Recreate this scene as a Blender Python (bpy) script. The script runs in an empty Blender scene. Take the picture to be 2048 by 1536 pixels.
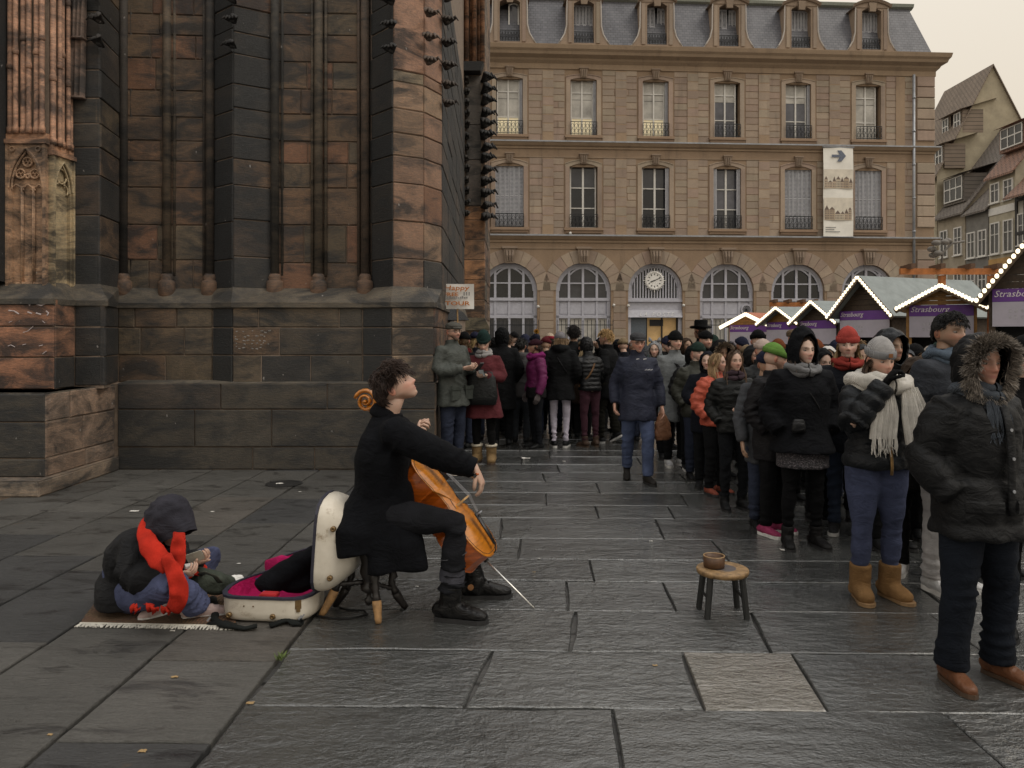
import bpy, bmesh, math, random
import numpy as np
from mathutils import Vector, Matrix

random.seed(7)
rng = np.random.default_rng(7)
S = bpy.context.scene
COL = S.collection
R = math.radians
PI = math.pi

# ------------------------------------------------------------------ camera
F_PX, CX, HOR, CAM_H = 1550.0, 1024.0, 672.0, 1.64
cam_data = bpy.data.cameras.new('camera')
cam = bpy.data.objects.new('camera', cam_data)
COL.objects.link(cam)
cam.location = (0, 0, CAM_H)
cam.rotation_euler = (R(90), 0, 0)
cam_data.sensor_width = 36.0
cam_data.lens = F_PX / 2048 * 36.0
cam_data.shift_y = -(768 - HOR) / 2048
cam_data.clip_start = 0.05
cam_data.clip_end = 1200
S.camera = cam

# ------------------------------------------------------------------ sky, sun, exposure
SUN_EL, SUN_AZ = 52.0, 118.0        # azimuth measured from +Y (away from the camera) clockwise to +X
w = bpy.data.worlds.new('World')
S.world = w
w.use_nodes = True
nt = w.node_tree
for n in list(nt.nodes):
    nt.nodes.remove(n)
wo = nt.nodes.new('ShaderNodeOutputWorld')
bg = nt.nodes.new('ShaderNodeBackground')
sky = nt.nodes.new('ShaderNodeTexSky')
sky.sky_type = 'NISHITA'
sky.sun_disc = False
sky.sun_elevation = R(SUN_EL)
sky.sun_rotation = R(SUN_AZ)
sky.dust_density = 6.0
sky.air_density = 1.2
sky.ozone_density = 0.6
# closed cloud cover (CIE overcast: the zenith three times the horizon, warm low down, neutral overhead)
tc = nt.nodes.new('ShaderNodeTexCoord'); sx = nt.nodes.new('ShaderNodeSeparateXYZ'); nt.links.new(tc.outputs['Generated'], sx.inputs[0])
mr = nt.nodes.new('ShaderNodeMapRange'); mr.inputs[1].default_value = 0.0; mr.inputs[2].default_value = 1.0; nt.links.new(sx.outputs['Z'], mr.inputs[0])
cr = nt.nodes.new('ShaderNodeValToRGB'); nt.links.new(mr.outputs[0], cr.inputs[0])
e = cr.color_ramp.elements
e[0].position = 0.0; e[0].color = (.50, .425, .325, 1)
e[1].position = 1.0; e[1].color = (1.0, 1.0, 1.0, 1)
e2 = e.new(.42); e2.color = (.64, .585, .50, 1)
sc_ = nt.nodes.new('ShaderNodeVectorMath'); sc_.operation = 'SCALE'; nt.links.new(cr.outputs[0], sc_.inputs[0]); sc_.inputs['Scale'].default_value = 16.0
mixs = nt.nodes.new('ShaderNodeMix'); mixs.data_type = 'RGBA'
mixs.inputs[0].default_value = 0.92
nt.links.new(sky.outputs[0], mixs.inputs[6])
nt.links.new(sc_.outputs[0], mixs.inputs[7])
nt.links.new(mixs.outputs[2], bg.inputs[0])
bg.inputs[1].default_value = 0.09
nt.links.new(bg.outputs[0], wo.inputs[0])
sun_d = bpy.data.lights.new('sun', 'SUN')
sun_d.energy = 0.9
sun_d.angle = R(25)
sun_d.color = (1.0, 0.93, 0.82)
sun = bpy.data.objects.new('sun', sun_d)
COL.objects.link(sun)
_dir = Vector((math.sin(R(SUN_AZ)) * math.cos(R(SUN_EL)), math.cos(R(SUN_AZ)) * math.cos(R(SUN_EL)), math.sin(R(SUN_EL))))
sun.rotation_euler = _dir.to_track_quat('Z', 'Y').to_euler()
sun.location = (10, -10, 40)
S.view_settings.view_transform = 'Standard'
S.view_settings.look = 'None'
S.view_settings.exposure = 0.05
S.view_settings.gamma = 1.0
S.view_settings.use_curve_mapping = False
S.cycles.max_bounces = 6
S.cycles.diffuse_bounces = 3
S.cycles.glossy_bounces = 3
S.cycles.transmission_bounces = 4
S.cycles.use_denoising = True

# ------------------------------------------------------------------ pixel helpers (2048 x 1536 photograph pixels)
def at(u, v, d):
    return np.array([(u - CX) / F_PX * d, d, CAM_H + (HOR - v) / F_PX * d])
def gd(v):
    return F_PX * CAM_H / (v - HOR)
def ground(u, v):
    return at(u, v, gd(v))
def zat(v, d):
    return CAM_H + (HOR - v) / F_PX * d
def xat(u, d):
    return (u - CX) / F_PX * d

# ------------------------------------------------------------------ mesh collection helpers
ORG = {}
def V3(*a):
    return np.array(a, dtype=float)
def nrm(v):
    v = np.asarray(v, float)
    n = np.linalg.norm(v)
    return v / n if n > 1e-9 else v

class MB:
    """collects shapes for ONE mesh"""
    def __init__(self):
        self.v = []; self.f = []; self.n = 0; self.mi = []; self.c = []
        self.cur_m = 0; self.cur_c = None
    def add(self, V, F, col=None):
        V = np.asarray(V, float).reshape(-1, 3)
        o = self.n
        self.v.append(V)
        self.f.extend([tuple(int(i) + o for i in q) for q in F])
        self.mi.extend([self.cur_m] * len(F))
        c = col if col is not None else self.cur_c
        if c is None: c = (1, 1, 1)
        c = np.asarray(c, float)
        if c.ndim == 1: c = np.tile(c[:3], (len(V), 1))
        self.c.append(c)
        self.n += len(V)
        return self
    def box(self, lo, hi, col=None, M=None):
        x0, y0, z0 = lo; x1, y1, z1 = hi
        V = np.array([(x0,y0,z0),(x1,y0,z0),(x1,y1,z0),(x0,y1,z0),(x0,y0,z1),(x1,y0,z1),(x1,y1,z1),(x0,y1,z1)], float)
        if M is not None: V = xf(M, V)
        return self.add(V, [(0,3,2,1),(4,5,6,7),(0,1,5,4),(1,2,6,5),(2,3,7,6),(3,0,4,7)], col)
    def bar(self, a, b, w, h=None, up=(0,0,1), col=None):
        """rectangular bar from a to b"""
        a = np.asarray(a, float); b = np.asarray(b, float); h = w if h is None else h
        d = nrm(b - a); u = np.asarray(up, float)
        if abs(np.dot(d, nrm(u))) > .98: u = V3(1, 0, 0)
        s = nrm(np.cross(d, u)); t = nrm(np.cross(s, d))
        V = []
        for p in (a, b):
            for sx, sy in ((-1,-1),(1,-1),(1,1),(-1,1)):
                V.append(p + s * sx * w / 2 + t * sy * h / 2)
        return self.add(V, [(0,1,2,3),(7,6,5,4),(0,4,5,1),(1,5,6,2),(2,6,7,3),(3,7,4,0)], col)
    def tube(self, pts, rad, n=10, side=None, cap=True, col=None, power=2.0):
        """loft through pts; rad: list of r or (r_side, r_other); side: vector the first radius points along"""
        P = np.asarray(pts, float); m = len(P)
        T = np.zeros_like(P)
        T[1:-1] = P[2:] - P[:-2]; T[0] = P[1] - P[0]; T[-1] = P[-1] - P[-2]
        T = np.array([nrm(t) for t in T])
        s = V3(1, 0, 0) if side is None else np.asarray(side, float)
        if side is None and abs(T[0] @ s) > .9: s = V3(0, 1, 0)
        A = np.linspace(0, 2 * PI, n, endpoint=False)
        ca, sa = np.cos(A), np.sin(A)
        if power != 2.0:
            e = 2.0 / power
            ca = np.sign(ca) * np.abs(ca) ** e; sa = np.sign(sa) * np.abs(sa) ** e
        V = np.zeros((m, n, 3))
        for i in range(m):
            s = s - T[i] * (s @ T[i]); s = nrm(s)
            t = np.cross(T[i], s)
            r = rad[i] if hasattr(rad, '__len__') else rad
            rx, ry = (r if hasattr(r, '__len__') else (r, r))
            V[i] = P[i] + np.outer(ca * rx, s) + np.outer(sa * ry, t)
        F = [(i*n+j, i*n+(j+1) % n, (i+1)*n+(j+1) % n, (i+1)*n+j) for i in range(m-1) for j in range(n)]
        V = V.reshape(-1, 3)
        if cap:
            F.append(tuple(range(n-1, -1, -1))); F.append(tuple((m-1)*n + j for j in range(n)))
        return self.add(V, F, col)
    def lathe(self, prof, c=(0,0,0), n=16, axis=(0,0,1), col=None, cap=True):
        """prof: list of (r, h) along axis from c"""
        ax = nrm(axis); c = np.asarray(c, float)
        s = V3(1,0,0) if abs(ax[0]) < .9 else V3(0,1,0)
        s = nrm(s - ax * (s @ ax)); t = np.cross(ax, s)
        A = np.linspace(0, 2 * PI, n, endpoint=False)
        V = []
        for r, h in prof:
            V.append(c + ax * h + np.outer(np.cos(A) * r, s) + np.outer(np.sin(A) * r, t))
        V = np.concatenate(V)
        m = len(prof)
        F = [(i*n+j, i*n+(j+1) % n, (i+1)*n+(j+1) % n, (i+1)*n+j) for i in range(m-1) for j in range(n)]
        if cap:
            F.append(tuple(range(n-1, -1, -1))); F.append(tuple((m-1)*n + j for j in range(n)))
        return self.add(V, F, col)
    def ell(self, c, r, nu=16, nv=10, col=None, M=None):
        th = np.linspace(0, PI, nv + 1)[1:-1]; ph = np.linspace(0, 2*PI, nu, endpoint=False)
        V = [V3(0, 0, 1)]
        for t in th:
            for p in ph:
                V.append(V3(math.sin(t)*math.cos(p), math.sin(t)*math.sin(p), math.cos(t)))
        V.append(V3(0, 0, -1))
        V = np.array(V) * np.asarray(r, float)
        if M is not None: V = V @ np.asarray(M, float).T
        V = V + np.asarray(c, float)
        k = len(th); F = [(0, 1 + j, 1 + (j+1) % nu) for j in range(nu)]
        for i in range(k-1):
            for j in range(nu):
                a = 1 + i*nu + j; b = 1 + i*nu + (j+1) % nu
                F.append((a, a + nu, b + nu, b))
        e = 1 + k*nu
        F += [(e, 1 + (k-1)*nu + (j+1) % nu, 1 + (k-1)*nu + j) for j in range(nu)]
        return self.add(V, F, col)
    def prism(self, poly, a, ex, ey, ez, t0, t1, col=None):
        """poly of (x, y) in the plane (ex, ey) at a, extruded along ez from t0 to t1"""
        a = np.asarray(a, float); ex = np.asarray(ex, float); ey = np.asarray(ey, float); ez = np.asarray(ez, float)
        p = np.asarray(poly, float); n = len(p)
        base = a + np.outer(p[:, 0], ex) + np.outer(p[:, 1], ey)
        V = np.concatenate([base + ez * t0, base + ez * t1])
        F = [tuple(range(n-1, -1, -1)), tuple(range(n, 2*n))] + [(i, (i+1) % n, n + (i+1) % n, n + i) for i in range(n)]
        return self.add(V, F, col)
    def grid(self, G, col=None, closed=False):
        """G: (m, n, 3) array of points"""
        m, n = G.shape[:2]
        F = [(i*n+j, i*n+j+1, (i+1)*n+j+1, (i+1)*n+j) for i in range(m-1) for j in range(n-1)]
        if closed: F += [(i*n+n-1, i*n, (i+1)*n, (i+1)*n+n-1) for i in range(m-1)]
        return self.add(G.reshape(-1, 3), F, col)
    def arrays(self):
        return np.concatenate(self.v), self.f
    def build(self, name, mats, parent=None, smooth=False, cols=False, M=None):
        V, F = self.arrays()
        return mk(name, V, F, mats, parent, smooth, np.concatenate(self.c) if cols else None, self.mi, M)

def xf(M, V):
    M = np.asarray(M, float)
    return np.asarray(V, float) @ M[:3, :3].T + M[:3, 3]
def rotz(a):
    c, s = math.cos(a), math.sin(a)
    return np.array([[c,-s,0],[s,c,0],[0,0,1.0]])
def rotx(a):
    c, s = math.cos(a), math.sin(a)
    return np.array([[1.0,0,0],[0,c,-s],[0,s,c]])
def roty(a):
    c, s = math.cos(a), math.sin(a)
    return np.array([[c,0,s],[0,1.0,0],[-s,0,c]])
def mat4(rot=None, loc=(0,0,0)):
    M = np.eye(4)
    if rot is not None: M[:3, :3] = rot
    M[:3, 3] = loc
    return M

def mk(name, V, F, mats, parent=None, smooth=False, cols=None, mi=None, M=None):
    V = np.asarray(V, float)
    if M is not None: V = xf(M, V)
    if parent is not None and parent in ORG: V = V - ORG[parent]
    me = bpy.data.meshes.new(name)
    me.from_pydata(V.tolist(), [], F)
    ms = mats if isinstance(mats, (list, tuple)) else [mats]
    for m in ms: me.materials.append(m)
    if len(ms) > 1 and mi is not None:
        me.polygons.foreach_set('material_index', mi)
    if smooth: me.polygons.foreach_set('use_smooth', [True] * len(me.polygons))
    if cols is not None:
        a = me.color_attributes.new('Col', 'FLOAT_COLOR', 'POINT')
        c4 = np.ones((len(V), 4)); c4[:, :3] = cols
        a.data.foreach_set('color', c4.ravel())
    me.update()
    ob = bpy.data.objects.new(name, me)
    COL.objects.link(ob)
    if parent is not None:
        ob.parent = parent
        if parent in ORG: ORG[ob] = ORG[parent]
    return ob

def tag(o, label=None, cat=None, group=None, kind=None):
    if label: o['label'] = label
    if cat: o['category'] = cat
    if group: o['group'] = group
    if kind: o['kind'] = kind
    return o
def thing(name, loc, label, cat, group=None):
    o = bpy.data.objects.new(name, None)
    o.empty_display_size = 0.2
    COL.objects.link(o)
    o.location = tuple(float(x) for x in loc)
    ORG[o] = np.asarray(loc, float)
    return tag(o, label, cat, group)
def anchor(o, loc=(0,0,0)):
    ORG[o] = np.asarray(loc, float)
    return o

TS = bpy.data.scenes.new('work')            # scratch scene so that evaluating a scrap mesh does not touch the picture
def evaluated(ob):
    TS.collection.objects.link(ob)
    with bpy.context.temp_override(scene=TS, view_layer=TS.view_layers[0]):
        dg = bpy.context.evaluated_depsgraph_get()
    return ob.evaluated_get(dg), dg
def remesh(V, F, voxel, smooth_it=2):
    """voxel union of overlapping closed shapes -> one continuous surface (verts, faces)"""
    me = bpy.data.meshes.new('tmp'); me.from_pydata(np.asarray(V).tolist(), [], F); me.update()
    ob = bpy.data.objects.new('tmp', me)
    m = ob.modifiers.new('r', 'REMESH'); m.mode = 'VOXEL'; m.voxel_size = voxel; m.adaptivity = 0.0
    if smooth_it:
        s = ob.modifiers.new('s', 'SMOOTH'); s.factor = 0.5; s.iterations = smooth_it
    ev, dg = evaluated(ob); me2 = ev.to_mesh()
    n = len(me2.vertices); co = np.empty(n*3); me2.vertices.foreach_get('co', co)
    nl = np.empty(n*3); me2.vertices.foreach_get('normal', nl)
    nf = len(me2.polygons); li = np.empty(len(me2.loops), int); me2.loops.foreach_get('vertex_index', li)
    ls = np.empty(nf, int); me2.polygons.foreach_get('loop_start', ls); lt = np.empty(nf, int); me2.polygons.foreach_get('loop_total', lt)
    lil = li.tolist(); fl = [tuple(lil[a:a + c]) for a, c in zip(ls.tolist(), lt.tolist())]
    ev.to_mesh_clear()
    bpy.data.objects.remove(ob); bpy.data.meshes.remove(me)
    return co.reshape(-1, 3), fl, nl.reshape(-1, 3)

# ------------------------------------------------------------------ materials
MATS = {}
class NT:
    def __init__(self, name):
        self.m = bpy.data.materials.new(name); self.m.use_nodes = True
        self.t = self.m.node_tree
        self.b = self.t.nodes['Principled BSDF']
    def n(self, typ, **kw):
        nd = self.t.nodes.new('ShaderNode' + typ)
        for k, v in kw.items(): setattr(nd, k, v)
        return nd
    def l(self, a, b): self.t.links.new(a, b)
    def setv(self, nm, v):
        self.b.inputs[nm].default_value = v
    def noise(self, scale, detail=4, rough=.6, vec=None, dist=0.0):
        nd = self.n('TexNoise'); nd.inputs['Scale'].default_value = scale; nd.inputs['Detail'].default_value = detail
        nd.inputs['Roughness'].default_value = rough; nd.inputs['Distortion'].default_value = dist
        if vec is not None: self.l(vec, nd.inputs['Vector'])
        return nd.outputs['Fac']
    def pos(self, scale=(1,1,1), obj=False):
        if obj:
            src = self.n('TexCoord').outputs['Object']
        else:
            src = self.n('NewGeometry').outputs['Position']
        mp = self.n('Mapping'); mp.inputs['Scale'].default_value = scale
        self.l(src, mp.inputs['Vector']); return mp.outputs[0]
    def ramp(self, fac, stops):
        r = self.n('ValToRGB'); e = r.color_ramp.elements
        while len(e) < len(stops): e.new(.5)
        for i, (p, c) in enumerate(stops):
            e[i].position = p
            e[i].color = (c, c, c, 1) if not hasattr(c, '__len__') else tuple(c) + (1,)
        self.l(fac, r.inputs[0]); return r.outputs[0]
    def mix(self, fac, a, b, mode='MIX'):
        x = self.n('Mix'); x.data_type = 'RGBA'; x.blend_type = mode
        for ix, val in ((0, fac), (6, a), (7, b)):
            sock = x.inputs[ix]
            if isinstance(val, (int, float)): sock.default_value = val if ix == 0 else (val, val, val, 1)
            elif isinstance(val, (tuple, list)): sock.default_value = tuple(val)[:3] + (1,)
            else: self.l(val, sock)
        return x.outputs[2]
    def math(self, op, a, b=None):
        x = self.n('Math'); x.operation = op
        for i, val in enumerate((a, b)):
            if val is None: continue
            if isinstance(val, (int, float)): x.inputs[i].default_value = val
            else: self.l(val, x.inputs[i])
        return x.outputs[0]
    def bump(self, h, strength=.3, dist=.01, prev=None):
        b = self.n('Bump'); b.inputs['Strength'].default_value = strength; b.inputs['Distance'].default_value = dist
        self.l(h, b.inputs['Height'])
        if prev is not None: self.l(prev, b.inputs['Normal'])
        self.l(b.outputs[0], self.b.inputs['Normal']); return b.outputs[0]
    def color(self, c): 
        if isinstance(c, (tuple, list)): self.b.inputs['Base Color'].default_value = tuple(c)[:3] + (1,)
        else: self.l(c, self.b.inputs['Base Color'])
    def objcol(self): return self.n('ObjectInfo').outputs['Color']
    def objrand(self): return self.n('ObjectInfo').outputs['Random']
    def attr(self, nm='Col'):
        a = self.n('Attribute'); a.attribute_name = nm; return a.outputs['Color']

def plain(name, col, rough=.6, metal=0.0, var=.25, scale=18, bump=.15, bscale=120, coat=0.0, emit=0.0, obj=True):
    key = ('plain', name)
    if key in MATS: return MATS[key]
    k = NT(name); k.setv('Roughness', rough); k.setv('Metallic', metal)
    p = k.pos(obj=obj)
    f = k.noise(scale, 5, .65, p)
    lo = tuple(c * (1 - var) for c in col); hi = tuple(min(1, c * (1 + var)) for c in col)
    k.color(k.ramp(f, [(.3, lo), (.7, hi)]))
    k.l(k.ramp(k.noise(scale * 2.3, 4, .6, p), [(.3, max(.02, rough - .12)), (.7, min(1, rough + .12))]), k.b.inputs['Roughness'])
    if bump: k.bump(k.noise(bscale, 4, .6, p), bump, .003)
    if coat: k.setv('Coat Weight', coat); k.setv('Coat Roughness', .15)
    if emit:
        k.b.inputs['Emission Color'].default_value = tuple(col) + (1,); k.setv('Emission Strength', emit)
    MATS[key] = k.m
    return k.m

def fabric(col, rough=.85, kind='weave', name=None):
    key = ('fab', tuple(round(c, 4) for c in col), rough, kind)
    if key in MATS: return MATS[key]
    k = NT(name or 'cloth')
    if max(col) < .035: col = tuple(c * .38 for c in col)
    p = k.pos(obj=True)
    f = k.noise(9, 5, .6, p)
    lo = tuple(c * .72 for c in col); hi = tuple(c * 1.25 for c in col)
    base = k.ramp(f, [(.3, lo), (.72, hi)])
    k.setv('Roughness', rough)
    k.setv('Sheen Weight', .03 if kind != 'nylon' else .0); k.setv('Sheen Roughness', .5)
    k.setv('Specular IOR Level', .13 if kind != 'nylon' else .24)
    k.b.inputs['Sheen Tint'].default_value = tuple(min(1, c * 3 + .1) for c in col) + (1,)
    wr = k.noise(1.0, 4, .55, k.pos((9, 9, 15), True), 1.6)          # soft wrinkles of the cloth
    wr2 = k.noise(1.0, 3, .6, k.pos((26, 26, 40), True), 1.0)
    pb = k.bump(wr, .4 if kind != 'knit' else .2, .035)
    pb = k.bump(wr2, .22, .008, pb)
    if kind == 'weave':
        fine = k.noise(420, 2, .5, p); k.bump(fine, .35, .0015, pb)
    elif kind == 'knit':
        wv = k.n('TexWave'); wv.wave_type = 'BANDS'; wv.bands_direction = 'X'
        wv.inputs['Scale'].default_value = 60; wv.inputs['Distortion'].default_value = 2; wv.inputs['Detail'].default_value = 2
        k.l(p, wv.inputs['Vector'])
        base = k.mix(.25, base, wv.outputs['Color'], 'MULTIPLY')
        k.bump(wv.outputs['Fac'], .6, .004, pb)
    elif kind == 'denim':
        fade = k.noise(3.2, 3, .5, p)
        base = k.mix(k.ramp(fade, [(.45, 0.0), (.75, .5)]), base, tuple(min(1, c * 2.1) for c in col))
        k.bump(k.noise(500, 2, .5, p), .25, .001, pb)
    elif kind == 'nylon':
        k.bump(k.noise(60, 4, .6, p), .22, .004, pb)
    elif kind == 'fleece':
        k.bump(k.noise(160, 5, .7, p), .8, .006, pb)
    k.color(base)
    MATS[key] = k.m
    return k.m

def make_skin():
    k = NT('skin'); c = k.attr()
    f = k.noise(60, 4, .6, k.pos(obj=True))
    k.color(k.mix(k.ramp(f, [(.35, .0), (.7, .18)]), c, k.mix(1.0, c, (1.0, .72, .62), 'MULTIPLY')))
    k.setv('Roughness', .5); k.setv('Subsurface Weight', .08); k.setv('Subsurface Radius', (.01, .004, .002))
    k.bump(k.noise(300, 3, .6, k.pos(obj=True)), .12, .001)
    return k.m
M_SKIN = make_skin()

def make_stone():
    """sandstone of the cathedral: block colour from the object, grain, bedding lines and soot crust"""
    k = NT('sandstone'); p = k.pos()
    ps = k.pos((2.2, 2.2, 14))
    base = k.objcol()
    n1 = k.noise(2.4, 6, .65, p, .6)
    n2 = k.noise(6.5, 6, .7, ps, .4)
    n3 = k.noise(38, 5, .7, p)
    c = k.mix(k.ramp(n1, [(.28, .7), (.66, 0.0)]), base, k.mix(1.0, base, (.36, .37, .38), 'MULTIPLY'))
    c = k.mix(k.ramp(n2, [(.42, .0), (.68, .7)]), c, k.mix(1.0, c, (1.75, 1.5, 1.3), 'MULTIPLY'))
    c = k.mix(k.ramp(n3, [(.35, .5), (.65, 0.0)]), c, k.mix(1.0, c, (.5, .5, .5), 'MULTIPLY'))
    # soot crust: patches stretched along the bedding
    so = k.noise(1.5, 7, .68, k.pos((1.0, 1.0, 2.6)), .8)
    so2 = k.noise(.55, 4, .6, k.pos((1.0, 1.0, .35)), .5)
    soot = k.math('MULTIPLY', k.ramp(k.math('ADD', k.math('MULTIPLY', so, .62), k.math('MULTIPLY', so2, .42)), [(.47, 0.0), (.58, 1.0)]), .85)
    c = k.mix(soot, c, (.018, .019, .02))
    # pale salts and bird lime
    dp = k.noise(16, 3, .5, k.pos((1, 1, .6)))
    c = k.mix(k.ramp(dp, [(.735, 0.0), (.76, .55)]), c, (.42, .40, .38))
    k.color(c)
    k.l(k.ramp(n3, [(.3, .62), (.7, .9)]), k.b.inputs['Roughness'])
    h = k.math('ADD', k.math('MULTIPLY', n2, .6), k.math('MULTIPLY', n3, .5))
    b = k.bump(h, .55, .02)
    k.bump(k.noise(140, 4, .7, p), .3, .004, b)
    return k.m
M_STONE = make_stone()

def make_mortar():
    k = NT('mortar'); p = k.pos()
    f = k.noise(9, 5, .7, p)
    k.color(k.ramp(f, [(.3, (.13, .10, .078)), (.7, (.27, .205, .155))])); k.setv('Roughness', .95)
    k.bump(k.noise(60, 4, .7, p), .5, .01)
    return k.m
M_MORTAR = make_mortar()

def make_slab(wet=True):
    k = NT('wet_paving' if wet else 'damp_paving'); p = k.pos()
    base = k.objcol()
    n1 = k.noise(1.7, 6, .65, p, .5)
    n2 = k.noise(70, 5, .72, p)
    c = k.mix(k.ramp(n1, [(.3, .6), (.66, 0.0)]), base, k.mix(1.0, base, (.45, .47, .47), 'MULTIPLY'))
    c = k.mix(k.ramp(n2, [(.38, .55), (.62, 0.0)]), c, k.mix(1.0, c, (.45, .45, .45), 'MULTIPLY'))
    # rust and moss stains, gum spots
    st = k.noise(2.9, 4, .6, p)
    c = k.mix(k.ramp(st, [(.70, 0.0), (.78, .45)]), c, (.10, .062, .026))
    gm = k.n('TexVoronoi'); gm.inputs['Scale'].default_value = 5.5; k.l(p, gm.inputs['Vector'])
    c = k.mix(k.ramp(gm.outputs['Distance'], [(.045, .55), (.075, 0.0)]), c, (.025, .025, .027))
    k.color(c)
    if wet:
        pr = k.pos((15, 26, 30)); pr2 = k.pos((60, 95, 60))
        ridge = k.noise(1.0, 5, .6, pr, .5); ridge2 = k.noise(1.0, 3, .6, pr2, .3)
        damp = k.noise(.8, 5, .6, k.pos((1, 1.6, 1)), .6)
        k.l(k.ramp(damp, [(.32, .12), (.5, .22), (.7, .38)]), k.b.inputs['Roughness'])
        k.setv('Specular IOR Level', .9); k.setv('Coat Weight', 1.0); k.setv('Coat IOR', 1.5)
        k.l(k.ramp(damp, [(.35, .06), (.65, .24)]), k.b.inputs['Coat Roughness'])
        b = k.bump(k.noise(1.0, 3, .5, k.pos((3, 6, 3))), .5, .04)
        b = k.bump(ridge, .8, .025, b)
        rs = k.n('MapRange'); k.l(k.objrand(), rs.inputs[0]); rs.inputs[3].default_value = .25; rs.inputs[4].default_value = .85
        k.l(rs.outputs[0], b.node.inputs['Strength'])                # slabs worn smooth to different degrees
        b = k.bump(ridge2, .6, .007, b)
        k.l(b, k.b.inputs['Coat Normal'])
    else:
        pr = k.pos((7, 22, 30))
        ridge = k.noise(1.0, 6, .7, pr, .9)
        pool = k.noise(2.3, 5, .6, k.pos((1, 2.4, 1)), .8)
        c2 = k.mix(k.ramp(pool, [(.56, 0.0), (.66, .8)]), c, k.mix(1.0, c, (.35, .35, .37), 'MULTIPLY'))
        k.color(c2)
        k.l(k.ramp(pool, [(.5, .62), (.68, .3)]), k.b.inputs['Roughness'])
        b = k.bump(ridge, .7, .03)
        k.bump(n2, .4, .006, b)
    return k.m
M_SLAB = make_slab(True)
M_SLAB_DRY = make_slab(False)

def make_ashlar():
    """buff and pink sandstone of the town building; colour from the Col attribute"""
    k = NT('ashlar'); p = k.pos()
    base = k.attr()
    n1 = k.noise(.9, 6, .65, p, .4); n2 = k.noise(7, 5, .7, k.pos((1, 1, 5))); n3 = k.noise(30, 4, .7, p)
    c = k.mix(k.ramp(n1, [(.3, .5), (.62, 0.0)]), base, k.mix(1.0, base, (.62, .60, .60), 'MULTIPLY'))
    c = k.mix(k.ramp(n2, [(.45, 0.0), (.7, .45)]), c, k.mix(1.0, c, (1.35, 1.3, 1.2), 'MULTIPLY'))
    c = k.mix(k.ramp(n3, [(.35, .3), (.6, 0.0)]), c, k.mix(1.0, c, (.6, .6, .6), 'MULTIPLY'))
    # rain streaks below ledges: vertical stretch
    stv = k.noise(1.0, 5, .6, k.pos((3.0, 3.0, .35)))
    c = k.mix(k.ramp(stv, [(.56, 0.0), (.72, .4)]), c, k.mix(1.0, c, (.5, .5, .52), 'MULTIPLY'))
    k.color(c); k.setv('Roughness', .85)
    k.bump(n3, .3, .02)
    return k.m
M_ASHLAR = make_ashlar()

M_GLASS_DARK = plain('window_glass', (.012, .014, .017), .06, 0, .3, 3, .05, 4)
M_PAINT_GREY = plain('grey_window_paint', (.42, .42, .47), .5, 0, .12, 8, .1, 60)
M_PAINT_WHITE = plain('white_window_paint', (.62, .60, .56), .5, 0, .12, 8, .1, 60)
M_IRON = plain('wrought_iron', (.018, .02, .022), .5, .3, .3, 30, .2, 90)
M_SHUT = plain('shutter_paint', (.36, .36, .38), .6, 0, .15, 6, .15, 80)
M_ZINC = plain('zinc_flashing', (.30, .31, .33), .45, .4, .2, 5, .2, 60)
M_BLACK = plain('black_lacquer', (.012, .012, .013), .35, 0, .4, 20, .15, 80)
# ================================================================== GROUND AND PAVING
def make_groundmat():
    k = NT('square_ground'); p = k.pos()
    br = k.n('TexBrick'); br.inputs['Scale'].default_value = 1.0
    br.inputs['Brick Width'].default_value = 1.25; br.inputs['Row Height'].default_value = .62
    br.inputs['Mortar Size'].default_value = .018; br.inputs['Color1'].default_value = (.06, .06, .058, 1)
    br.inputs['Color2'].default_value = (.085, .082, .078, 1); br.inputs['Mortar'].default_value = (.012, .012, .011, 1)
    k.l(p, br.inputs['Vector'])
    k.color(k.mix(k.ramp(k.noise(2, 5, .6, p), [(.35, .5), (.6, 0.0)]), br.outputs['Color'], k.mix(1.0, br.outputs['Color'], (.5, .5, .5), 'MULTIPLY')))
    k.setv('Roughness', .3)
    k.bump(k.noise(1.0, 5, .6, k.pos((12, 30, 30))), .5, .02)
    return k.m
M_GROUND = make_groundmat()
gv = [(-300, -60, -.03), (400, -60, -.03), (400, 700, -.03), (-300, 700, -.03)]
ground_o = anchor(tag(mk('ground', gv, [(0, 1, 2, 3)], M_GROUND), kind='structure'))

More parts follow.
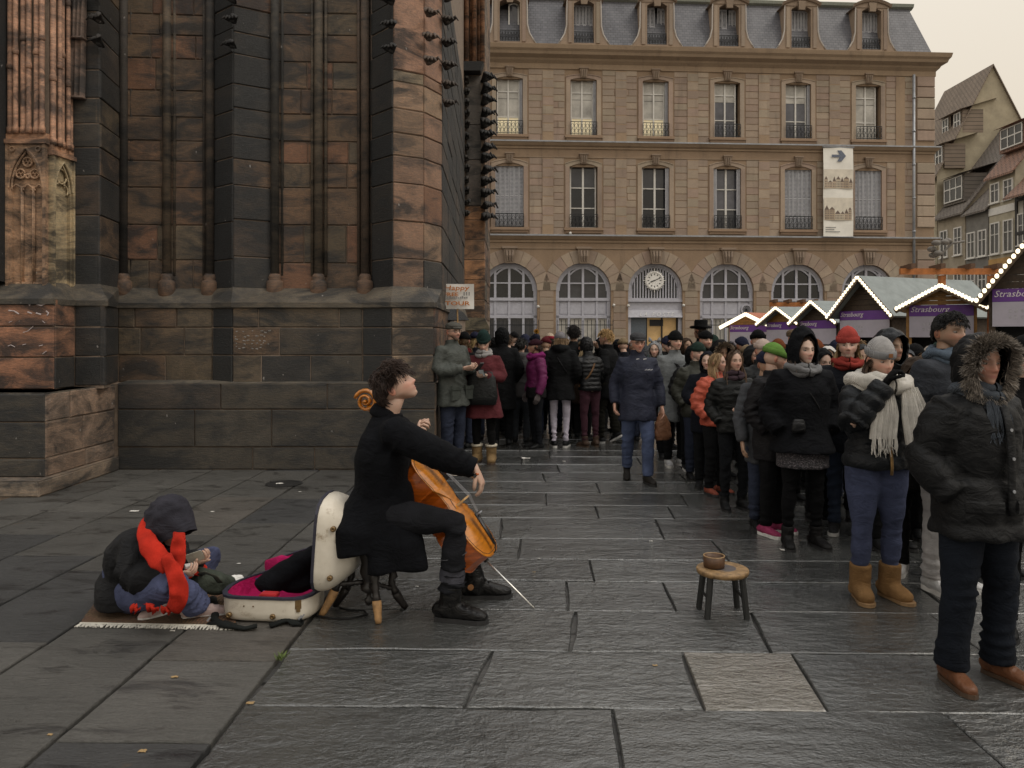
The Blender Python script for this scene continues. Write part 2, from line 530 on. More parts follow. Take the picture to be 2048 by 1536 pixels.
TW = .0232
def PV(a, b):
    return V3(a + TW * b, b - TW * a, 0)
def slab(corners, col, mat, dz=0.0, jag=0.004, bev=.005, gap=.006, name='paving_slab'):
    """corners in the paving frame, counter-clockwise"""
    c = [PV(*q)[:2] for q in corners]
    cen = np.mean(c, axis=0)
    pts = []
    n = len(c)
    for i in range(n):
        p, q = c[i], c[(i+1) % n]
        L = np.linalg.norm(q - p); m = max(1, int(L / .17))
        d = (q - p) / max(L, 1e-6); nn = np.array([d[1], -d[0]])
        for j in range(m):
            t = j / m
            off = -gap - (random.random() * jag * 2 if j else 0)
            if j and random.random() < .08: off -= .012 * random.random()
            x = p + (q - p) * t + nn * off
            if j == 0: x = p + (cen - p) / np.linalg.norm(cen - p) * gap * 1.6
            pts.append(x)
    pts = np.array(pts); m = len(pts)
    inn = []
    for i in range(m):
        t = nrm(np.r_[pts[(i+1) % m] - pts[i-1], 0])
        inn.append(pts[i] + np.array([-t[1], t[0]]) * bev)
    inn = np.array(inn)
    tilt = np.random.default_rng(int(abs(cen[0]*977 + cen[1]*131)*10) % 99991).normal(0, .0016, 2)
    def zz(P, base): return base + dz + (P - cen) @ tilt
    V = np.concatenate([np.c_[pts, np.full(m, -.03)], np.c_[pts, zz(pts, -.006)], np.c_[inn, zz(inn, 0.0)]])
    V[:, 0] -= cen[0]; V[:, 1] -= cen[1]
    Fs = []
    for i in range(m):
        j = (i+1) % m
        Fs.append((i, j, m+j, m+i)); Fs.append((m+i, m+j, 2*m+j, 2*m+i))
    Fs.append(tuple(2*m + i for i in range(m)))
    o = mk(name, V, Fs, mat)
    o.parent = ground_o
    o.location = (cen[0], cen[1], 0)
    o.color = tuple(col) + (1,)
    return o
def pa(u, v):                          # paving-frame coordinates of a ground pixel
    g = ground(u, v)
    return (g[0] - TW * g[1], g[1] + TW * g[0])

EDGE_A = -1.27
row_v = [1700, 1417, 1302, 1220, 1162, 1119, 1077, 1036, 1010, 985, 963]
rows = [1.55, 2.2] + [pa(1100, v)[1] for v in row_v[1:]]
rows[1] = 2.62
while rows[-1] < 14.6: rows.append(rows[-1] + random.uniform(.56, .66))
fixed = {2: [(1225, 1420, 1240, 1536)], 3: [(985, 1304, 930, 1414), (1365, 1304, 1408, 1416), (1580, 1304, 1650, 1416)],
         4: [(1152, 1222, 1140, 1300), (1500, 1222, 1540, 1302)], 5: [(1133, 1164, 1136, 1218), (1325, 1164, 1350, 1218)],
         7: [(1042, 1079, 1036, 1117)], 8: [(1312, 1040, 1326, 1075)], 9: [(1190, 1012, 1197, 1034), (1335, 1012, 1346, 1034)],
         11: [(1192, 965, 1199, 983)]}
for r in range(len(rows) - 1):
    b0, b1 = rows[r], rows[r+1]
    js = []
    for (u0, v0, u1, v1) in fixed.get(r + 1, []):
        js.append((pa(u1, v1)[0], pa(u0, v0)[0]))          # (a at near edge, a at far edge)
    x = js[-1][0] if js else EDGE_A
    nxt = x + random.uniform(1.1, 1.8)
    lim = 3.2 + b1 * .78
    while nxt < lim + 1.2:
        js.append((nxt + random.uniform(-.03, .03), nxt + random.uniform(-.03, .03))); nxt += random.uniform(.85, 1.75)
    first = js[0]
    if first[0] - EDGE_A > 2.2:                              # long left run: split it once
        m = EDGE_A + (first[0] - EDGE_A) * random.uniform(.42, .6); js.insert(0, (m, m + random.uniform(-.04, .04)))
    prev = (EDGE_A, EDGE_A)
    for k_, j in enumerate(js):
        g = random.uniform(.75, 1.25)
        col = (.074 * g, .076 * g, .073 * g)
        if r + 1 == 3 and len(js) > 2 and abs(j[0] - pa(1650, 1416)[0]) < .02: col = (.205, .185, .155)
        wide = (r + 1, k_) in ((3, 0), (3, 1), (4, 0), (4, 1))
        slab([(prev[0], b0), (j[0], b0), (j[1], b1), (prev[1], b1)], col, M_SLAB, random.uniform(-.003, .003), jag=.007 if wide else .004, gap=.005 if wide else .0035)
        prev = j
# long slabs along the cathedral foot
for ci in range(6):
    a1 = EDGE_A - .65 * ci - .012; a0 = a1 - .65 + .012
    if ci == 5: a0 = a1 - .75
    b = 1.2 + random.uniform(0, .6)
    far = 9.62
    if ci == 0: cuts = [1.4, 3.09, 3.88, 5.0, 6.1, 7.3, 8.5, far]
    else:
        cuts = [1.3 + .3 * (ci % 2)]
        while cuts[-1] < far - 1.4: cuts.append(cuts[-1] + random.uniform(.8, 1.55))
        cuts.append(far)
    for b0, b1 in zip(cuts[:-1], cuts[1:]):
        g = random.uniform(.72, 1.15)
        col = (.088 * g, .084 * g, .076 * g)
        if random.random() < .14: col = (.045, .045, .045)
        if random.random() < .12: col = (.10, .09, .078)
        slab([(a0, b0), (a1, b0), (a1, b1), (a0, b1)], col, M_SLAB_DRY, random.uniform(-.002, .002), jag=.002, gap=.003, bev=.004)

# ================================================================== CATHEDRAL
cath = thing('cathedral', (-3.0, 10.0, 0), 'tall soot-stained sandstone cathedral wall with buttresses, slender shafts and blind tracery', 'cathedral')
WARM = [(.185, .10, .06), (.165, .10, .062), (.155, .105, .066), (.195, .105, .065), (.15, .10, .065), (.175, .11, .068)]
OLIVE = [(.135, .10, .066), (.125, .098, .066), (.145, .098, .064), (.12, .096, .068), (.135, .092, .06)]
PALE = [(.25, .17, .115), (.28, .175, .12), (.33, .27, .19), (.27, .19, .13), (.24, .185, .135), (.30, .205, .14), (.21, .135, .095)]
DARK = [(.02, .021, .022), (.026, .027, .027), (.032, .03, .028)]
SOOT = [(.05, .045, .04), (.06, .05, .042), (.045, .043, .04), (.07, .053, .042), (.042, .04, .038)]
GREYB = [(.07, .062, .05), (.064, .058, .048), (.076, .064, .05)]

def upt(u, d): return np.array([xat(u, d), d])
def block(parent, A, d2, n2, s0, s1, z0, z1, col, gap=.006, proud=None, bev=.010):
    """one squared stone on a vertical facet"""
    pr = random.uniform(.0, .012) if proud is None else proud
    g = gap
    s0 += g; s1 -= g; z0 += g; z1 -= g
    if s1 - s0 < .02: return
    c = A + d2 * (s0 + s1) / 2
    w2, h2 = (s1 - s0) / 2, (z1 - z0) / 2
    b = min(bev, w2 * .4)
    jit = lambda: random.uniform(-.004, .004)
    V = []
    for (x, z) in ((-w2, -h2), (w2, -h2), (w2, h2), (-w2, h2)): V.append((x, .05, z))
    for (x, z) in ((-w2, -h2), (w2, -h2), (w2, h2), (-w2, h2)): V.append((x, -pr + b, z))
    ring = [(-w2+b, -h2+b), (0, -h2+b*.9), (w2-b, -h2+b), (w2-b*.9, 0), (w2-b, h2-b), (0, h2-b*.9), (-w2+b, h2-b), (-w2+b*.9, 0)]
    for (x, z) in ring: V.append((x + jit()*.5, -pr + abs(jit())*.6, z + jit()*.5))
    V.append((jit()*4, -pr - .002 + jit()*.5, jit()*4))
    Fs = [(0,1,5,4), (1,2,6,5), (2,3,7,6), (3,0,4,7),
          (4,5,10,9,8), (5,6,12,11,10), (6,7,14,13,12), (7,4,8,15,14)]
    Fs += [(8+i, 8+(i+1) % 8, 16) for i in range(8)]
    o = mk('stone_block', V, Fs, M_STONE)
    o.parent = parent
    base = ORG[parent]
    o.location = (c[0] - base[0], c[1] - base[1], (z0 + z1) / 2 - base[2])
    o.rotation_euler = (0, 0, math.atan2(d2[1], d2[0]))
    o.color = tuple(col) + (1,)
    return o
def facet(parent, A, B, zs, pal, lmin=.35, lmax=.8, soot=.12, joints=None, bev=.010):
    A = np.asarray(A, float); B = np.asarray(B, float)
    L = np.linalg.norm(B - A); d2 = (B - A) / L; n2 = np.array([d2[1], -d2[0]])
    for i in range(len(zs) - 1):
        if joints and i in joints: cuts = [0] + [L * t for t in joints[i]] + [L]
        else:
            cuts = [0.0]
            while L - cuts[-1] > lmax * 1.15:
                cuts.append(min(cuts[-1] + random.uniform(lmin, lmax), L - lmin * .7))
            cuts.append(L)
        for s0, s1 in zip(cuts[:-1], cuts[1:]):
            col = random.choice(SOOT) if random.random() < soot*.55 else random.choice(pal)
            g = random.uniform(.88, 1.12)
            block(parent, A, d2, n2, s0, s1, zs[i], zs[i+1], tuple(c * g for c in col), bev=bev)
def core(name, plan, z0, z1, back=12.5, parent=cath, mat=M_MORTAR, inset=.016):
    """solid wall core behind the stones (the joints show it); plan: list of (x, y) left to right"""
    P = np.asarray(plan, float)
    q = []
    for i in range(len(P)):
        t = P[min(i+1, len(P)-1)] - P[max(i-1, 0)]; t = t / np.linalg.norm(t)
        q.append(P[i] + np.array([-t[1], t[0]]) * inset)
    q = np.array(q)
    q = np.vstack([q, [q[-1][0], back], [q[0][0], back]]) if back else q
    b = MB(); b.prism(q, (0,0,0), (1,0,0), (0,1,0), (0,0,1), z0, z1)
    o = b.build(name, mat, parent)
    o.color = (.12, .09, .065, 1)
    return o

ZP = 1.058                            # plinth top
# ---- plinth along the ground
pl = [upt(235, 9.5), upt(870, 9.5)]
plinth = core('plinth', [(-5.2, 9.5)] + pl, -.05, ZP - .004, 11.0)
zs_pl = [0, .279, .739, ZP]
facet(plinth, pl[0], pl[1], zs_pl, GREYB, joints={2: [.325, .66], 1: [.243, .485, .80], 0: [.425, .62, .9]}, soot=.15)
Xr = pl[1][0]
facet(plinth, pl[1], (Xr, 11.0), zs_pl, WARM, soot=.1)
# top stones of the plinth: thin sloping ledge, worn pale on the edge
lb = MB()
lb.add([(pl[0][0], 9.497, ZP - .002), (Xr + .003, 9.497, ZP - .002), (Xr + .003, 9.8, ZP + .03), (pl[0][0], 9.8, ZP + .03)], [(0, 1, 2, 3)])
o = lb.build('plinth_ledge', M_STONE, plinth); o.color = (.13, .115, .09, 1)
# ---- left pier plinth with its foot course
XS = -4.865
pp = [(-9.0, 8.08), (XS, 8.08), (XS, 9.49)]
pier_pl = core('pier_plinth', pp, -.05, ZP - .01, 9.49)
zs_pp = [.165, .36, .74, 1.04]
facet(pier_pl, (-6.4, 8.08), (XS, 8.08), zs_pp, GREYB, .4, .9, .5)
facet(pier_pl, (XS, 8.08), (XS, 9.49), zs_pp, [(.30, .22, .165), (.27, .205, .16), (.32, .23, .17)], soot=.0, joints={1: [.5], 2: [.32]})
foot = [(-9.0, 7.86), (-4.80, 7.86), (-4.80, 9.47)]
foot_o = core('foot_course', foot, -.05, .158, 9.46, pier_pl)
facet(foot_o, (-6.4, 7.86), (-4.80, 7.86), [0, .163], [(.23, .19, .15)], .7, 1.2, 0)
facet(foot_o, (-4.80, 7.86), (-4.80, 9.47), [0, .163], [(.27, .215, .165), (.24, .2, .15)], .5, .9, 0)
tb = MB(); tb.box((-6.4, 7.862, .160), (-4.802, 9.47, .167)); o = tb.build('foot_course_top', M_STONE, foot_o); o.color = (.25, .2, .155, 1)
tb = MB(); tb.box((-6.4, 8.085, 1.03), (XS - .003, 9.49, 1.048)); o = tb.build('pier_ledge', M_STONE, pier_pl); o.color = (.17, .15, .12, 1)

# ---- lower zone between plinth and ledge
ZL = 2.06
low = [(-9.0, 8.62), tuple(upt(109, 8.62)), tuple(upt(149, 9.05)), tuple(upt(210, 9.05)), tuple(upt(236, 9.78)), tuple(upt(425, 9.78)),
       tuple(upt(465, 9.64)), tuple(upt(545, 9.64)), tuple(upt(725, 9.68)), tuple(upt(783, 9.54)), tuple(upt(868, 9.58)), (-.99, 16.6)]
lowz = core('lower_wall', low, ZP - .03, ZL, 17.0)
def zv(vs, d): return [zat(v, d) for v in vs]
zl = [ZP + .0, 1.40, 1.745, ZL]
facet(lowz, (-5.95, 8.62), low[1], [1.045, 1.40, 1.745, ZL], [(.40, .20, .12), (.36, .19, .115)], .5, 1.0, .0)
facet(lowz, low[1], low[2], [1.045, 1.40, 1.745, ZL], [(.30, .16, .1)], soot=.7)
facet(lowz, low[2], low[3], zl, SOOT, soot=.6)
facet(lowz, low[3], low[4], zl, SOOT, soot=.4)
facet(lowz, low[4], low[5], zl, OLIVE, soot=.12, joints={2: [.18, .62], 1: [.24, .70], 0: [.5]})
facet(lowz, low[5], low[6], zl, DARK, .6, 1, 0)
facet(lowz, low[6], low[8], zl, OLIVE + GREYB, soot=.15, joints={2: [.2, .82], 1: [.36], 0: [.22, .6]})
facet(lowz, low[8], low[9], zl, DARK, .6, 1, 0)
facet(lowz, low[9], low[10], zl, [(.25, .19, .135), (.22, .165, .12)], .8, 1.2, 0)
facet(lowz, low[10], (low[10][0] - .01, 13.0), zl, WARM, soot=.2)

# ---- upper wall
ZU = 2.26
UP = [(-9.0, 8.9), tuple(upt(97, 8.9)), tuple(upt(140, 9.25)), tuple(upt(200, 9.25)), tuple(upt(240, 9.95)), tuple(upt(425, 10.05)),
      tuple(upt(466, 9.74)), tuple(upt(545, 10.0)), tuple(upt(738, 10.05)), tuple(upt(786, 9.64)), tuple(upt(848, 9.85)), tuple(upt(884, 10.25)), (-1.03, 16.8)]
upz = core('upper_wall', UP, ZL, 16.0, 17.2)
cv = [583, 523, 450, 377, 325, 281, 234, 182, 122, 75, 30, -20, -75, -130]
zu = [ZU - .02] + zv(cv[1:], 10.05)
def zu_j(k=.03): return [zu[0]] + [z + random.uniform(-k, k) for z in zu[1:-1]] + [zu[-1]]
facet(upz, UP[2], UP[3], zu_j(.0), SOOT + GREYB, soot=.4)
facet(upz, UP[3], UP[4], zu_j(.0), SOOT + OLIVE, .5, .9, soot=.25)
facet(upz, UP[4], UP[5], zu_j(.02), OLIVE + WARM, .3, .62, soot=.08)
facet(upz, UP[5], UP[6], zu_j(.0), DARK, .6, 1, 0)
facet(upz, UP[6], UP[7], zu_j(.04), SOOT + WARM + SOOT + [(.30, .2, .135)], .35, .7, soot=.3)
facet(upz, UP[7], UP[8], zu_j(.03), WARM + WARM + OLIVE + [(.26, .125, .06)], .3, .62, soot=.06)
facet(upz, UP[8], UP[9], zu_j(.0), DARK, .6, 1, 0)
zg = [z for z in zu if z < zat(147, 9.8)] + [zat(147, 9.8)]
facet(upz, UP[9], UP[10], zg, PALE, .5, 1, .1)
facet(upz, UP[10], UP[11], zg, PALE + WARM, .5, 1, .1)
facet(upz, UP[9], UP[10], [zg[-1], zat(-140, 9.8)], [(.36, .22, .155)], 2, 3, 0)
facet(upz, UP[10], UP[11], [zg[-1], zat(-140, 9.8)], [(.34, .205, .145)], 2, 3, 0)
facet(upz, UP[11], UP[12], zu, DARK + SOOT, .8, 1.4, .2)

# ---- sloping weathered ledge joining the lower and the upper wall
lowm = [low[0], low[1], low[2], low[3], low[4], low[5], low[6], low[7], low[8], low[9], low[10], low[10], low[11]]
lg = MB()
for i in range(12):
    a, b = np.array(lowm[i]), np.array(lowm[i+1]); c, d = np.array(UP[i]), np.array(UP[i+1])
    def out(p, q, k=.035):
        t = np.array(q) - np.array(p); L = np.linalg.norm(t)
        return np.array([t[1], -t[0]]) / L * k if L > 1e-6 else np.zeros(2)
    ia, ib = lowm[max(i-1, 0)], lowm[min(i+2, 12)]
    na = out(ia, b); nb = out(a, ib)
    rows_ = []
    for (k, z) in ((1.0, ZL - .065), (1.0, ZL - .005)):
        rows_.append([np.r_[a + na * k, z], np.r_[b + nb * k, z]])
    rows_.append([np.r_[c, ZU], np.r_[d, ZU]])
    rows_.insert(0, [np.r_[a - na * .3, ZL - .085], np.r_[b - nb * .3, ZL - .085]])
    G = np.array(rows_)
    lg.grid(G)
ledge = lg.build('weathered_ledge', M_STONE, cath); ledge.color = (.115, .10, .078, 1)

# ---- slender shafts with round bases standing on the ledge
def shaft(u, d, r=.055, col=(.12, .095, .07), ztop=9.0):
    x = xat(u, d)
    b = MB()
    b.tube([(x, d, ZU + .16), (x, d, ztop)], [r, r], 12)
    for s in (-1, 1):                                        # fillets at both sides of the roll
        b.tube([(x + s * r * 1.55, d + .03, ZU + .16), (x + s * r * 1.55, d + .03, ztop)], [r * .42] * 2, 8)
    o = b.build('shaft', M_STONE, cath, True); o.color = tuple(col) + (1,)
    for zz in zu[2:-2]:                                       # bed joints of the drums
        pass
    bb = MB()
    bb.lathe([(r * 1.5, ZU - .13), (r * 1.95, ZU - .10), (r * 1.95, ZU + .07), (r * 1.7, ZU + .09), (r * 1.35, ZU + .10), (r * 1.55, ZU + .135), (r * 1.1, ZU + .18)], (x, d, 0), 16)
    q = bb.build('shaft_base', M_STONE, o, True); q.color = (.19, .12, .08, 1)
    return o
for u, d, c in [(247, 9.95, (.07, .062, .055)), (334, 9.98, (.16, .125, .09)), (420, 10.0, (.12, .095, .075)), (550, 9.98, (.09, .08, .066)), (637, 9.98, (.165, .135, .1)), (730, 9.99, (.12, .09, .07))]:
    shaft(u, d, .055, c)

# ---- crockets: small curled stone leaves on the gable edges
def crocket_mesh(seed):
    r_ = random.Random(seed); b = MB()
    for k in range(5):
        a = (k - 2) * .55 + r_.uniform(-.15, .15)
        L = r_.uniform(.8, 1.1)
        p0 = V3(0, .2, 0); p1 = V3(math.sin(a) * .35 * L, -.35, .15 + .1 * r_.random()); p2 = V3(math.sin(a) * .75 * L, -.75, .35 + .2 * r_.random()); p3 = V3(math.sin(a) * .9 * L, -.95, .1)
        b.tube([p0, p1, p2, p3], [(.14, .10), (.26, .14), (.24, .13), (.08, .06)], 7)
    b.ell((0, -.2, .05), (.3, .35, .22), 8, 6)
    V, F = b.arrays()
    me = bpy.data.meshes.new('crocket'); me.from_pydata(V.tolist(), [], F)
    me.polygons.foreach_set('use_smooth', [True] * len(me.polygons)); me.materials.append(M_STONE); me.update()
    return me
CRM = [crocket_mesh(i) for i in range(4)]
def crocket(u, v, d, s=.1, rz=0.0, col=(.05, .045, .042)):
    o = bpy.data.objects.new('crocket', random.choice(CRM)); COL.objects.link(o); o.parent = cath
    p = at(u, v, d) - ORG[cath]
    o.location = tuple(p); o.scale = (s, s, s); o.rotation_euler = (random.uniform(-.2, .2), 0, rz + random.uniform(-.2, .2)); o.color = tuple(col) + (1,)
for u, d, vs, rz, s, c in [(203, 9.2, (-8, 45, 92), -.4, .13, (.04, .036, .034)), (468, 9.66, (5, 45, 95), -.4, .12, (.05, .04, .036)), (783, 9.58, (8, 55, 105), -.3, .12, (.035, .032, .03)),
                        (857, 9.82, (-18, 32, 80, 128), .4, .13, (.10, .075, .06)), (893, 10.3, (2, 48, 92, 138, 176, 212), .5, .13, (.06, .048, .04))]:
    for v in vs: crocket(u, v, d, s, rz, c)

# ---- blind tracery of the left pier
def pier_panel(name, A, B, z0, z1, lights, col, parent=cath, frame=.03, depth=.07):
    """pointed blind window: frame, recess, mullions, cusped heads and roundels"""
    A = np.asarray(A, float); B = np.asarray(B, float); L = np.linalg.norm(B - A)
    d2 = (B - A) / L; n2 = np.array([d2[1], -d2[0]])
    ex = np.r_[d2, 0]; en = np.r_[n2, 0]; o3 = np.r_[A, 0]
    def P(s, z, t): return o3 + ex * s + V3(0, 0, z) + en * t
    bk = MB(); bk.prism([(0, z0), (L, z0), (L, z1), (0, z1)], o3, ex, (0, 0, 1), en, -.03, -.004)
    root = bk.build(name, M_STONE, parent); root.color = tuple(col) + (1,)
    zs = z1 - (z1 - z0) * .30 if lights > 1 else z1 - (z1 - z0) * .24
    fr = MB()
    f = frame
    # stepped jambs and sill
    for s0 in (0, L - f): fr.prism([(s0, z0), (s0 + f, z0), (s0 + f, z1), (s0, z1)], o3, ex, (0, 0, 1), en, -.004, depth)
    for s0 in (f, L - f - .018): fr.prism([(s0, z0 + .05), (s0 + .018, z0 + .05), (s0 + .018, zs), (s0, zs)], o3, ex, (0, 0, 1), en, -.004, depth * .6)
    fr.prism([(f, z0), (L - f, z0), (L - f, z0 + .05), (f, z0 + .05)], o3, ex, (0, 0, 1), en, -.004, depth * .9)
    fr.prism([(f, z0 + .05), (L - f, z0 + .05), (L - f, z0 + .09), (f, z0 + .09)], o3, ex, (0, 0, 1), en, -.004, depth * .5)
    # pointed arch: spandrel plates left and right of it
    W = L - 2 * f; c = L / 2; H = z1 - .045 - zs
    def arch(t):                                    # t 0..1 left spring to the point
        rr = (H * H + (W/2) ** 2) / W                # radius of a two-centred arch
        a_end = math.acos((rr - W/2) / rr) if rr > W/2 else PI/2
        a = a_end * t
        return (f + rr - rr * math.cos(a), zs + rr * math.sin(a))
    la = [arch(t) for t in np.linspace(0, 1, 9)]
    la[-1] = (c, zs + H)
    for mir in (False, True):
        poly = la + [(c, z1), (f, z1)]
        if mir: poly = [(L - s, z) for s, z in poly][::-1]
        # triangulated spandrel: quads from arch to top line
        q = [(L - s, z) for s, z in la] if mir else la
        for i in range(8):
            s0, zz0 = q[i]; s1, zz1 = q[i+1]
            if abs(s1 - s0) < 1e-5: continue
            pol = [(s0, zz0), (s1, zz1), (s1, z1), (s0, z1)] if s1 > s0 else [(s1, zz1), (s0, zz0), (s0, z1), (s1, z1)]
            fr.prism(pol, o3, ex, (0, 0, 1), en, -.004, depth * .8)
        fr.tube([P(s, z, depth * .85) for s, z in q], [.014] * 9, 6)
        fr.tube([P(s + (.022 if s < c else -.022) * 1, z - .012, depth * .5) for s, z in q], [.012] * 9, 6)
        if lights > 1:                                # carved leaf roundel in the spandrel
            sx = (f + .05) if not mir else L - f - .05
            fr.lathe([(.03, 0), (.034, .02), (.02, .02), (.018, .004)], P(sx, z1 - .06, depth * .8), 10, en)
    o = fr.build('tracery_frame', M_STONE, root, False); o.color = tuple(x * 1.05 for x in col) + (1,)
    lw = W / lights
    mu = MB()
    for i in range(1, lights):
        s = f + lw * i
        mu.tube([P(s, z0 + .05, .012), P(s, zs + .02, .012)], [.016] * 2, 8)
        mu.tube([P(s, z0 + .05, .03), P(s, zs + .02, .03)], [.009] * 2, 6)
    hz = zs - .02
    for i in range(lights):
        cx = f + lw * (i + .5); r = lw * .40
        for k in range(-1, 2):                        # trefoil head
            a0 = PI/2 + k * 1.15
            cc = (cx + math.cos(a0) * r * .5, hz + math.sin(a0) * r * .62)
            mu.tube([P(cc[0] + math.cos(t) * r * .52, cc[1] + math.sin(t) * r * .52, .02) for t in np.linspace(a0 - 1.35, a0 + 1.35, 8)], [.0105] * 8, 5)
    if lights > 1:
        rr = lw * .40
        cs = [(c - lw * .62, zs + H * .36), (c + lw * .62, zs + H * .36), (c, zs + H * .66), (c, zs + H * .30)]
        for q_, (sx, sz) in enumerate(cs):
            rad = rr if q_ < 3 else rr * .4
            mu.tube([P(sx + math.cos(t) * rad, sz + math.sin(t) * rad, .02) for t in np.linspace(0, 2*PI, 15)], [.012] * 15, 5)
            if q_ < 3:
                for k in range(3):
                    a0 = PI/2 + k * 2*PI/3
                    mu.tube([P(sx + math.cos(a0) * rad * .48 + math.cos(t) * rad * .42, sz + math.sin(a0) * rad * .48 + math.sin(t) * rad * .42, .014) for t in np.linspace(0, 2*PI, 9)], [.007] * 9, 4)
    else:
        mu.tube([P(c + math.cos(t) * lw * .3, zs + H * .5 + math.sin(t) * lw * .3, .02) for t in np.linspace(0, 2*PI, 13)], [.012] * 13, 5)
    o = mu.build('mullions', M_STONE, root, True); o.color = tuple(x * 1.1 for x in col) + (1,)
    return root
TA, TB, TC = np.array(upt(18, 8.9)), np.array(upt(97, 8.9)), np.array(upt(140, 9.25))
zt0, zt1 = zat(580, 8.9), zat(290, 8.9)
pier_panel('tracery_panel', TA, TB, zt0, zt1, 3, (.50, .33, .215))
pier_panel('tracery_panel', TB, TC, zt0 - .03, zat(318, 9.1), 1, (.50, .41, .26))
# string course over the panels, then clustered shafts
sc = MB()
for (A, B, z) in ((TA, TB, zt1), (TB, TC, zat(318, 9.1))):
    L = np.linalg.norm(B - A); d2 = (B - A) / L; n2 = np.array([d2[1], -d2[0]])
    sc.prism([(-.02, z), (L + .02, z), (L + .02, z + .05), (-.02, z + .05)], np.r_[A, 0], np.r_[d2, 0], (0,0,1), np.r_[n2, 0], -.02, .085)
    sc.prism([(-.01, z + .05), (L + .01, z + .05), (L + .01, z + .12), (-.01, z + .12)], np.r_[A, 0], np.r_[d2, 0], (0,0,1), np.r_[n2, 0], -.02, .05)
o = sc.build('string_course', M_STONE, cath); o.color = (.55, .32, .2, 1)
for (A, B, n, zb) in ((TA, TB, 6, zt1 + .12), (TB, TC, 5, zat(318, 9.1) + .12)):
    L = np.linalg.norm(B - A); d2 = (B - A) / L; n2 = np.array([d2[1], -d2[0]])
    for i in range(n):
        s = L * (i + .5) / n; p = A + d2 * s + n2 * (.03 + .03 * (i % 2))
        b = MB(); r = L / n * (.36 if i % 2 else .44)
        b.tube([(p[0], p[1], zb), (p[0], p[1], zb + .06), (p[0], p[1], zb + .09), (p[0], p[1], 8.5)], [r * 1.3, r * 1.3, r, r], 10)
        for q in range(3):
            zz = zb + .75 + q * .95 + (i % 3) * .16
            b.lathe([(r, zz - .02), (r * 1.3, zz), (r * 1.3, zz + .03), (r, zz + .06)], (p[0], p[1], 0), 10)
        o = b.build('pier_shaft', M_STONE, cath, True); g = random.uniform(.85, 1.15); o.color = (.56 * g, .33 * g, .22 * g, 1)
# dark flank at the picture's left edge
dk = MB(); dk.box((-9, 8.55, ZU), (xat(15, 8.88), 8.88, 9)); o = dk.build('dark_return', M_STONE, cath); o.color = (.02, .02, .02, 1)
# stone drapery hanging beside the shafts
dr = MB()
for (u0, u1, v0, v1, off) in ((140, 172, -60, 196, .05), (153, 176, -60, 80, .09)):
    G = []
    for t in np.linspace(0, 1, 8):
        row = []
        for s in np.linspace(0, 1, 22):
            wv = .018 * math.sin(s * 19 + t * 1.2)
            u = (u0 + (u1 - u0) * s) + (4 * (1 - t) * s)
            p = at(u, v0 + (v1 - v0) * t, 9.24)
            row.append((p[0], 9.24 - off - .02 * t + wv, p[2]))
        G.append(row)
    G = np.array(G); dr.grid(G)
    G2 = G.copy(); G2[:, :, 1] += .035; dr.grid(G2[:, ::-1])
    dr.box((G[-1, 0, 0], G[-1, :, 1].min(), G[-1, 0, 2] - .02), (G[-1, -1, 0], 9.25, G[-1, 0, 2]))
o = dr.build('stone_drapery', M_STONE, cath, True); o.color = (.24, .17, .135, 1)

# ---- the farther buttress
BY = 17.0
bp = [upt(885, BY + .8), upt(925, BY), upt(970, BY), (upt(970, BY)[0] + .02, 20.0)]
b4 = core('far_buttress', [tuple(q) for q in bp], -.05, 16, 20.5)
zb = [zat(v, BY) for v in (638, 600, 560, 520, 480, 440, 412)]
facet(b4, bp[1], bp[2], zb, [(.46, .25, .13), (.42, .23, .125), (.40, .24, .14)], .25, .5, 0)
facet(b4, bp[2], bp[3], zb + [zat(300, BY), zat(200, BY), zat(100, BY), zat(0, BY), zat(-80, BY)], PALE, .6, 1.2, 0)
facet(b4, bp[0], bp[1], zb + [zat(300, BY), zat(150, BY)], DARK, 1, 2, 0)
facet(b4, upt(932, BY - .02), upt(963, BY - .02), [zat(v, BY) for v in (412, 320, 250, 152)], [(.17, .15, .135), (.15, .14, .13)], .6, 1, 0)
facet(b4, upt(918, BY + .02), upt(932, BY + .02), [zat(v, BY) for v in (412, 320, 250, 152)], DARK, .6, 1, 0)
lb = MB(); za = zat(655, BY - .25)
lb.prism([(xat(912, BY) - .2, za - .06), (xat(974, BY) + .06, za - .06), (xat(974, BY) + .06, za), (xat(970, BY), zat(636, BY)), (xat(912, BY), zat(636, BY)), (xat(912, BY) - .2, za)], (0, BY - .28, 0), (1,0,0), (0,0,1), (0,1,0), 0, .32)
o = lb.build('buttress_ledge', M_STONE, b4); o.color = (.20, .18, .125, 1)
facet(b4, (xat(912, BY) - .2, BY - .24), (xat(974, BY) + .05, BY - .24), [0, .5, 1.05, 1.5, za - .06], OLIVE, .5, .9, .1)
cp = MB(); zc = zat(150, BY)
cp.prism([(xat(905, BY) , zc), (xat(962, BY), zc), (xat(968, BY), zc + .2), (xat(900, BY), zc + .2)], (0, BY - .3, 0), (1,0,0), (0,0,1), (0,1,0), 0, .5)
o = cp.build('capital_block', M_STONE, b4); o.color = (.035, .035, .036, 1)
for i, u in enumerate((908, 916, 926, 934, 942, 949, 957, 965)):
    b = MB(); x = xat(u, BY - .1); yy = BY - .12 - .1 * (i % 2); r = .05 if i % 2 else .034
    b.tube([(x, yy, zc + .2), (x, yy, 14)], [r, r], 10)
    o = b.build('buttress_shaft', M_STONE, b4, True); o.color = (.50, .27, .155, 1)
for k in range(13):
    crocket(934, 166 + 22 * k, BY - .05, .17, -.6, (.05, .045, .04)); crocket(967, 162 + 23 * k, BY - .05, .24, .8, (.035, .033, .033))

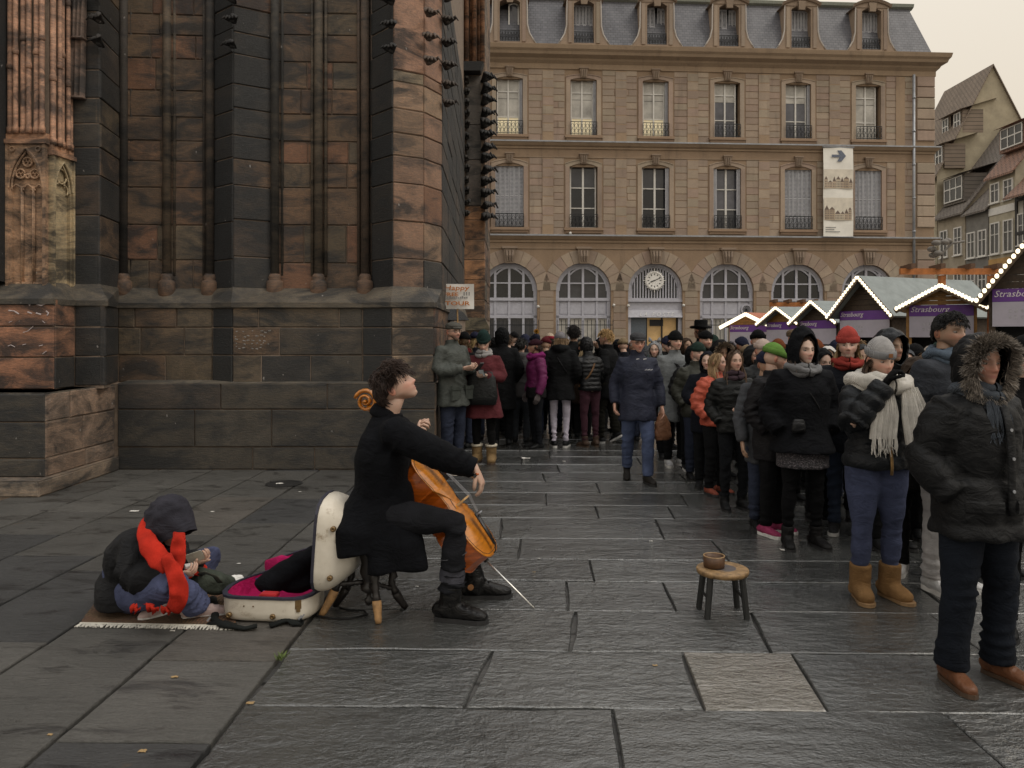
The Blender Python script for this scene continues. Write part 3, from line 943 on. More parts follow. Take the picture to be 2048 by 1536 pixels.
# ---- chalk scribbles and a faded stencil on the stones
M_CHALK = plain('chalk', (.46, .40, .40), .9, 0, .25, 40)
def scribble(name, strokes, d, r=.008, mat=None):
    b = MB()
    for st_ in strokes:
        P = [at(u, v, d) for u, v in st_]
        Q = []
        for a_, c_ in zip(P[:-1], P[1:]): Q += [a_, a_*.5 + c_*.5]
        Q.append(P[-1]); b.tube(Q, [(r*random.uniform(.7, 1.2), .003) for _ in Q], 5, (0, 0, 1))
    tag(b.build(name, mat or M_CHALK, lowz), kind='stuff')
scribble('chalk_marks', [[(24, 602), (27, 598), (23, 606)], [(44, 606), (52, 602), (62, 599), (56, 607), (60, 611)], [(72, 608), (82, 611), (91, 608)], [(97, 607), (102, 606), (104, 608)], [(17, 621), (28, 622), (38, 628)], [(55, 624), (64, 627)], [(72, 626), (82, 629)], [(92, 622), (97, 626), (94, 631)]], 8.60)
scribble('chalk_scratches', [[(18, 645), (24, 642)], [(46, 665), (56, 662), (66, 653)], [(85, 642), (90, 646)], [(16, 692), (22, 690), (30, 694)], [(45, 690), (52, 688)], [(85, 708), (93, 702)], [(78, 692), (86, 690)]], 8.60, .004)
st_ = []
for i_ in range(9):
    for j_ in range(5):
        u = 470 + i_*8.2 + random.uniform(-2, 2); v = 664 + j_*8 + random.uniform(-2.5, 2.5)
        if random.random() < .7: st_.append([(u, v), (u + random.uniform(2, 6), v + random.uniform(-1, 2))])
scribble('faded_stencil', st_, 9.618, .007, plain('faded_chalk', (.19, .18, .17), .9, 0, .4, 40))
# ================================================================== TOWN BUILDING (post office)
FA = V3(xat(970, 36.0), 36.0, 0); FB = V3(xat(1868, 37.3), 37.3, 0)
FL = np.linalg.norm(FB - FA); FE = (FB - FA) / FL; FN = V3(FE[1], -FE[0], 0); UZ = V3(0, 0, 1)
po = thing('post_office_building', FA + FE * 10, 'long three-storey buff sandstone building with arched ground floor windows and slate mansard', 'building')
def fs(u):                                        # facade coordinate of an image column
    k = (u - CX) / F_PX
    return (k * FA[1] - FA[0]) / (FE[0] - k * FE[1])
def fd(u): return FA[1] + FE[1] * fs(u)
def fz(v, u=1400): return zat(v, fd(u))
def FP(s, z, t=0.0): return FA + FE * s + UZ * z + FN * t
def fprism(b, poly, t0, t1, col=None): return b.prism(poly, FA, FE, UZ, FN, t0, t1, col)
def frect(b, s0, s1, z0, z1, t0, t1, col=None): return fprism(b, [(s0, z0), (s1, z0), (s1, z1), (s0, z1)], t0, t1, col)
def stonecol(k=1.0):
    c = random.choice([(.345, .268, .205), (.335, .268, .208), (.37, .288, .218), (.32, .242, .188), (.345, .255, .2), (.345, .282, .212), (.38, .30, .225), (.315, .242, .188)])
    g = random.uniform(.93, 1.06) * k
    return tuple(x * g for x in c)
S_L, S_R = -9.0, FL
WCOL = [1019, 1167, 1311, 1454, 1596, 1736]
WS = [fs(u) for u in WCOL]
Z1c, Z2c, Z3c = fz(487), fz(310), fz(128)         # undersides of the string courses / main cornice
Z1t, Z2t, Z3t = fz(473), fz(288), fz(103)
zA0, zA1 = fz(458), fz(337)                       # first-floor window
zB0, zB1 = fz(275), fz(165)                       # second-floor window
ARC_R = 1.30; ARC_C = fz(527) - ARC_R
HW1, HW2 = .66, .62
# wall built of piers and infills so every opening is a real opening
walls = MB()
WT = .55
def wall_band(z0, z1, openings):
    x = S_L
    for (s0, s1, o0, o1) in openings:
        frect(walls, x, s0, z0, z1, -WT, 0); 
        if o0 > z0: frect(walls, s0, s1, z0, o0, -WT, 0)
        if o1 < z1: frect(walls, s0, s1, o1, z1, -WT, 0)
        x = s1
    frect(walls, x, S_R, z0, z1, -WT, 0)
wall_band(Z1c, Z2c, [(s - HW1, s + HW1, zA0, zA1) for s in WS])
wall_band(Z2c, Z3t, [(s - HW2, s + HW2, zB0, zB1) for s in WS])
# ground floor: piers up to the spring, then plates that follow the arches
x = S_L
for s in WS:
    frect(walls, x, s - ARC_R, 0, ARC_C, -WT, 0); x = s + ARC_R
frect(walls, x, S_R, 0, ARC_C, -WT, 0)
x = S_L
for s in WS:
    frect(walls, x, s - ARC_R, ARC_C, Z1c, -WT, 0); x = s + ARC_R
    for i in range(16):
        a0, a1 = PI - PI * i / 16, PI - PI * (i+1) / 16
        fprism(walls, [(s + ARC_R * math.cos(a0), ARC_C + ARC_R * math.sin(a0)), (s + ARC_R * math.cos(a1), ARC_C + ARC_R * math.sin(a1)),
                       (s + ARC_R * math.cos(a1), Z1c), (s + ARC_R * math.cos(a0), Z1c)], -WT, 0)
frect(walls, x, S_R, ARC_C, Z1c, -WT, 0)
walls.c = [np.tile((.29, .205, .135), (len(c), 1)) for c in walls.c]
wall_o = walls.build('wall', M_ASHLAR, po, cols=True)
# body behind, with the side wall towards the street
bd = MB(); bd.prism([(S_L, -WT - .25), (S_R, -WT - .25), (S_R, -13), (S_L, -13)], FA, FE, FN, UZ, 0, Z3t - .05, (.27, .2, .14))
bd.prism([(S_R - WT, -WT - .25), (S_R - .001, -WT - .25), (S_R - .001, -WT), (S_R - WT, -WT)], FA, FE, FN, UZ, 0, Z3t - .05, (.27, .2, .14))
for i in range(0):
    pass
bd.build('rear_mass', M_ASHLAR, po, cols=True)

# ashlar facing stones: proud of the wall by a centimetre, coursed, cut around openings
stones = []
def face_course(z0, z1, segs, lmin=.55, lmax=1.15):
    for (a, b_) in segs:
        x = a
        while x < b_ - .05:
            L = random.uniform(lmin, lmax)
            if b_ - (x + L) < .3: L = b_ - x
            stones.append((x, min(x + L, b_), z0, z1)); x += L
def free(z0, z1, ops, lo, hi):
    segs = []; x = lo
    for (s0, s1, o0, o1) in ops:
        if z1 > o0 + .02 and z0 < o1 - .02:
            segs.append((x, s0)); x = s1
    segs.append((x, hi)); return [(a, b_) for a, b_ in segs if b_ - a > .12]
SQ = fs(1828)                                     # rusticated end strip starts here
SV = fs(940)
for (za, zb_, ops, n) in ((Z1t + .04, Z2c - .22, [(s - HW1 - .26, s + HW1 + .26, zA0 - .32, zA1 + .62) for s in WS], 11),
                          (Z2t + .04, Z3c - .35, [(s - HW2 - .26, s + HW2 + .26, zB0 - .32, zB1 + .45) for s in WS], 11)):
    zz = np.linspace(za, zb_, n + 1)
    for z0, z1 in zip(zz[:-1], zz[1:]): face_course(z0, z1, free(z0, z1, ops, SV, SQ - .02))
zz = np.linspace(.9, ARC_C + .05, 9)
for z0, z1 in zip(zz[:-1], zz[1:]): face_course(z0, z1, free(z0, z1, [(s - ARC_R - .1, s + ARC_R + .1, 0, 99) for s in WS], SV, SQ - .02))
stones.sort(key=lambda q: -(q[1] - q[0]) * (q[3] - q[2]))
def stone_mb(b, q, col):
    s0, s1, z0, z1 = q; g = .006; e = .012; t = .012 + random.uniform(0, .006)
    P = [FP(s0+g, z0+g, -.02), FP(s1-g, z0+g, -.02), FP(s1-g, z1-g, -.02), FP(s0+g, z1-g, -.02), FP(s0+g+e, z0+g+e, t), FP(s1-g-e, z0+g+e, t), FP(s1-g-e, z1-g-e, t), FP(s0+g+e, z1-g-e, t)]
    b.add(P, [(4,5,6,7), (0,1,5,4), (1,2,6,5), (2,3,7,6), (3,0,4,7)], col)
rest = MB()
for i, q in enumerate(stones):
    c = stonecol()
    if i < 290:
        b = MB(); stone_mb(b, q, c); b.build('facing_stone', M_ASHLAR, wall_o, cols=True)
    else: stone_mb(rest, q, c)
tag(rest.build('facing_stones', M_ASHLAR, wall_o, cols=True), kind='stuff')
# rusticated quoin strip at the street corner
z = .6; q_i = 0
while z < Z3c - .5:
    h = .52
    if not (Z1c - .5 < z < Z1t or Z2c - .5 < z < Z2t):
        b = MB(); t = .07
        c = stonecol()
        s0 = SQ + .12 + (.0 if q_i % 2 else .0)
        P = []
        for (tt, e) in ((-.01, 0), (t - .03, 0), (t, .03)):
            P += [FP(s0 + e, z + .015 + e, tt), FP(S_R + .02 - e, z + .015 + e, tt), FP(S_R + .02 - e, z + h - .015 - e, tt), FP(s0 + e, z + h - .015 - e, tt)]
        b.add(P, [(8,9,10,11)] + [(i, (i+1) % 4, 4 + (i+1) % 4, 4 + i) for i in range(4)] + [(4+i, 4+(i+1) % 4, 8 + (i+1) % 4, 8 + i) for i in range(4)], c)
        b.build('quoin_stone', M_ASHLAR, wall_o, cols=True)
    z += h; q_i += 1

def cornice(name, prof, s0=S_L, s1=None, col=(.33, .24, .16), mat=None, ret=True):
    """prof: (t, z) outline, extruded along the front and returned round the corner"""
    s1 = S_R if s1 is None else s1
    b = MB(); m = len(prof)
    rowsP = []
    rowsP.append([FP(s0, z, t) for t, z in prof])
    rowsP.append([FP(s1 + t, z, t) for t, z in prof])
    if ret: rowsP.append([FP(s1 + t, z, -12) for t, z in prof])
    b.grid(np.array(rowsP), col)
    return b.build(name, mat or M_ASHLAR, po, cols=True)
cornice('string_course', [(0, Z1c - .30), (.03, Z1c - .30), (.03, Z1c - .24), (0, Z1c - .24)], col=(.30, .22, .15))
cornice('cornice', [(0, Z1c - .02), (.05, Z1c), (.05, Z1c + .10), (.12, Z1c + .14), (.20, Z1c + .24), (.24, Z1t - .03), (.24, Z1t)])
cornice('zinc_cover', [(.25, Z1t - .05), (.25, Z1t + .015), (0, Z1t + .06)], col=(.3, .3, .32), mat=M_ZINC)
cornice('string_course', [(0, Z2c - .22), (.03, Z2c - .22), (.03, Z2c - .16), (0, Z2c - .16)], col=(.30, .22, .15))
cornice('cornice', [(0, Z2c + .18), (.05, Z2c + .2), (.05, Z2c + .28), (.13, Z2c + .33), (.19, Z2c + .42), (.23, Z2t - .03), (.23, Z2t)])
cornice('zinc_cover', [(.24, Z2t - .05), (.24, Z2t + .015), (0, Z2t + .06)], col=(.3, .3, .32), mat=M_ZINC)
cornice('main_cornice', [(0, Z3c - .42), (.06, Z3c - .38), (.06, Z3c - .15), (.18, Z3c - .02), (.22, Z3c + .06), (.42, Z3c + .18), (.46, Z3c + .30), (.54, Z3c + .40), (.58, Z3t - .02), (.58, Z3t), (-.3, Z3t + .10)])
# pilaster strips between the bays
for a, b_ in zip(WS[:-1], WS[1:]):
    m = (a + b_) / 2 + .06
    for (z0, z1) in ((Z1t + .05, Z2c - .24), (Z2t + .05, Z3c - .43)):
        b = MB(); frect(b, m - .26, m + .26, z0, z1, -.01, .045, (.35, .25, .165))
        for q in np.linspace(z0, z1, 9)[1:-1]: frect(b, m - .255, m + .255, q + .008, q + (z1 - z0) / 9, .045, .052, stonecol())
        b.build('pilaster', M_ASHLAR, po, cols=True)
b = MB()
m = fs(1800); 
for (z0, z1) in ((Z1t + .05, Z2c - .24), (Z2t + .05, Z3c - .43)): frect(b, m - .22, m + .22, z0, z1, -.01, .045, (.35, .25, .165))
b.build('pilaster', M_ASHLAR, po, cols=True)
# downpipe
dp = MB(); s = fs(1824)
dp.tube([FP(s, Z3c - .35, .16), FP(s, 3.0, .16)], [.065] * 2, 10)
for z in np.arange(3.4, Z3c - .5, 1.6): dp.lathe([(.085, 0), (.085, .08)], FP(s, z, .16), 10)
dp.build('downpipe', M_ZINC, po, True)

CURTAIN = plain('curtain', (.60, .57, .50), .9, 0, .12, 6, .2, 30)
ROOMLIT = plain('lit_blind', (.85, .74, .50), .8, 0, .1, 3, 0, 10, emit=.2)
def segarch(s, hw, z, rise, n=8):
    return [(s - hw + 2*hw*i/n, z + rise * (1 - (2*i/n - 1) ** 2)) for i in range(n + 1)]
def surround(b, s, hw, z0, z1, rise, wd=.2, t=.05, key=True, sill=True):
    frect(b, s - hw - wd, s - hw, z0, z1, -.02, t, stonecol(1.05)); frect(b, s + hw, s + hw + wd, z0, z1, -.02, t, stonecol(1.05))
    inn = segarch(s, hw, z1 - .001, rise); out = segarch(s, hw + wd, z1 + wd * .75, rise * 1.1)
    cc = stonecol(1.05)
    for i in range(8): fprism(b, [inn[i], inn[i+1], out[i+1], out[i]], -.02, t, cc)
    for sg in (-1, 1):
        fprism(b, sorted_ccw([(s + sg*hw, z1), (s + sg*(hw+wd), z1), (s + sg*(hw+wd), z1 + wd*.75)] ), -.02, t, cc)
    for i in range(8): b.tube([FP(*out[i], t), FP(*out[i+1], t)], [.03, .03], 5, col=cc)
    if sill:
        frect(b, s - hw - wd - .06, s + hw + wd + .06, z0 - .12, z0, -.02, t + .09, (.31, .215, .145)); frect(b, s - hw - wd, s + hw + wd, z0 - .24, z0 - .12, -.02, t + .03, (.29, .2, .135))
    if key:
        zk = z1 + rise * .8
        fprism(b, [(s - .13, zk), (s + .13, zk), (s + .19, zk + .42), (s - .19, zk + .42)], -.02, t + .10, (.27, .20, .145))
        fprism(b, [(s - .22, zk + .42), (s + .22, zk + .42), (s + .22, zk + .49), (s - .22, zk + .49)], -.02, t + .14, (.27, .2, .145))
        for sg in (-1, 0, 1): b.tube([FP(s + sg*.075, zk + .05, t + .11), FP(s + sg*.1, zk + .36, t + .13)], [.03, .035], 6, col=(.25, .19, .14))
def sorted_ccw(p):
    c = np.mean(p, axis=0); return sorted(p, key=lambda q: math.atan2(q[1] - c[1], q[0] - c[0]))
def railing(parent, s, hw, z0, h=.62, t=.12):
    b = MB()
    for z in (z0 + .05, z0 + h): b.bar(FP(s - hw, z, t), FP(s + hw, z, t), .03, .03)
    n = 7
    for i in range(n + 1):
        x = s - hw + 2*hw*i/n; b.bar(FP(x, z0, t), FP(x, z0 + h, t), .016)
    for i in range(n):
        x = s - hw + 2*hw*(i+.5)/n; r = hw / n * .9
        for zc in (z0 + .2, z0 + .43):
            b.tube([FP(x + math.cos(a)*r, zc + math.sin(a)*r*1.2, t) for a in np.linspace(0, 2*PI, 9)], [.009] * 9, 4)
        b.bar(FP(x - r, z0 + .08, t), FP(x + r, z0 + h - .04, t), .011)
    b.build('railing', M_IRON, parent)
def louvres(parent, s0, s1, z0, z1, t0, folds=4, name='shutter', ang=None):
    """folded or closed louvred shutter leaves"""
    w_ = (s1 - s0) / folds
    for i in range(folds):
        b = MB(); a, c = s0 + w_*i + .006, s0 + w_*(i+1) - .006
        tt = t0 + (.012 if i % 2 else 0)
        for (p, q) in ((a, a + .035), (c - .035, c)): frect(b, p, q, z0, z1, tt - .02, tt + .02)
        for z in (z0, (z0 + z1) / 2 - .03, z1 - .07): frect(b, a + .035, c - .035, z, z + .07, tt - .018, tt + .016)
        z = z0 + .09
        while z < z1 - .08:
            b.add([FP(a + .035, z, tt + .014), FP(c - .035, z, tt + .014), FP(c - .035, z + .05, tt - .014), FP(a + .035, z + .05, tt - .014)], [(0,1,2,3)]); z += .062
        b.build(name, M_SHUT, parent)
def sash(parent, s, hw, z0, z1, rise, cols=2, rows_=3, t=-.22, fr=.06, glass=None, mull=.09, mat=None, top=None):
    """painted frame with separate panes; panes are sub-parts"""
    mat = mat or M_PAINT_WHITE
    b = MB()
    for (p, q) in ((s - hw, s - hw + fr), (s + hw - fr, s + hw)): frect(b, p, q, z0, z1 + rise*.3, t - .04, t + .04)
    frect(b, s - hw, s + hw, z0, z0 + fr, t - .04, t + .04)
    arc = segarch(s, hw, z1, rise)
    for i in range(8): fprism(b, [(arc[i][0], arc[i][1] - fr), (arc[i+1][0], arc[i+1][1] - fr), arc[i+1], arc[i]], t - .04, t + .04)
    for i in range(1, cols):
        x = s - hw + 2*hw*i/cols; frect(b, x - mull/2, x + mull/2, z0, z1 + rise - .01, t - .04, t + .05)
    for i in range(1, rows_):
        z = z0 + (z1 - z0) * i / rows_
        if i == rows_ - 1 and top: z = top
        frect(b, s - hw, s + hw, z - .022, z + .022, t - .035, t + .035)
    fo = b.build('frame', mat, parent)
    for i in range(cols):
        for j in range(rows_):
            x0 = s - hw + 2*hw*i/cols; x1 = x0 + 2*hw/cols; a = z0 + (z1 - z0)*j/rows_; c = z0 + (z1 - z0)*(j+1)/rows_ + (rise if j == rows_-1 else 0)
            pb = MB(); frect(pb, x0 + .01, x1 - .01, a + .01, c - .01, t - .015 - .002*random.random(), t - .005)
            pb.build('pane', glass[j % len(glass)] if isinstance(glass, list) else (glass or M_GLASS_DARK), parent)
def glassy(name, col, rough=.08):
    return plain(name, col, rough, 0, .35, 1.6, .04, 3)
G_SKY = glassy('glass_pale_reflection', (.10, .10, .115)); G_MID = glassy('glass_grey', (.045, .046, .052)); G_CURT = glassy('glass_over_curtain', (.42, .40, .36), .2)
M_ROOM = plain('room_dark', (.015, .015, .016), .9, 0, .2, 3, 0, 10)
cond1 = ['closed', 'sash', 'sash_r', 'open_r', 'closed', 'closed']
cond2 = ['lit', 'lit', 'lit', 'grey', 'grey', 'pale']
for i, s in enumerate(WS):
    # first floor
    b = MB(); surround(b, s, HW1, zA0, zA1, .16); win = b.build('window', M_ASHLAR, po, cols=True)
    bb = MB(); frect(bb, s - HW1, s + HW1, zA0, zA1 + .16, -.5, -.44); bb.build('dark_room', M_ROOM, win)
    if cond1[i] == 'closed': louvres(win, s - HW1, s + HW1, zA0 + .05, zA1 + .06, -.08, 6)
    else:
        sash(win, s, HW1 - .04, zA0, zA1, .14, 2, 3, glass=[M_GLASS_DARK, M_GLASS_DARK, G_MID] if i < 3 else [G_MID, G_SKY, G_SKY])
        if i != 1: louvres(win, s + HW1 - .19, s + HW1 - .01, zA0 + .05, zA1, -.06, 2)
        if i == 3: louvres(win, s - HW1 + .01, s - HW1 + .18, zA0 + .05, zA1, -.06, 2)
    railing(win, s, HW1, zA0)
    # second floor
    b = MB(); surround(b, s, HW2, zB0, zB1, .10); win = b.build('window', M_ASHLAR, po, cols=True)
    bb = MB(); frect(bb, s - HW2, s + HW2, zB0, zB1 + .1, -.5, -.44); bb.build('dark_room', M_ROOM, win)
    gl = {'lit': [ROOMLIT, G_CURT, G_CURT], 'grey': [G_SKY, G_SKY, G_CURT], 'pale': [G_CURT, G_CURT, G_CURT]}[cond2[i]]
    sash(win, s - .05, HW2 - .09, zB0, zB1, .08, 2, 3, glass=gl, top=zB1 - .55, mull=.07)
    if i in (0, 1, 2, 4): louvres(win, s + HW2 - .15, s + HW2 - .01, zB0 + .05, zB1, -.10, 2)
    railing(win, s, HW2, zB0)

# ---- arched ground-floor windows
def archpts(s, r, n=20, z=ARC_C): return [(s - r * math.cos(PI*i/n), z + r * math.sin(PI*i/n)) for i in range(n + 1)]
def lunette_glass(b, s0, s1, s, r, z0, t, zbar=None):
    """glass cut to the arch between s0 and s1 above z0"""
    n = 8; xs = np.linspace(s0, s1, n + 1)
    for i in range(n):
        h0 = ARC_C + math.sqrt(max(0, r*r - (xs[i]-s)**2)); h1 = ARC_C + math.sqrt(max(0, r*r - (xs[i+1]-s)**2))
        if max(h0, h1) - z0 > .02: fprism(b, [(xs[i], z0), (xs[i+1], z0), (xs[i+1], max(h1, z0+.001)), (xs[i], max(h0, z0+.001))], t - .01, t)
ZT = fz(597); ZTB = fz(567); ZPB = fz(634)
for i, s in enumerate(WS):
    # voussoir ring and keystone
    b = MB(); n = 13; r0, r1 = ARC_R, ARC_R + .62
    for k in range(n):
        if k == n // 2: continue
        a0, a1 = PI - PI*k/n, PI - PI*(k+1)/n; e = .006
        a0 -= e; a1 += e
        fprism(b, [(s + r0*math.cos(a0), ARC_C + r0*math.sin(a0)), (s + r1*math.cos(a0), ARC_C + r1*math.sin(a0)), (s + r1*math.cos(a1), ARC_C + r1*math.sin(a1)), (s + r0*math.cos(a1), ARC_C + r0*math.sin(a1))][::-1], -.02, .035, stonecol(1.02))
    zk = ARC_C + ARC_R - .05
    fprism(b, [(s - .20, zk), (s + .20, zk), (s + .30, zk + .68), (s - .30, zk + .68)], -.02, .22, (.27, .205, .15))
    fprism(b, [(s - .36, zk + .68), (s + .36, zk + .68), (s + .36, zk + .78), (s - .36, zk + .78)], -.02, .28, (.28, .21, .155))
    for sg in (-1, 0, 1): b.tube([FP(s + sg*.11, zk + .08, .22), FP(s + sg*.13, zk + .35, .27), FP(s + sg*.15, zk + .6, .23)], [.04, .06, .05], 7, col=(.25, .19, .145))
    win = b.build('arched_window', M_ASHLAR, po, cols=True)
    t = -.22; r = ARC_R - .005
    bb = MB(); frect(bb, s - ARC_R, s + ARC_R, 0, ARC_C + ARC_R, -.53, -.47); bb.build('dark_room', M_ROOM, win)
    fr = MB(); P0 = archpts(s, r); P1 = archpts(s, r - .11); P2 = archpts(s, r - .2)
    for k in range(20):
        fprism(fr, [P1[k], P1[k+1], P0[k+1], P0[k]], t - .05, t + .07); fprism(fr, [P2[k], P2[k+1], P1[k+1], P1[k]], t - .05, t + .03)
    for sg in (-1, 1):
        a, c = sorted((s + sg*r, s + sg*(r - .16))); frect(fr, a, c, .4, ARC_C, t - .05, t + .06)
    frect(fr, s - r, s + r, ZT - .12, ZT + .02, t - .05, t + .09)
    if i == 2:                                    # the entrance: barred lunette, fascia with lettering, doors
        fo = fr.build('frame', M_PAINT_GREY, win)
        for k in range(17):
            x = s - r + .2 + (2*r - .4) * k / 16; h = ARC_C + math.sqrt(max(.01, (r-.12)**2 - (x - s)**2))
            bar = MB(); frect(bar, x - .028, x + .028, ZT, h, t - .03, t + .03); bar.build('lunette_bar', M_PAINT_GREY, win)
        pb = MB(); lunette_glass(pb, s - r + .1, s + r - .1, s, r - .1, ZT, t - .04); pb.build('pane', M_GLASS_DARK, win)
        fb = MB(); frect(fb, s - r, s + r, ZPB + .32, ZT - .12, t - .05, t + .05)
        fb.prism([(0, 0), (.16, 0), (.05, .34), (0, .34)], FP(s - r - .05, ZPB - .02, t + .05), FN, UZ, FE, 0, 2*r + .1)
        frect(fb, s - r - .03, s + r + .03, ZT - .16, ZT - .08, t, t + .14)
        fascia = fb.build('fascia', M_PAINT_GREY, win)
        db = MB(); frect(db, s - r + .16, s - r + .9, .1, ZPB - .03, t - .06, t - .01); db.build('side_panel', plain('slate_grey_panel', (.10, .12, .14), .5), win)
        d2 = MB(); frect(d2, s - r + .92, s + r - .2, .1, ZPB - .03, t - .2, t - .16); d2.build('lit_doorway', plain('warm_interior', (.55, .36, .16), .7, 0, .25, 2, 0, 5, emit=.10), win)
        d3 = MB()
        for x in (s - r + .9, s + .35, s + r - .22): frect(d3, x, x + .06, .1, ZPB - .03, t - .15, t - .05)
        frect(d3, s - .2, s + .45, ZPB - .42, ZPB - .12, t - .14, t - .1); d3.build('door_frame', M_IRON, win)
    else:
        for x in (s - .66, s, s + .66):
            frect(fr, x - .055, x + .055, .4, ARC_C + math.sqrt((r-.1)**2 - (x-s)**2), t - .05, t + .05)
        for z in (ZTB,): frect(fr, s - r + .1, s + r - .1, z - .03, z + .03, t - .04, t + .04)
        frect(fr, s - r, s + r, ZPB - .06, ZPB + .06, t - .05, t + .06)
        for k in range(8):                         # pointed double light in the middle
            p = [(s - .60 + 1.2*j/8, ARC_C + .72 + .32*(1 - abs(2*j/8 - 1)**2)) for j in range(9)]
            fprism(fr, [p[k], p[k+1], (p[k+1][0], p[k+1][1] + .09), (p[k][0], p[k][1] + .09)], t - .04, t + .04)
        fr.build('frame', M_PAINT_GREY, win)
        pn = MB(); frect(pn, s - r + .16, s + r - .16, ZPB + .06, ZT - .12, t - .05, t - .01)
        for (a, c) in ((s - r + .22, s - .72), (s - .6, s + .6), (s + .72, s + r - .22)): frect(pn, a, c, ZPB + .14, ZT - .2, t - .01, t + .015)
        pn.build('spandrel_panel', M_PAINT_GREY, win)
        xs = [s - r + .1, s - .66, s, s + .66, s + r - .1]
        for a, c in zip(xs[:-1], xs[1:]):
            gm = [M_GLASS_DARK, G_MID, M_GLASS_DARK, G_MID, M_GLASS_DARK, G_MID][i]
            pb = MB(); lunette_glass(pb, a, c, s, r - .1, ZT, t - .03); pb.build('pane', gm, win)
            pb = MB(); frect(pb, a, c, .5, ZPB - .05, t - .04, t - .03); pb.build('pane', [G_MID, G_CURT, 0, G_CURT, G_MID, G_MID][i], win)
# lettering over the entrance
def text_mesh(txt, size, mat, name='lettering', parent=None, shear=0.0, extrude=.004, font_scale=(1, 1), align='CENTER', bold=0.0):
    cu = bpy.data.curves.new(name, 'FONT'); cu.body = txt; cu.size = size; cu.extrude = extrude; cu.shear = shear; cu.align_x = align; cu.align_y = 'CENTER'; cu.offset = bold
    cu.resolution_u = 2
    ob = bpy.data.objects.new('t', cu)
    ev, dg = evaluated(ob); me = bpy.data.meshes.new_from_object(ev)
    bpy.data.objects.remove(ob); bpy.data.curves.remove(cu)
    me.materials.clear(); me.materials.append(mat)
    for v in me.vertices: v.co.x *= font_scale[0]; v.co.y *= font_scale[1]
    o = bpy.data.objects.new(name, me); COL.objects.link(o)
    return o
def place_text(o, p, ex, ey, parent=None):
    ex = nrm(ex); ey = nrm(ey); ez = np.cross(ex, ey)
    M = np.eye(4); M[:3, 0] = ex; M[:3, 1] = ey; M[:3, 2] = ez
    loc = np.asarray(p, float)
    if parent is not None:
        o.parent = parent
        if parent in ORG: loc = loc - ORG[parent]; ORG[o] = ORG[parent]
    M[:3, 3] = loc
    o.matrix_local = Matrix(M.tolist())
    return o
M_LETTER = plain('pale_letters', (.62, .62, .62), .5)
sdn = nrm(FN * .30 + UZ * .95)
lt = text_mesh('L A   P O S T E', .26, M_LETTER, shear=.35)
place_text(lt, FP(WS[2] + .05, ZPB + .12, -.22 + .05 + .145), FE, nrm(UZ * .34 - FN * .11), fascia)
# small lamps and grilles on the piers
for u, v in ((1227, 611), (1256, 612), (1366, 611), (1140, 469), (1076, 614)):
    b = MB(); s = fs(u); z = fz(v); b.ell(FP(s, z, .10), (.07, .07, .07), 8, 6); b.bar(FP(s, z, 0), FP(s, z, .1), .03); b.build('wall_spotlight', M_PAINT_WHITE, po, True)
b = MB(); s = fs(1495); b.lathe([(.27, 0), (.27, .07), (.2, .07), (.2, .02)], FP(s, fz(619), -.2), 18, FN); ext = b.build('extractor_fan', M_PAINT_GREY, po)
b = MB()
for a in np.linspace(0, PI, 6, endpoint=False): b.bar(FP(s + .19*math.cos(a), fz(619) + .19*math.sin(a), -.14), FP(s - .19*math.cos(a), fz(619) - .19*math.sin(a), -.14), .03, .01)
b.build('fan_blades', M_IRON, ext)

# ---- mansard roof and dormers
def make_slate():
    k = NT('slate'); p = k.pos((1, 1, 1))
    br = k.n('TexBrick'); br.inputs['Scale'].default_value = 1.0
    br.inputs['Brick Width'].default_value = .22; br.inputs['Row Height'].default_value = .13; br.inputs['Mortar Size'].default_value = .012
    br.inputs['Color1'].default_value = (.075, .076, .09, 1); br.inputs['Color2'].default_value = (.115, .115, .13, 1); br.inputs['Mortar'].default_value = (.05, .05, .056, 1)
    mp = k.n('Mapping'); mp.inputs['Rotation'].default_value = (R(90), 0, 0); k.l(k.n('NewGeometry').outputs['Position'], mp.inputs['Vector']); k.l(mp.outputs[0], br.inputs['Vector'])
    f = k.noise(1.0, 5, .6, k.pos((1.6, 1.6, .3)))
    k.color(k.mix(k.ramp(f, [(.4, 0.0), (.7, .35)]), br.outputs['Color'], (.19, .19, .21)))
    k.setv('Roughness', .5); k.bump(br.outputs['Fac'], .5, -.02)
    return k.m
M_SLATE = make_slate()
ZR0, ZR1 = Z3t + .06, fz(-4)
SB = .75
rf = MB()
rf.add([FP(S_L, ZR0, .25), FP(S_R - .25, ZR0, .25), FP(S_R - .25 - SB, ZR1, .25 - SB), FP(S_L, ZR1, .25 - SB), FP(S_R - .25, ZR0, -12), FP(S_R - .25 - SB, ZR1, -12)], [(0,1,2,3), (1,4,5,2)])
rf.add([FP(S_L, ZR1, .25 - SB), FP(S_R - .25 - SB, ZR1, .25 - SB), FP(S_R - 4, ZR1 + 1.6, -5), FP(S_L, ZR1 + 1.6, -5), FP(S_R - .25 - SB, ZR1, -12)], [(0,1,2,3), (1,4,2)])
roof = rf.build('mansard_roof', M_SLATE, po)
rm = MB()
for pr in ([(.25 - SB - .02, ZR1 - .1), (.25 - SB + .16, ZR1 - .02), (.25 - SB + .2, ZR1 + .12), (.25 - SB - .05, ZR1 + .22)],):
    rm.grid(np.array([[FP(S_L, z, t) for t, z in pr], [FP(S_R - .25 - SB + .2, z, t) for t, z in pr], [FP(S_R - .25 - SB + (t - .25 + SB), z, -12) for t, z in pr]]))
rm.build('roof_moulding', plain('verdigris_moulding', (.24, .26, .22), .6), roof)
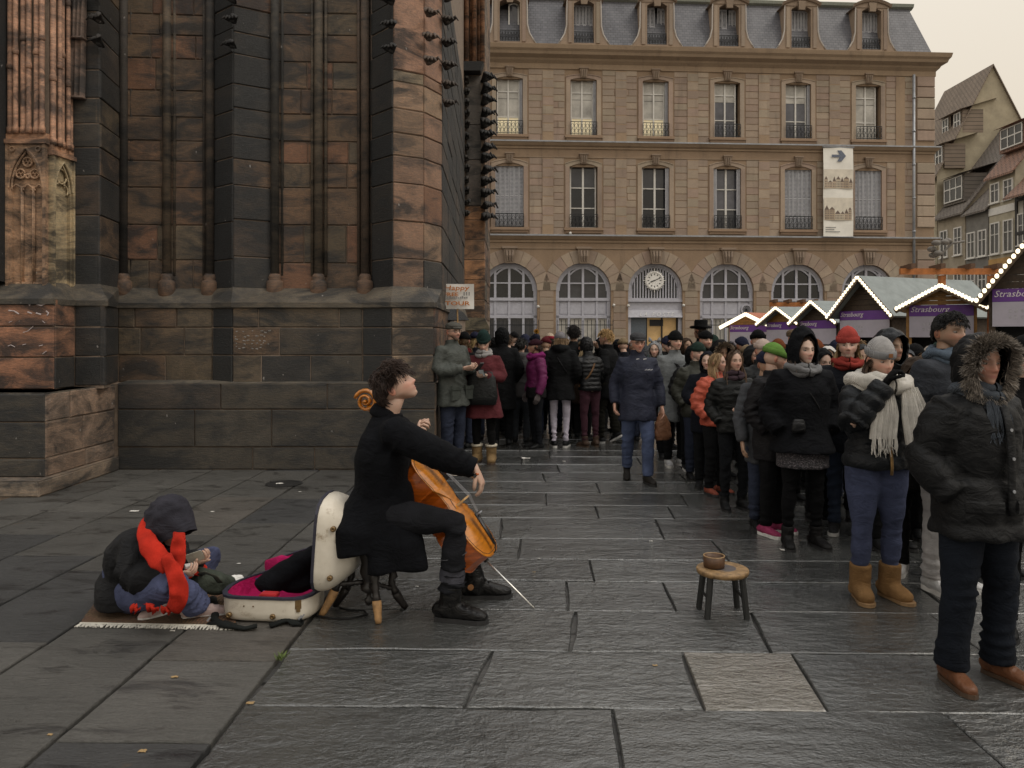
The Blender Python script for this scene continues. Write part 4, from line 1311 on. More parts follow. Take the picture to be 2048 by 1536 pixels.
for i, u in enumerate([1019, 1166, 1311, 1454, 1597, 1737]):
    s = fs(u); zd0, zd1 = ZR0 + .0, fz(7)
    b = MB(); hw = .47; z0 = zd0 + .1; z1 = zd1 - .38
    col = (.30, .225, .165)
    # stone cheeks with the flared foot
    for sg in (-1, 1):
        out = [(hw, zd0), (hw + .76, zd0), (hw + .62, zd0 + .2), (hw + .44, zd0 + .5), (hw + .34, zd0 + .9), (hw + .32, zd1 - .12), (hw, zd1 - .12)]
        pol = [(s + sg*a, z) for a, z in out]
        if sg < 0: pol = pol[::-1]
        fprism(b, pol, -.6, .30, col)
        frect(b, *sorted((s + sg*(hw + .10), s + sg*(hw + .26))), zd0 + .1, zd1 - .2, .30, .345, stonecol(.9))
        for k in range(5): b.tube([FP(s + sg*q[0], q[1], .30) for q in out[1:6]][k:k+2] if k < 4 else [FP(s + sg*out[1][0], out[1][1], .3), FP(s + sg*out[2][0], out[2][1], .3)], [.035] * 2, 5, col=(.5, .46, .42))
    inn = segarch(s, hw, z1 + .1, .16); 
    for k in range(8): fprism(b, [inn[k], inn[k+1], (inn[k+1][0], zd1 - .12), (inn[k][0], zd1 - .12)], -.6, .30, col)
    frect(b, s - hw, s + hw, zd0, z0, -.6, .32, col)
    # curved pediment
    top = segarch(s, hw + .44, zd1 - .12, .26, 10)
    for k in range(10):
        p, q = top[k], top[k+1]
        fprism(b, [(p[0], zd1 - .13), (q[0], zd1 - .13), q, p] if k not in (0, 9) else [(p[0], zd1 - .13), (q[0], zd1 - .13), q, (p[0], p[1] + .002)], -.6, .33, col)
        b.prism([(0, 0), (.10, 0), (.16, .12), (0, .14)], FP(*p, .30), FN, UZ, nrm(FP(*q) - FP(*p)), 0, np.linalg.norm(FP(*q) - FP(*p)) + .01, (.27, .2, .145))
    fprism(b, [(s - .14, zd1 - .34), (s + .14, zd1 - .34), (s + .19, zd1 + .08), (s - .19, zd1 + .08)], .29, .42, (.26, .195, .14))
    dm = b.build('dormer', M_ASHLAR, roof, cols=True)
    rb = MB(); frect(rb, s - hw - .38, s + hw + .38, zd0 + .2, zd1 - .1, -1.6, -.6); rb.add([FP(s - hw - .45, zd1 - .12, .2), FP(s, zd1 + .2, .2), FP(s, zd1 + .2, -1.6), FP(s - hw - .45, zd1 - .12, -1.6), FP(s + hw + .45, zd1 - .12, .2), FP(s + hw + .45, zd1 - .12, -1.6)], [(0,1,2,3), (1,4,5,2)]); 
    rb.build('dormer_cheeks', M_SLATE, roof)
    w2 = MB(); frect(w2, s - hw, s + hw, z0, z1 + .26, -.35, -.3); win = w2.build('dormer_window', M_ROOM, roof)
    t = -.1
    if i in (0,): 
        sash(win, s + .2, hw - .22, z0, z1 + .1, .1, 1, 2, t=t, glass=[G_SKY], mull=.06)
    elif i in (2, 3): louvres(win, s - hw, s - .02 if i == 2 else s + .02, z0 + .05, z1 + .15, t, 2); louvres(win, s + .12, s + hw, z0 + .05, z1 + .15, t - .05, 2)
    else: louvres(win, s - hw, s + hw, z0 + .05, z1 + .18, t, 6)
    railing(win, s, hw, z0, .55, .2)
# statuette-like bird on one dormer sill
# ---- iron fence of the forecourt windows
for i in (0, 1, 3, 4, 5):
    s = WS[i]; b = MB()
    for z in (1.2, 2.15): b.bar(FP(s - 1.3, z, .5), FP(s + 1.3, z, .5), .035)
    for x in np.arange(s - 1.3, s + 1.31, .2): b.bar(FP(x, 0, .5), FP(x, 2.3, .5), .024); b.lathe([(.026, 0), (.0, .14)], FP(x, 2.3, .5), 5, cap=False)
    b.build('window_fence', M_IRON, po)
b = MB(); frect(b, S_L, S_R + .04, 0, .85, -.02, .06, (.27, .195, .135)); b.build('base_course', M_ASHLAR, po, cols=True)

# ---- round clock over the entrance
clk = thing('wall_clock', FP(WS[2], fz(561), -.12), 'round white clock with sunburst rim on the barred arch above the entrance', 'clock')
c0 = FP(WS[2] - .02, fz(561), -.14)
M_CLK = plain('clock_white', (.78, .76, .72), .4)
b = MB(); b.lathe([(.44, -.05), (.44, .04), (.38, .06), (.36, .03), (0.001, .03)], c0, 28, FN); b.build('clock_face', M_CLK, clk, False)
b = MB()
for k in range(32):
    a = 2*PI*k/32; L = .44 + (.12 if k % 8 == 0 else .06 if k % 2 == 0 else .03)
    b.bar(c0 + (FE*math.cos(a) + UZ*math.sin(a)) * .42, c0 + (FE*math.cos(a) + UZ*math.sin(a)) * L, .03, .03, FN)
b.build('sunburst_rim', M_CLK, clk)
b = MB()
for k in range(12):
    a = 2*PI*k/12; q = FE*math.cos(a) + UZ*math.sin(a)
    b.bar(c0 + q * .25 + FN*.037, c0 + q * .33 + FN*.037, .035, .01, FN)
b.build('hour_marks', M_IRON, clk)
for L, a, wd in ((.21, R(200), .045), (.31, R(24), .03)):
    b = MB(); q = FE*math.cos(a) + UZ*math.sin(a); b.bar(c0 - q*.04 + FN*.045, c0 + q*L + FN*.045, wd, .008, FN); b.build('clock_hand', M_IRON, clk)

# ---- hanging banners on the facade
M_BANNER = plain('banner_vinyl', (.80, .77, .70), .5, 0, .06, 4, .05, 20)
def banner(u0, u1, v0, v1, label, arrow=True):
    s0, s1, z0, z1 = fs(u0), fs(u1), fz(v1, u0), fz(v0, u0); t = .30
    th = thing('facade_banner', FP((s0+s1)/2, z0, t), label, 'banner', 'white vinyl banners hung on the facade')
    G = np.array([[FP(s0 + (s1-s0)*i/6, z0 + (z1-z0)*j/12, t + .02*math.sin(j*.9 + i)) for i in range(7)] for j in range(13)])
    b = MB(); b.grid(G); G2 = G - FN * .01; b.grid(G2[:, ::-1]); b.build('banner_sheet', M_BANNER, th, True)
    for z in (z0, z1):
        b = MB(); b.tube([FP(s0 - .05, z, t), FP(s1 + .05, z, t)], [.03, .03], 8); b.build('banner_rod', M_ZINC, th, True)
    if arrow:
        w_ = s1 - s0; zc = z1 - .42; c = (s0 + s1)/2
        b = MB(); fprism(b, [(c - .33, zc - .06), (c + .05, zc - .06), (c - .06, zc - .26), (c + .14, zc - .26), (c + .36, zc), (c + .14, zc + .26), (c - .06, zc + .26), (c + .05, zc + .06), (c - .33, zc + .06)], t + .03, t + .034)
        b.build('arrow', plain('arrow_slate_blue', (.12, .14, .19), .5), th)
        # two printed strips with rows of small roofs
        for (za, zb_, seed) in ((z1 - 1.95, z1 - 1.1, 3), (z1 - 3.45, z1 - 2.45, 5)):
            r_ = random.Random(seed)
            b = MB(); frect(b, s0 + .02, s1 - .02, za - .02, zb_ + .05, t + .022, t + .024); b.build('print_sky', plain('print_cream', (.66, .60, .50), .5, 0, .15, 3), th)
            b = MB(); x = s0 + .04
            while x < s1 - .12:
                wd = r_.uniform(.12, .3); wd = min(wd, s1 - .03 - x); h = r_.uniform(.25, .55); hr = r_.uniform(.1, .25)
                cc = r_.choice([(.42, .33, .24), (.55, .47, .36), (.36, .30, .24), (.50, .40, .30)])
                frect(b, x, x + wd, za, za + h, t + .026, t + .03, cc)
                fprism(b, [(x, za + h), (x + wd, za + h), (x + wd/2, za + h + hr)], t + .026, t + .03, (.16, .12, .10))
                for q in np.arange(za + .06, za + h - .08, .11):
                    for y in np.arange(x + .03, x + wd - .04, .07): frect(b, y, y + .03, q, q + .06, t + .03, t + .033, (.12, .11, .11))
                x += wd
            b.build('printed_houses', M_ASHLAR, th, cols=True)
        b = MB()
        for k, (ln) in enumerate((.5, .42, .7)): frect(b, s0 + .1, s0 + .1 + ln, z0 + .42 - k*.1, z0 + .46 - k*.1, t + .025, t + .03)
        b.build('small_print', plain('grey_print', (.30, .29, .28), .6), th)
    else:
        b = MB(); frect(b, s0 + .01, s1 - .01, z0 + .1, z0 + .8, t + .025, t + .03); b.build('purple_foot', plain('banner_purple', (.10, .035, .19), .5), th)
banner(1641, 1700, 297, 475, 'white facade banner with slate-blue arrow and rows of printed houses')
banner(955, 979, 285, 470, 'white and purple facade banner half hidden by the crocketed buttress', False)

# ================================================================== HOUSES UP THE SIDE STREET
def wall_mat(name, col): return plain(name, col, .9, 0, .22, 1.3, .3, 14, obj=False)
def make_tiles(name, c1, c2):
    k = NT(name); mp = k.n('Mapping'); mp.inputs['Rotation'].default_value = (0, R(90), 0); k.l(k.n('NewGeometry').outputs['Position'], mp.inputs['Vector'])
    br = k.n('TexBrick'); br.inputs['Scale'].default_value = 1.0; br.inputs['Brick Width'].default_value = .3; br.inputs['Row Height'].default_value = .22; br.inputs['Mortar Size'].default_value = .02
    br.inputs['Color1'].default_value = c1 + (1,); br.inputs['Color2'].default_value = c2 + (1,); br.inputs['Mortar'].default_value = (.05, .04, .035, 1)
    k.l(mp.outputs[0], br.inputs['Vector'])
    k.color(k.mix(k.ramp(k.noise(.7, 5, .6, k.pos()), [(.35, .5), (.65, 0.0)]), br.outputs['Color'], k.mix(1.0, br.outputs['Color'], (.6, .6, .6), 'MULTIPLY'))); k.setv('Roughness', .85); k.bump(br.outputs['Fac'], .5, -.03)
    return k.m
T_BROWN = make_tiles('brown_roof_tiles', (.21, .165, .125), (.26, .20, .15)); T_RED = make_tiles('red_roof_tiles', (.30, .17, .12), (.25, .15, .11)); T_GREY = make_tiles('grey_roof_tiles', (.16, .14, .12), (.20, .17, .145))
HX = 33.0
def hY(u): return HX * F_PX / (u - CX)
def house(label, u_far, u_near, eave, ridge, wall, roofm, rise_x=4.5, floors=(), win_n=2, trim=M_PAINT_WHITE, band=None, dorm=(), x0=HX, overhang=.35, timber=False):
    ya, yb = hY(u_far), hY(u_near)                    # far, near
    th = thing('town_house', (x0, (ya + yb)/2, 0), label, 'house', 'old houses along the side street')
    b = MB(); xr = x0 + rise_x
    b.prism([(x0, 0), (x0 + 2*rise_x, 0), (x0 + 2*rise_x, eave), (xr, ridge), (x0, eave)], (0, 0, 0), (1,0,0), (0,0,1), (0,1,0), yb + .02, ya - .02)
    b.build('wall', wall, th)
    sl = (ridge - eave) / rise_x
    r = MB()
    for sg in (0, 1):
        e = (x0 - overhang, eave - overhang*sl*.55) if sg == 0 else (x0 + 2*rise_x + overhang, eave - overhang*sl)
        k = (x0 + .35, eave + .35*sl + .12) if sg == 0 else (x0 + 2*rise_x - .35, eave + .35*sl + .12)
        p = [e, k, (xr, ridge + .14)]
        for a_, c_ in zip(p[:-1], p[1:]):
            r.add([(a_[0], yb - .15, a_[1]), (c_[0], yb - .15, c_[1]), (c_[0], ya + .1, c_[1]), (a_[0], ya + .1, a_[1]),
                   (a_[0], yb - .15, a_[1] - .14), (c_[0], yb - .15, c_[1] - .14), (c_[0], ya + .1, c_[1] - .14), (a_[0], ya + .1, a_[1] - .14)],
                  [(0,1,2,3), (7,6,5,4), (0,4,5,1), (1,5,6,2), (2,6,7,3), (3,7,4,0)])
    ro = r.build('roof', roofm, th)
    def win(y, z, w_, h, x=x0, parent=th, shut=True):
        b = MB(); f = .09
        for (p, q, zz0, zz1) in ((y - w_/2 - f, y - w_/2, z, z + h), (y + w_/2, y + w_/2 + f, z, z + h), (y - w_/2 - f, y + w_/2 + f, z + h, z + h + f), (y - w_/2 - f, y + w_/2 + f, z - f, z)): b.box((x - .07, p, zz0), (x + .02, q, zz1))
        b.box((x - .06, y - .035, z), (x + .01, y + .035, z + h)); b.box((x - .055, y - w_/2, z + h*.62), (x + .01, y + w_/2, z + h*.62 + .05))
        wo_ = b.build('window', trim, parent)
        for sg in (0, 1):
            g = MB(); g.box((x - .02, y - w_/2 + sg*w_/2 + .02, z + .01), (x - .005, y + sg*w_/2 - .02, z + h - .01)); g.build('pane', M_GLASS_DARK if random.random() < .6 else G_MID, wo_)
        if parent is th:
            s_ = MB(); s_.box((x - .16, y - w_/2 - .15, z - f - .06), (x + .01, y + w_/2 + .15, z - f + .01)); s_.build('sill', trim, wo_)
    W = ya - yb
    for (z, h, w_) in floors:
        for i in range(win_n): win(yb + W * (i + .5) / win_n, z, w_, h)
    for (z, h, w_, yk, xo) in dorm:                    # dormer boxes on the front slope
        y = yb + W * yk; d = MB(); xk = x0 + xo
        d.box((xk, y - w_/2 - .25, z - .25), (xk + 1.6, y + w_/2 + .25, z + h + .15)); dm = d.build('dormer', roofm, ro)
        d = MB(); d.add([(xk - .35, y - w_/2 - .5, z + h + .12), (xk - .35, y + w_/2 + .5, z + h + .12), (xk + 2.6, y + w_/2 + .5, z + h + 1.0), (xk + 2.6, y - w_/2 - .5, z + h + 1.0)], [(0,1,2,3), (3,2,1,0)]); d.build('dormer_roof', roofm, ro)
        b = MB(); b.box((xk - .05, y - w_/2, z), (xk - .02, y + w_/2, z + h)); b.build('dormer_pane', M_GLASS_DARK, ro)
        b = MB(); n = max(2, int(w_ / .6))
        for q in range(n + 1): yy = y - w_/2 + w_*q/n; b.box((xk - .09, yy - .04, z), (xk - .05, yy + .04, z + h))
        for zz in (z, z + h*.55, z + h): b.box((xk - .088, y - w_/2 - .04, zz - .04), (xk - .048, y + w_/2 + .04, zz + .04))
        b.build('dormer_frame', trim, ro)
    if band:
        for (z0, z1, m) in band:
            b = MB(); b.box((x0 - .05, yb + .02, z0), (x0 + .01, ya - .02, z1)); b.build('plaster_band', m, th)
    if timber:
        b = MB()
        for y in np.linspace(yb + .1, ya - .1, 6): b.box((x0 - .08, y - .1, 6), (x0 + .01, y + .1, eave))
        for z in (6, 8.2, 10.4, eave - .15): b.box((x0 - .09, yb, z), (x0 + .01, ya, z + .22))
        b.build('timber_frame', plain('black_timber', (.03, .027, .025), .8), th)
    return th
house('steep brown-tiled house with blank yellow gable, farthest up the street', 1790, 1874, 14.2, 22.6, wall_mat('ochre_plaster', (.36, .31, .22)), T_BROWN, 4.3,
      floors=[(4, 1.7, .9), (7.5, 1.7, .9), (10.8, 1.7, .9)], win_n=4, dorm=[(14.9, 1.5, .9, .08, .5), (17.7, 1.4, .8, .1, 2.0), (17.7, 1.4, .8, .35, 2.0)])
house('grey-brown house with paired shutters windows under a flared roof', 1875, 1931, 10.9, 17.6, wall_mat('taupe_plaster', (.30, .255, .19)), T_GREY, 5.0,
      floors=[(1.5, 2, .9), (4.4, 1.9, .85), (7.7, 1.9, .85)], win_n=2, dorm=[(11.8, 1.7, 2.3, .52, .25)])
house('narrow dark-timbered house squeezed between the taupe and the yellow one', 1932, 1977, 10.6, 15.5, wall_mat('dark_plaster', (.17, .16, .145)), T_GREY, 5.0,
      floors=[(1.5, 2, .9), (4.4, 1.9, .8), (7.3, 1.7, .8)], win_n=2)
house('pale yellow house with an orange band and red-tiled roof', 1978, 2031, 12.7, 18.4, wall_mat('pale_yellow_plaster', (.37, .33, .245)), T_RED, 4.5,
      floors=[(1.5, 2, .9), (4.4, 2, .9), (7.3, 2.0, .85), (10.8, 1.2, .8)], win_n=2, band=[(9.9, 10.4, M_PAINT_WHITE), (6.2, 6.9, wall_mat('orange_plaster', (.42, .25, .09)))], dorm=[(14.4, 1.3, 2.2, .45, .6)])
house('black and white half-timbered house at the right picture edge', 2032, 2130, 11.2, 17.5, wall_mat('white_plaster', (.45, .43, .38)), T_RED, 5.0,
      floors=[(1.5, 2, .9), (4.4, 1.9, .9), (7.6, 1.9, .9)], win_n=3, timber=True, overhang=.8)

# ================================================================== CHRISTMAS MARKET STALLS
M_WOOD_DK = plain('dark_stained_boards', (.055, .036, .022), .7, 0, .35, 9, .3, 40); M_WOOD_OR = plain('varnished_boards', (.30, .15, .035), .55, 0, .3, 9, .3, 40)
M_FELT = plain('grey_roof_felt', (.22, .245, .24), .8, 0, .15, 3, .2, 40); M_BULB = plain('warm_bulb', (1.0, .86, .62), .4, 0, 0, 5, 0, 5, emit=1.7)
M_PURPLE = plain('purple_sign_vinyl', (.13, .035, .26), .45, 0, .1, 3, 0, 10); M_SIGNW = plain('pale_sign_vinyl', (.44, .41, .48), .5, 0, .08, 3, 0, 10); M_BEAM = plain('orange_timber', (.38, .13, .03), .6, 0, .3, 6, .2, 40)
M_SIGNTXT = plain('sign_lettering', (.75, .7, .72), .5); M_SIGNGREY = plain('sign_grey_lettering', (.42, .40, .45), .5)
def stall(label, ridge_px, d, w_, depth, eave, face, board, rz, bulbs=13, strip=False, sign=True, peak=None):
    """gabled wooden booth: boards on the gable, two roof slopes, lights on the rakes, purple fascia sign"""
    p = at(ridge_px[0], ridge_px[1], d); pk = p[2] if peak is None else peak
    o3 = V3(p[0], p[1], 0); M3 = rotz(rz)
    ex = M3 @ V3(1, 0, 0); ey = M3 @ V3(0, 1, 0)     # ex along the gable, ey to the back
    th = thing('market_stall', o3, label, 'market stall', 'christmas market stalls with lit gables')
    def P(x, y, z): return o3 + ex*x + ey*y + UZ*z
    hw = w_/2; sl = (pk - eave)/hw
    # gable boards, horizontal, each its own
    z = eave; n = max(4, int((pk - eave)/.14))
    for i in range(n):
        z0 = eave + (pk - eave)*i/n; z1 = eave + (pk - eave)*(i+1)/n - .008
        h0 = (pk - z0)/sl; h1 = max((pk - z1)/sl, .01)
        b = MB(); b.prism([(-h0, z0), (h0, z0), (h1, z1), (-h1, z1)], o3, ex, UZ, -ey, -.02, .012 + .004*(i % 2)); b.build('gable_board', board, th)
    # front wall, corner posts and side walls
    b = MB()
    for x in (-hw + .05, hw - .05): b.prism([(x - .06, 0), (x + .06, 0), (x + .06, eave), (x - .06, eave)], o3, ex, UZ, -ey, -.08, .02)
    b.prism([(-hw + .11, 0), (hw - .11, 0), (hw - .11, 1.0), (-hw + .11, 1.0)], o3, ex, UZ, -ey, -.05, .0)
    for x in (-hw + .03, hw - .03): b.prism([(.02, 0), (depth, 0), (depth, eave), (.02, eave)], o3 + ex*x, ey, UZ, ex, -.02, .02)
    b.prism([(-hw, 0), (hw, 0), (hw, eave), (-hw, eave)], o3, ex, UZ, ey, depth - .04, depth)
    b.build('booth_walls', board, th)
    b = MB(); b.prism([(-hw + .12, 1.0), (hw - .12, 1.0), (hw - .12, eave - .02), (-hw + .12, eave - .02)], o3, ex, UZ, ey, .5, .52); b.build('booth_interior', M_ROOM, th)
    oh = .28
    for sg in (-1, 1):
        b = MB(); a = P(0, -oh, pk + .06); e = P(sg*(hw + .25), -oh, eave - .25*sl + .06); L = depth + 2*oh
        nz = nrm(np.cross(ey, e - a)) * (1 if sg < 0 else -1)
        nz = nz if nz[2] > 0 else -nz
        V = [a, e, e + ey*L, a + ey*L, a - nz*.06, e - nz*.06, e + ey*L - nz*.06, a + ey*L - nz*.06]
        b.add(V, [(0,1,2,3), (7,6,5,4), (0,4,5,1), (1,5,6,2), (2,6,7,3), (3,7,4,0)]); b.build('roof_slope', face, th)
        # barge board and lights along the rake
        b = MB(); b.bar(a - UZ*.07 - ey*.02, e - UZ*.07 - ey*.02, .04, .13, UZ); bo = b.build('barge_board', M_WOOD_DK if not strip else M_BULB, th)
        if not strip:
            for k in range(bulbs):
                q = a + (e - a)*(k + .4)/bulbs - ey*.07 - UZ*.03
                lb_ = MB(); lb_.ell(q, (.042, .042, .052), 8, 6); lb_.build('light_bulb', M_BULB, bo, True)
    if sign:
        b = MB(); b.prism([(-hw + .06, eave - .28), (hw - .06, eave - .28), (hw - .06, eave - .01), (-hw + .06, eave - .01)], o3, ex, UZ, -ey, .05, .07); so = b.build('fascia_sign', M_PURPLE, th)
        b = MB(); b.prism([(-hw + .06, eave - .80), (hw - .06, eave - .80), (hw - .06, eave - .285), (-hw + .06, eave - .285)], o3, ex, UZ, -ey, .05, .068); b.build('price_board', M_SIGNW, th)
        t = text_mesh('Strasbourg', .19, M_SIGNTXT, shear=.3); place_text(t, P(-hw + .5, -.075, eave - .12), ex, UZ, so)
        gb = MB()
        for r_i in range(2):
            for k in range(6): gb.prism([(-hw + .35 + k*.1, eave - .52 - r_i*.13), (-hw + .42 + k*.1, eave - .52 - r_i*.13), (-hw + .42 + k*.1, eave - .44 - r_i*.13 + .02*(k % 2)), (-hw + .35 + k*.1, eave - .44 - r_i*.13)], o3, ex, UZ, -ey, .068, .071)
        gb.build('faint_print', M_SIGNGREY, so)
    return th
stall('small far market stall with pale strip lights and orange gable', (1500, 628), 30, 1.9, 2.2, 2.08, plain('terracotta_cover', (.40, .15, .09), .7), M_WOOD_OR, R(-52), strip=True)
stall('second small market stall with bulbs and varnished gable', (1567, 617), 28, 1.9, 2.4, 2.15, M_FELT, M_WOOD_OR, R(-72), 12)
stall('third market stall with bulbs, dark gable and grey felt roof', (1638, 605), 26, 1.9, 2.6, 2.17, M_FELT, M_WOOD_DK, R(-72), 13)
stall('tall dark-gabled market stall with long grey felt roof', (1731, 556), 23, 1.9, 4.4, 2.40, M_FELT, M_WOOD_DK, R(-66), 15)
stall('wide market stall with bright varnished gable and bulbs', (1882, 574), 19, 1.5, 2.4, 2.41, plain('white_canvas', (.78, .76, .72), .8), M_WOOD_OR, R(-31), 14)
stall('nearest market stall with black gable cut by the right edge', (2075, 464), 16, 1.7, 2.4, 2.64, M_WOOD_DK, M_WOOD_DK, R(-36), 15)
# orange timber beams carried on posts behind the stalls
def beam(label, u0, u1, v, d):
    a, b_ = at(u0, v, d), at(u1, v, d)
    th = thing('timber_gantry', V3(*((a + b_)/2)[:2], 0), label, 'beam', 'orange timber gantries behind the stalls')
    b = MB(); b.bar(a, b_, .10, .16); b.build('beam', M_BEAM, th)
    for t in (.08, .38, .68, .95):
        p = a + (b_ - a)*t; b = MB(); b.bar(p + V3(0, -.3, .13), p + V3(0, .3, .10), .12, .12); b.build('rafter_end', plain('dark_rafter', (.10, .05, .025), .7), th)
    for t in (.45, .96):
        p = a + (b_ - a)*t; b = MB(); b.bar(V3(p[0], p[1] + .1, 0), p + V3(0, .1, -.1), .14, .14, (0, 1, 0)); b.build('post', M_BEAM, th)
    if u0 > 1700:
        for t in (.42,): 
            p = a + (b_ - a)*t; b = MB()
            b.tube([p + V3(0, 0, .1), p + V3(.05, 0, .5), p + V3(.3, 0, .75), p + V3(.62, 0, .8)], [.03] * 4, 6)
            for q in range(6): b.ell(p + V3(random.uniform(-.3, .3), random.uniform(-.1, .1), .6 + random.uniform(-.2, .25)), (.13, .1, .08), 7, 5)
            b.build('ornament', plain('bronze_ornament', (.14, .125, .11), .6), th, True)
beam('long orange timber beam with rafter ends before the side street', 1800, 1995, 543, 20.5)
beam('short orange timber beam by the fifth arched window', 1540, 1632, 609, 29)
# ================================================================== PEOPLE
def gss(x, s): return np.exp(-(x / s) ** 2 * .5)
NZ = [(rng.normal(0, 1, 3), rng.uniform(0, 6.28)) for _ in range(24)]
def snoise(P, freq, k=8, off=0):
    v = np.zeros(len(P))
    for i in range(k):
        d, ph = NZ[(i + off) % 24]
        v += np.sin(P @ (d * freq) + ph + 1.3 * np.sin(P @ (NZ[(i + 5 + off) % 24][0] * freq * .6)))
    return v / k

def head_mesh(mb, c, Rm, s, skin, lod=1, lips=(.30, .10, .09), brow=(.05, .035, .025), beard=0.0, beardcol=(.06, .045, .035), male=True, iris=(.06, .045, .03), neck_to=None, closed=False):
    nu, nv = {2: (64, 56), 1: (40, 34), 0: (24, 20)}[lod]
    t = np.linspace(-PI, PI, nu, endpoint=False); ph = t - .5 * np.sin(t)
    th = np.linspace(0, PI, nv + 2)[1:-1]
    TH, PHI = np.meshgrid(th, ph, indexing='ij')
    x = .076 * np.sin(TH) * np.sin(PHI); y = -.098 * np.sin(TH) * np.cos(PHI); z = .1175 * np.cos(TH)
    x, y, z = x.ravel(), y.ravel(), z.ravel()
    x = np.r_[x, 0, 0]; y = np.r_[y, 0, 0]; z = np.r_[z, .1175, -.1175]
    jt = np.clip((-.015 - z) / .1, 0, 1)
    x = x * (1 - (.34 if male else .42) * jt ** 1.4)
    y = np.where(y > 0, y * (1 - .5 * jt), y * (1 + .02 * jt) - .012 * jt)
    y = np.where(y > 0, y * 1.04, y)
    zn = np.clip(np.abs(z) / .1175, 0, .985)
    sq = np.where(z < 0, (1 - zn**4.5)**.5 / (1 - zn**2)**.5, (1 - zn**3)**.5 / (1 - zn**2)**.5)
    y = np.where(y < 0, y * (1 + (np.minimum(sq, 1.34) - 1) * gss(x, .045)), y)
    z = z + .034 * np.clip((-z - .045) / .06, 0, 1) * np.clip((y + .072) / .06, 0, 1)      # underside of the jaw
    x = x * (1 - .10 * gss(z + .05, .03) * np.clip((-y - .02) / .05, 0, 1))              # hollow below the cheekbones
    wf = np.clip(-y / .055, 0, 1) ** .7
    ax = np.abs(x)
    dy = -.0075 * gss(z - .027, .009) * gss(ax - .028, .022)
    dy += .0125 * gss(ax - .031, .0145) * gss(z - .009, .011)
    amp = np.interp(z, [-.046, -.034, -.026, .0, .022, .034], [0, .013, .029 if male else .024, .017, .006, 0])
    sg = np.interp(z, [-.046, -.026, .02], [.015, .0125, .008])
    dy -= amp * gss(x, sg) + np.interp(z, [-.044, -.032, -.02], [0, .006, 0]) * gss(ax - .013, .006)
    dy -= .005 * gss(ax - .045, .018) * gss(z + .02, .02)
    dy += -.0065 * gss(x, .021) * gss(z + .058, .010) + .0045 * gss(x, .019) * gss(z + .058, .0026) + .004 * gss(x, .017) * gss(z + .073, .006)
    dy += -(.006 if male else .004) * gss(x, .022) * gss(z + .094, .014)
    y = y + dy * wf
    P = np.c_[x, y, z]
    col = np.tile(np.asarray(skin, float), (len(P), 1))
    def blend(w, c):
        w = np.clip(w, 0, 1)[:, None] * wf[:, None]
        return col * (1 - w) + np.asarray(c) * w
    rosy = np.asarray(skin) * np.array([1.12, .72, .68])
    col = blend(.55 * gss(ax - .042, .02) * gss(z + .022, .018) + .6 * gss(x, .014) * gss(z + .03, .012), rosy)
    if beard > 0:
        m = np.clip((-.032 - z) / .012, 0, 1) * (1 - gss(x, .016) * gss(z + .058, .007)) * np.clip(1.4 - np.abs(z + .075) / .06, 0, 1)
        wsave = wf; wf = np.clip((-y + .02) / .05, 0, 1); col = blend(beard * m, beardcol); wf = wsave
    col = blend(.9 * gss(x, .019) * gss(z + .058, .006), lips)
    col = blend(.85 * gss(ax - .031, .014) * gss(z - .0285 - .1 * (ax - .03), .0042), brow)
    col = blend(.45 * gss(ax - .031, .015) * gss(z - .008, .0075), np.asarray(skin) * .42)
    V = P * s
    n = nv
    F = [(i*nu+j, (i+1)*nu+j, (i+1)*nu+(j+1) % nu, i*nu+(j+1) % nu) for i in range(n-1) for j in range(nu)]
    a, b_ = n*nu, n*nu+1
    F += [(a, j, (j+1) % nu) for j in range(nu)] + [(b_, (n-1)*nu+(j+1) % nu, (n-1)*nu+j) for j in range(nu)]
    Rm = np.asarray(Rm, float)
    mb.add(V @ Rm.T + c, F, col)
    ear = np.asarray(skin) * np.array([1.05, .72, .66])
    for sgn in (-1, 1):
        q = V3(sgn * .077, .014, -.004) * s
        E = rotz(sgn * -.35)
        mb.ell(Rm @ q + c, V3(.010, .021, .031) * s, 10, 8, ear, Rm @ E)
        mb.ell(Rm @ (q + V3(sgn * .008, -.002, .002) * s) + c, V3(.006, .011, .018) * s, 8, 6, ear * .6, Rm @ E)
        if lod and not closed:
            e = V3(sgn * .031, -.0765, .008) * s
            mb.ell(Rm @ e + c, V3(.0135, .0115, .0085) * s, 10, 8, (.30, .28, .26), Rm)
            mb.ell(Rm @ (e + V3(0, -.0085, -.0008) * s) + c, V3(.0058, .0045, .0062) * s, 8, 6, iris, Rm)
            mb.ell(Rm @ (e + V3(0, -.0005, .0055) * s) + c, V3(.0155, .0125, .0048) * s, 8, 6, np.asarray(skin) * .55, Rm)
        if closed and lod:
            e = V3(sgn * .031, -.0835, .006) * s
            mb.tube([Rm @ (e + V3(q*.013, .004*abs(q)**2, -.003*(1 - q*q)) * s) + c for q in np.linspace(-1, 1, 7)], [.0032*s]*7, 5, col=np.asarray(skin)*.16)
    if neck_to is not None:
        p0 = Rm @ (V3(0, .018, -.045) * s) + c
        mid = (p0 + neck_to) / 2
        mb.tube([p0, mid, neck_to, neck_to + (neck_to - p0) * .3], [(.054*s, .056*s), (.056*s, .056*s), (.07*s, .06*s), (.09*s, .06*s)], 14, Rm @ V3(1, 0, 0), col=np.asarray(skin) * .95)

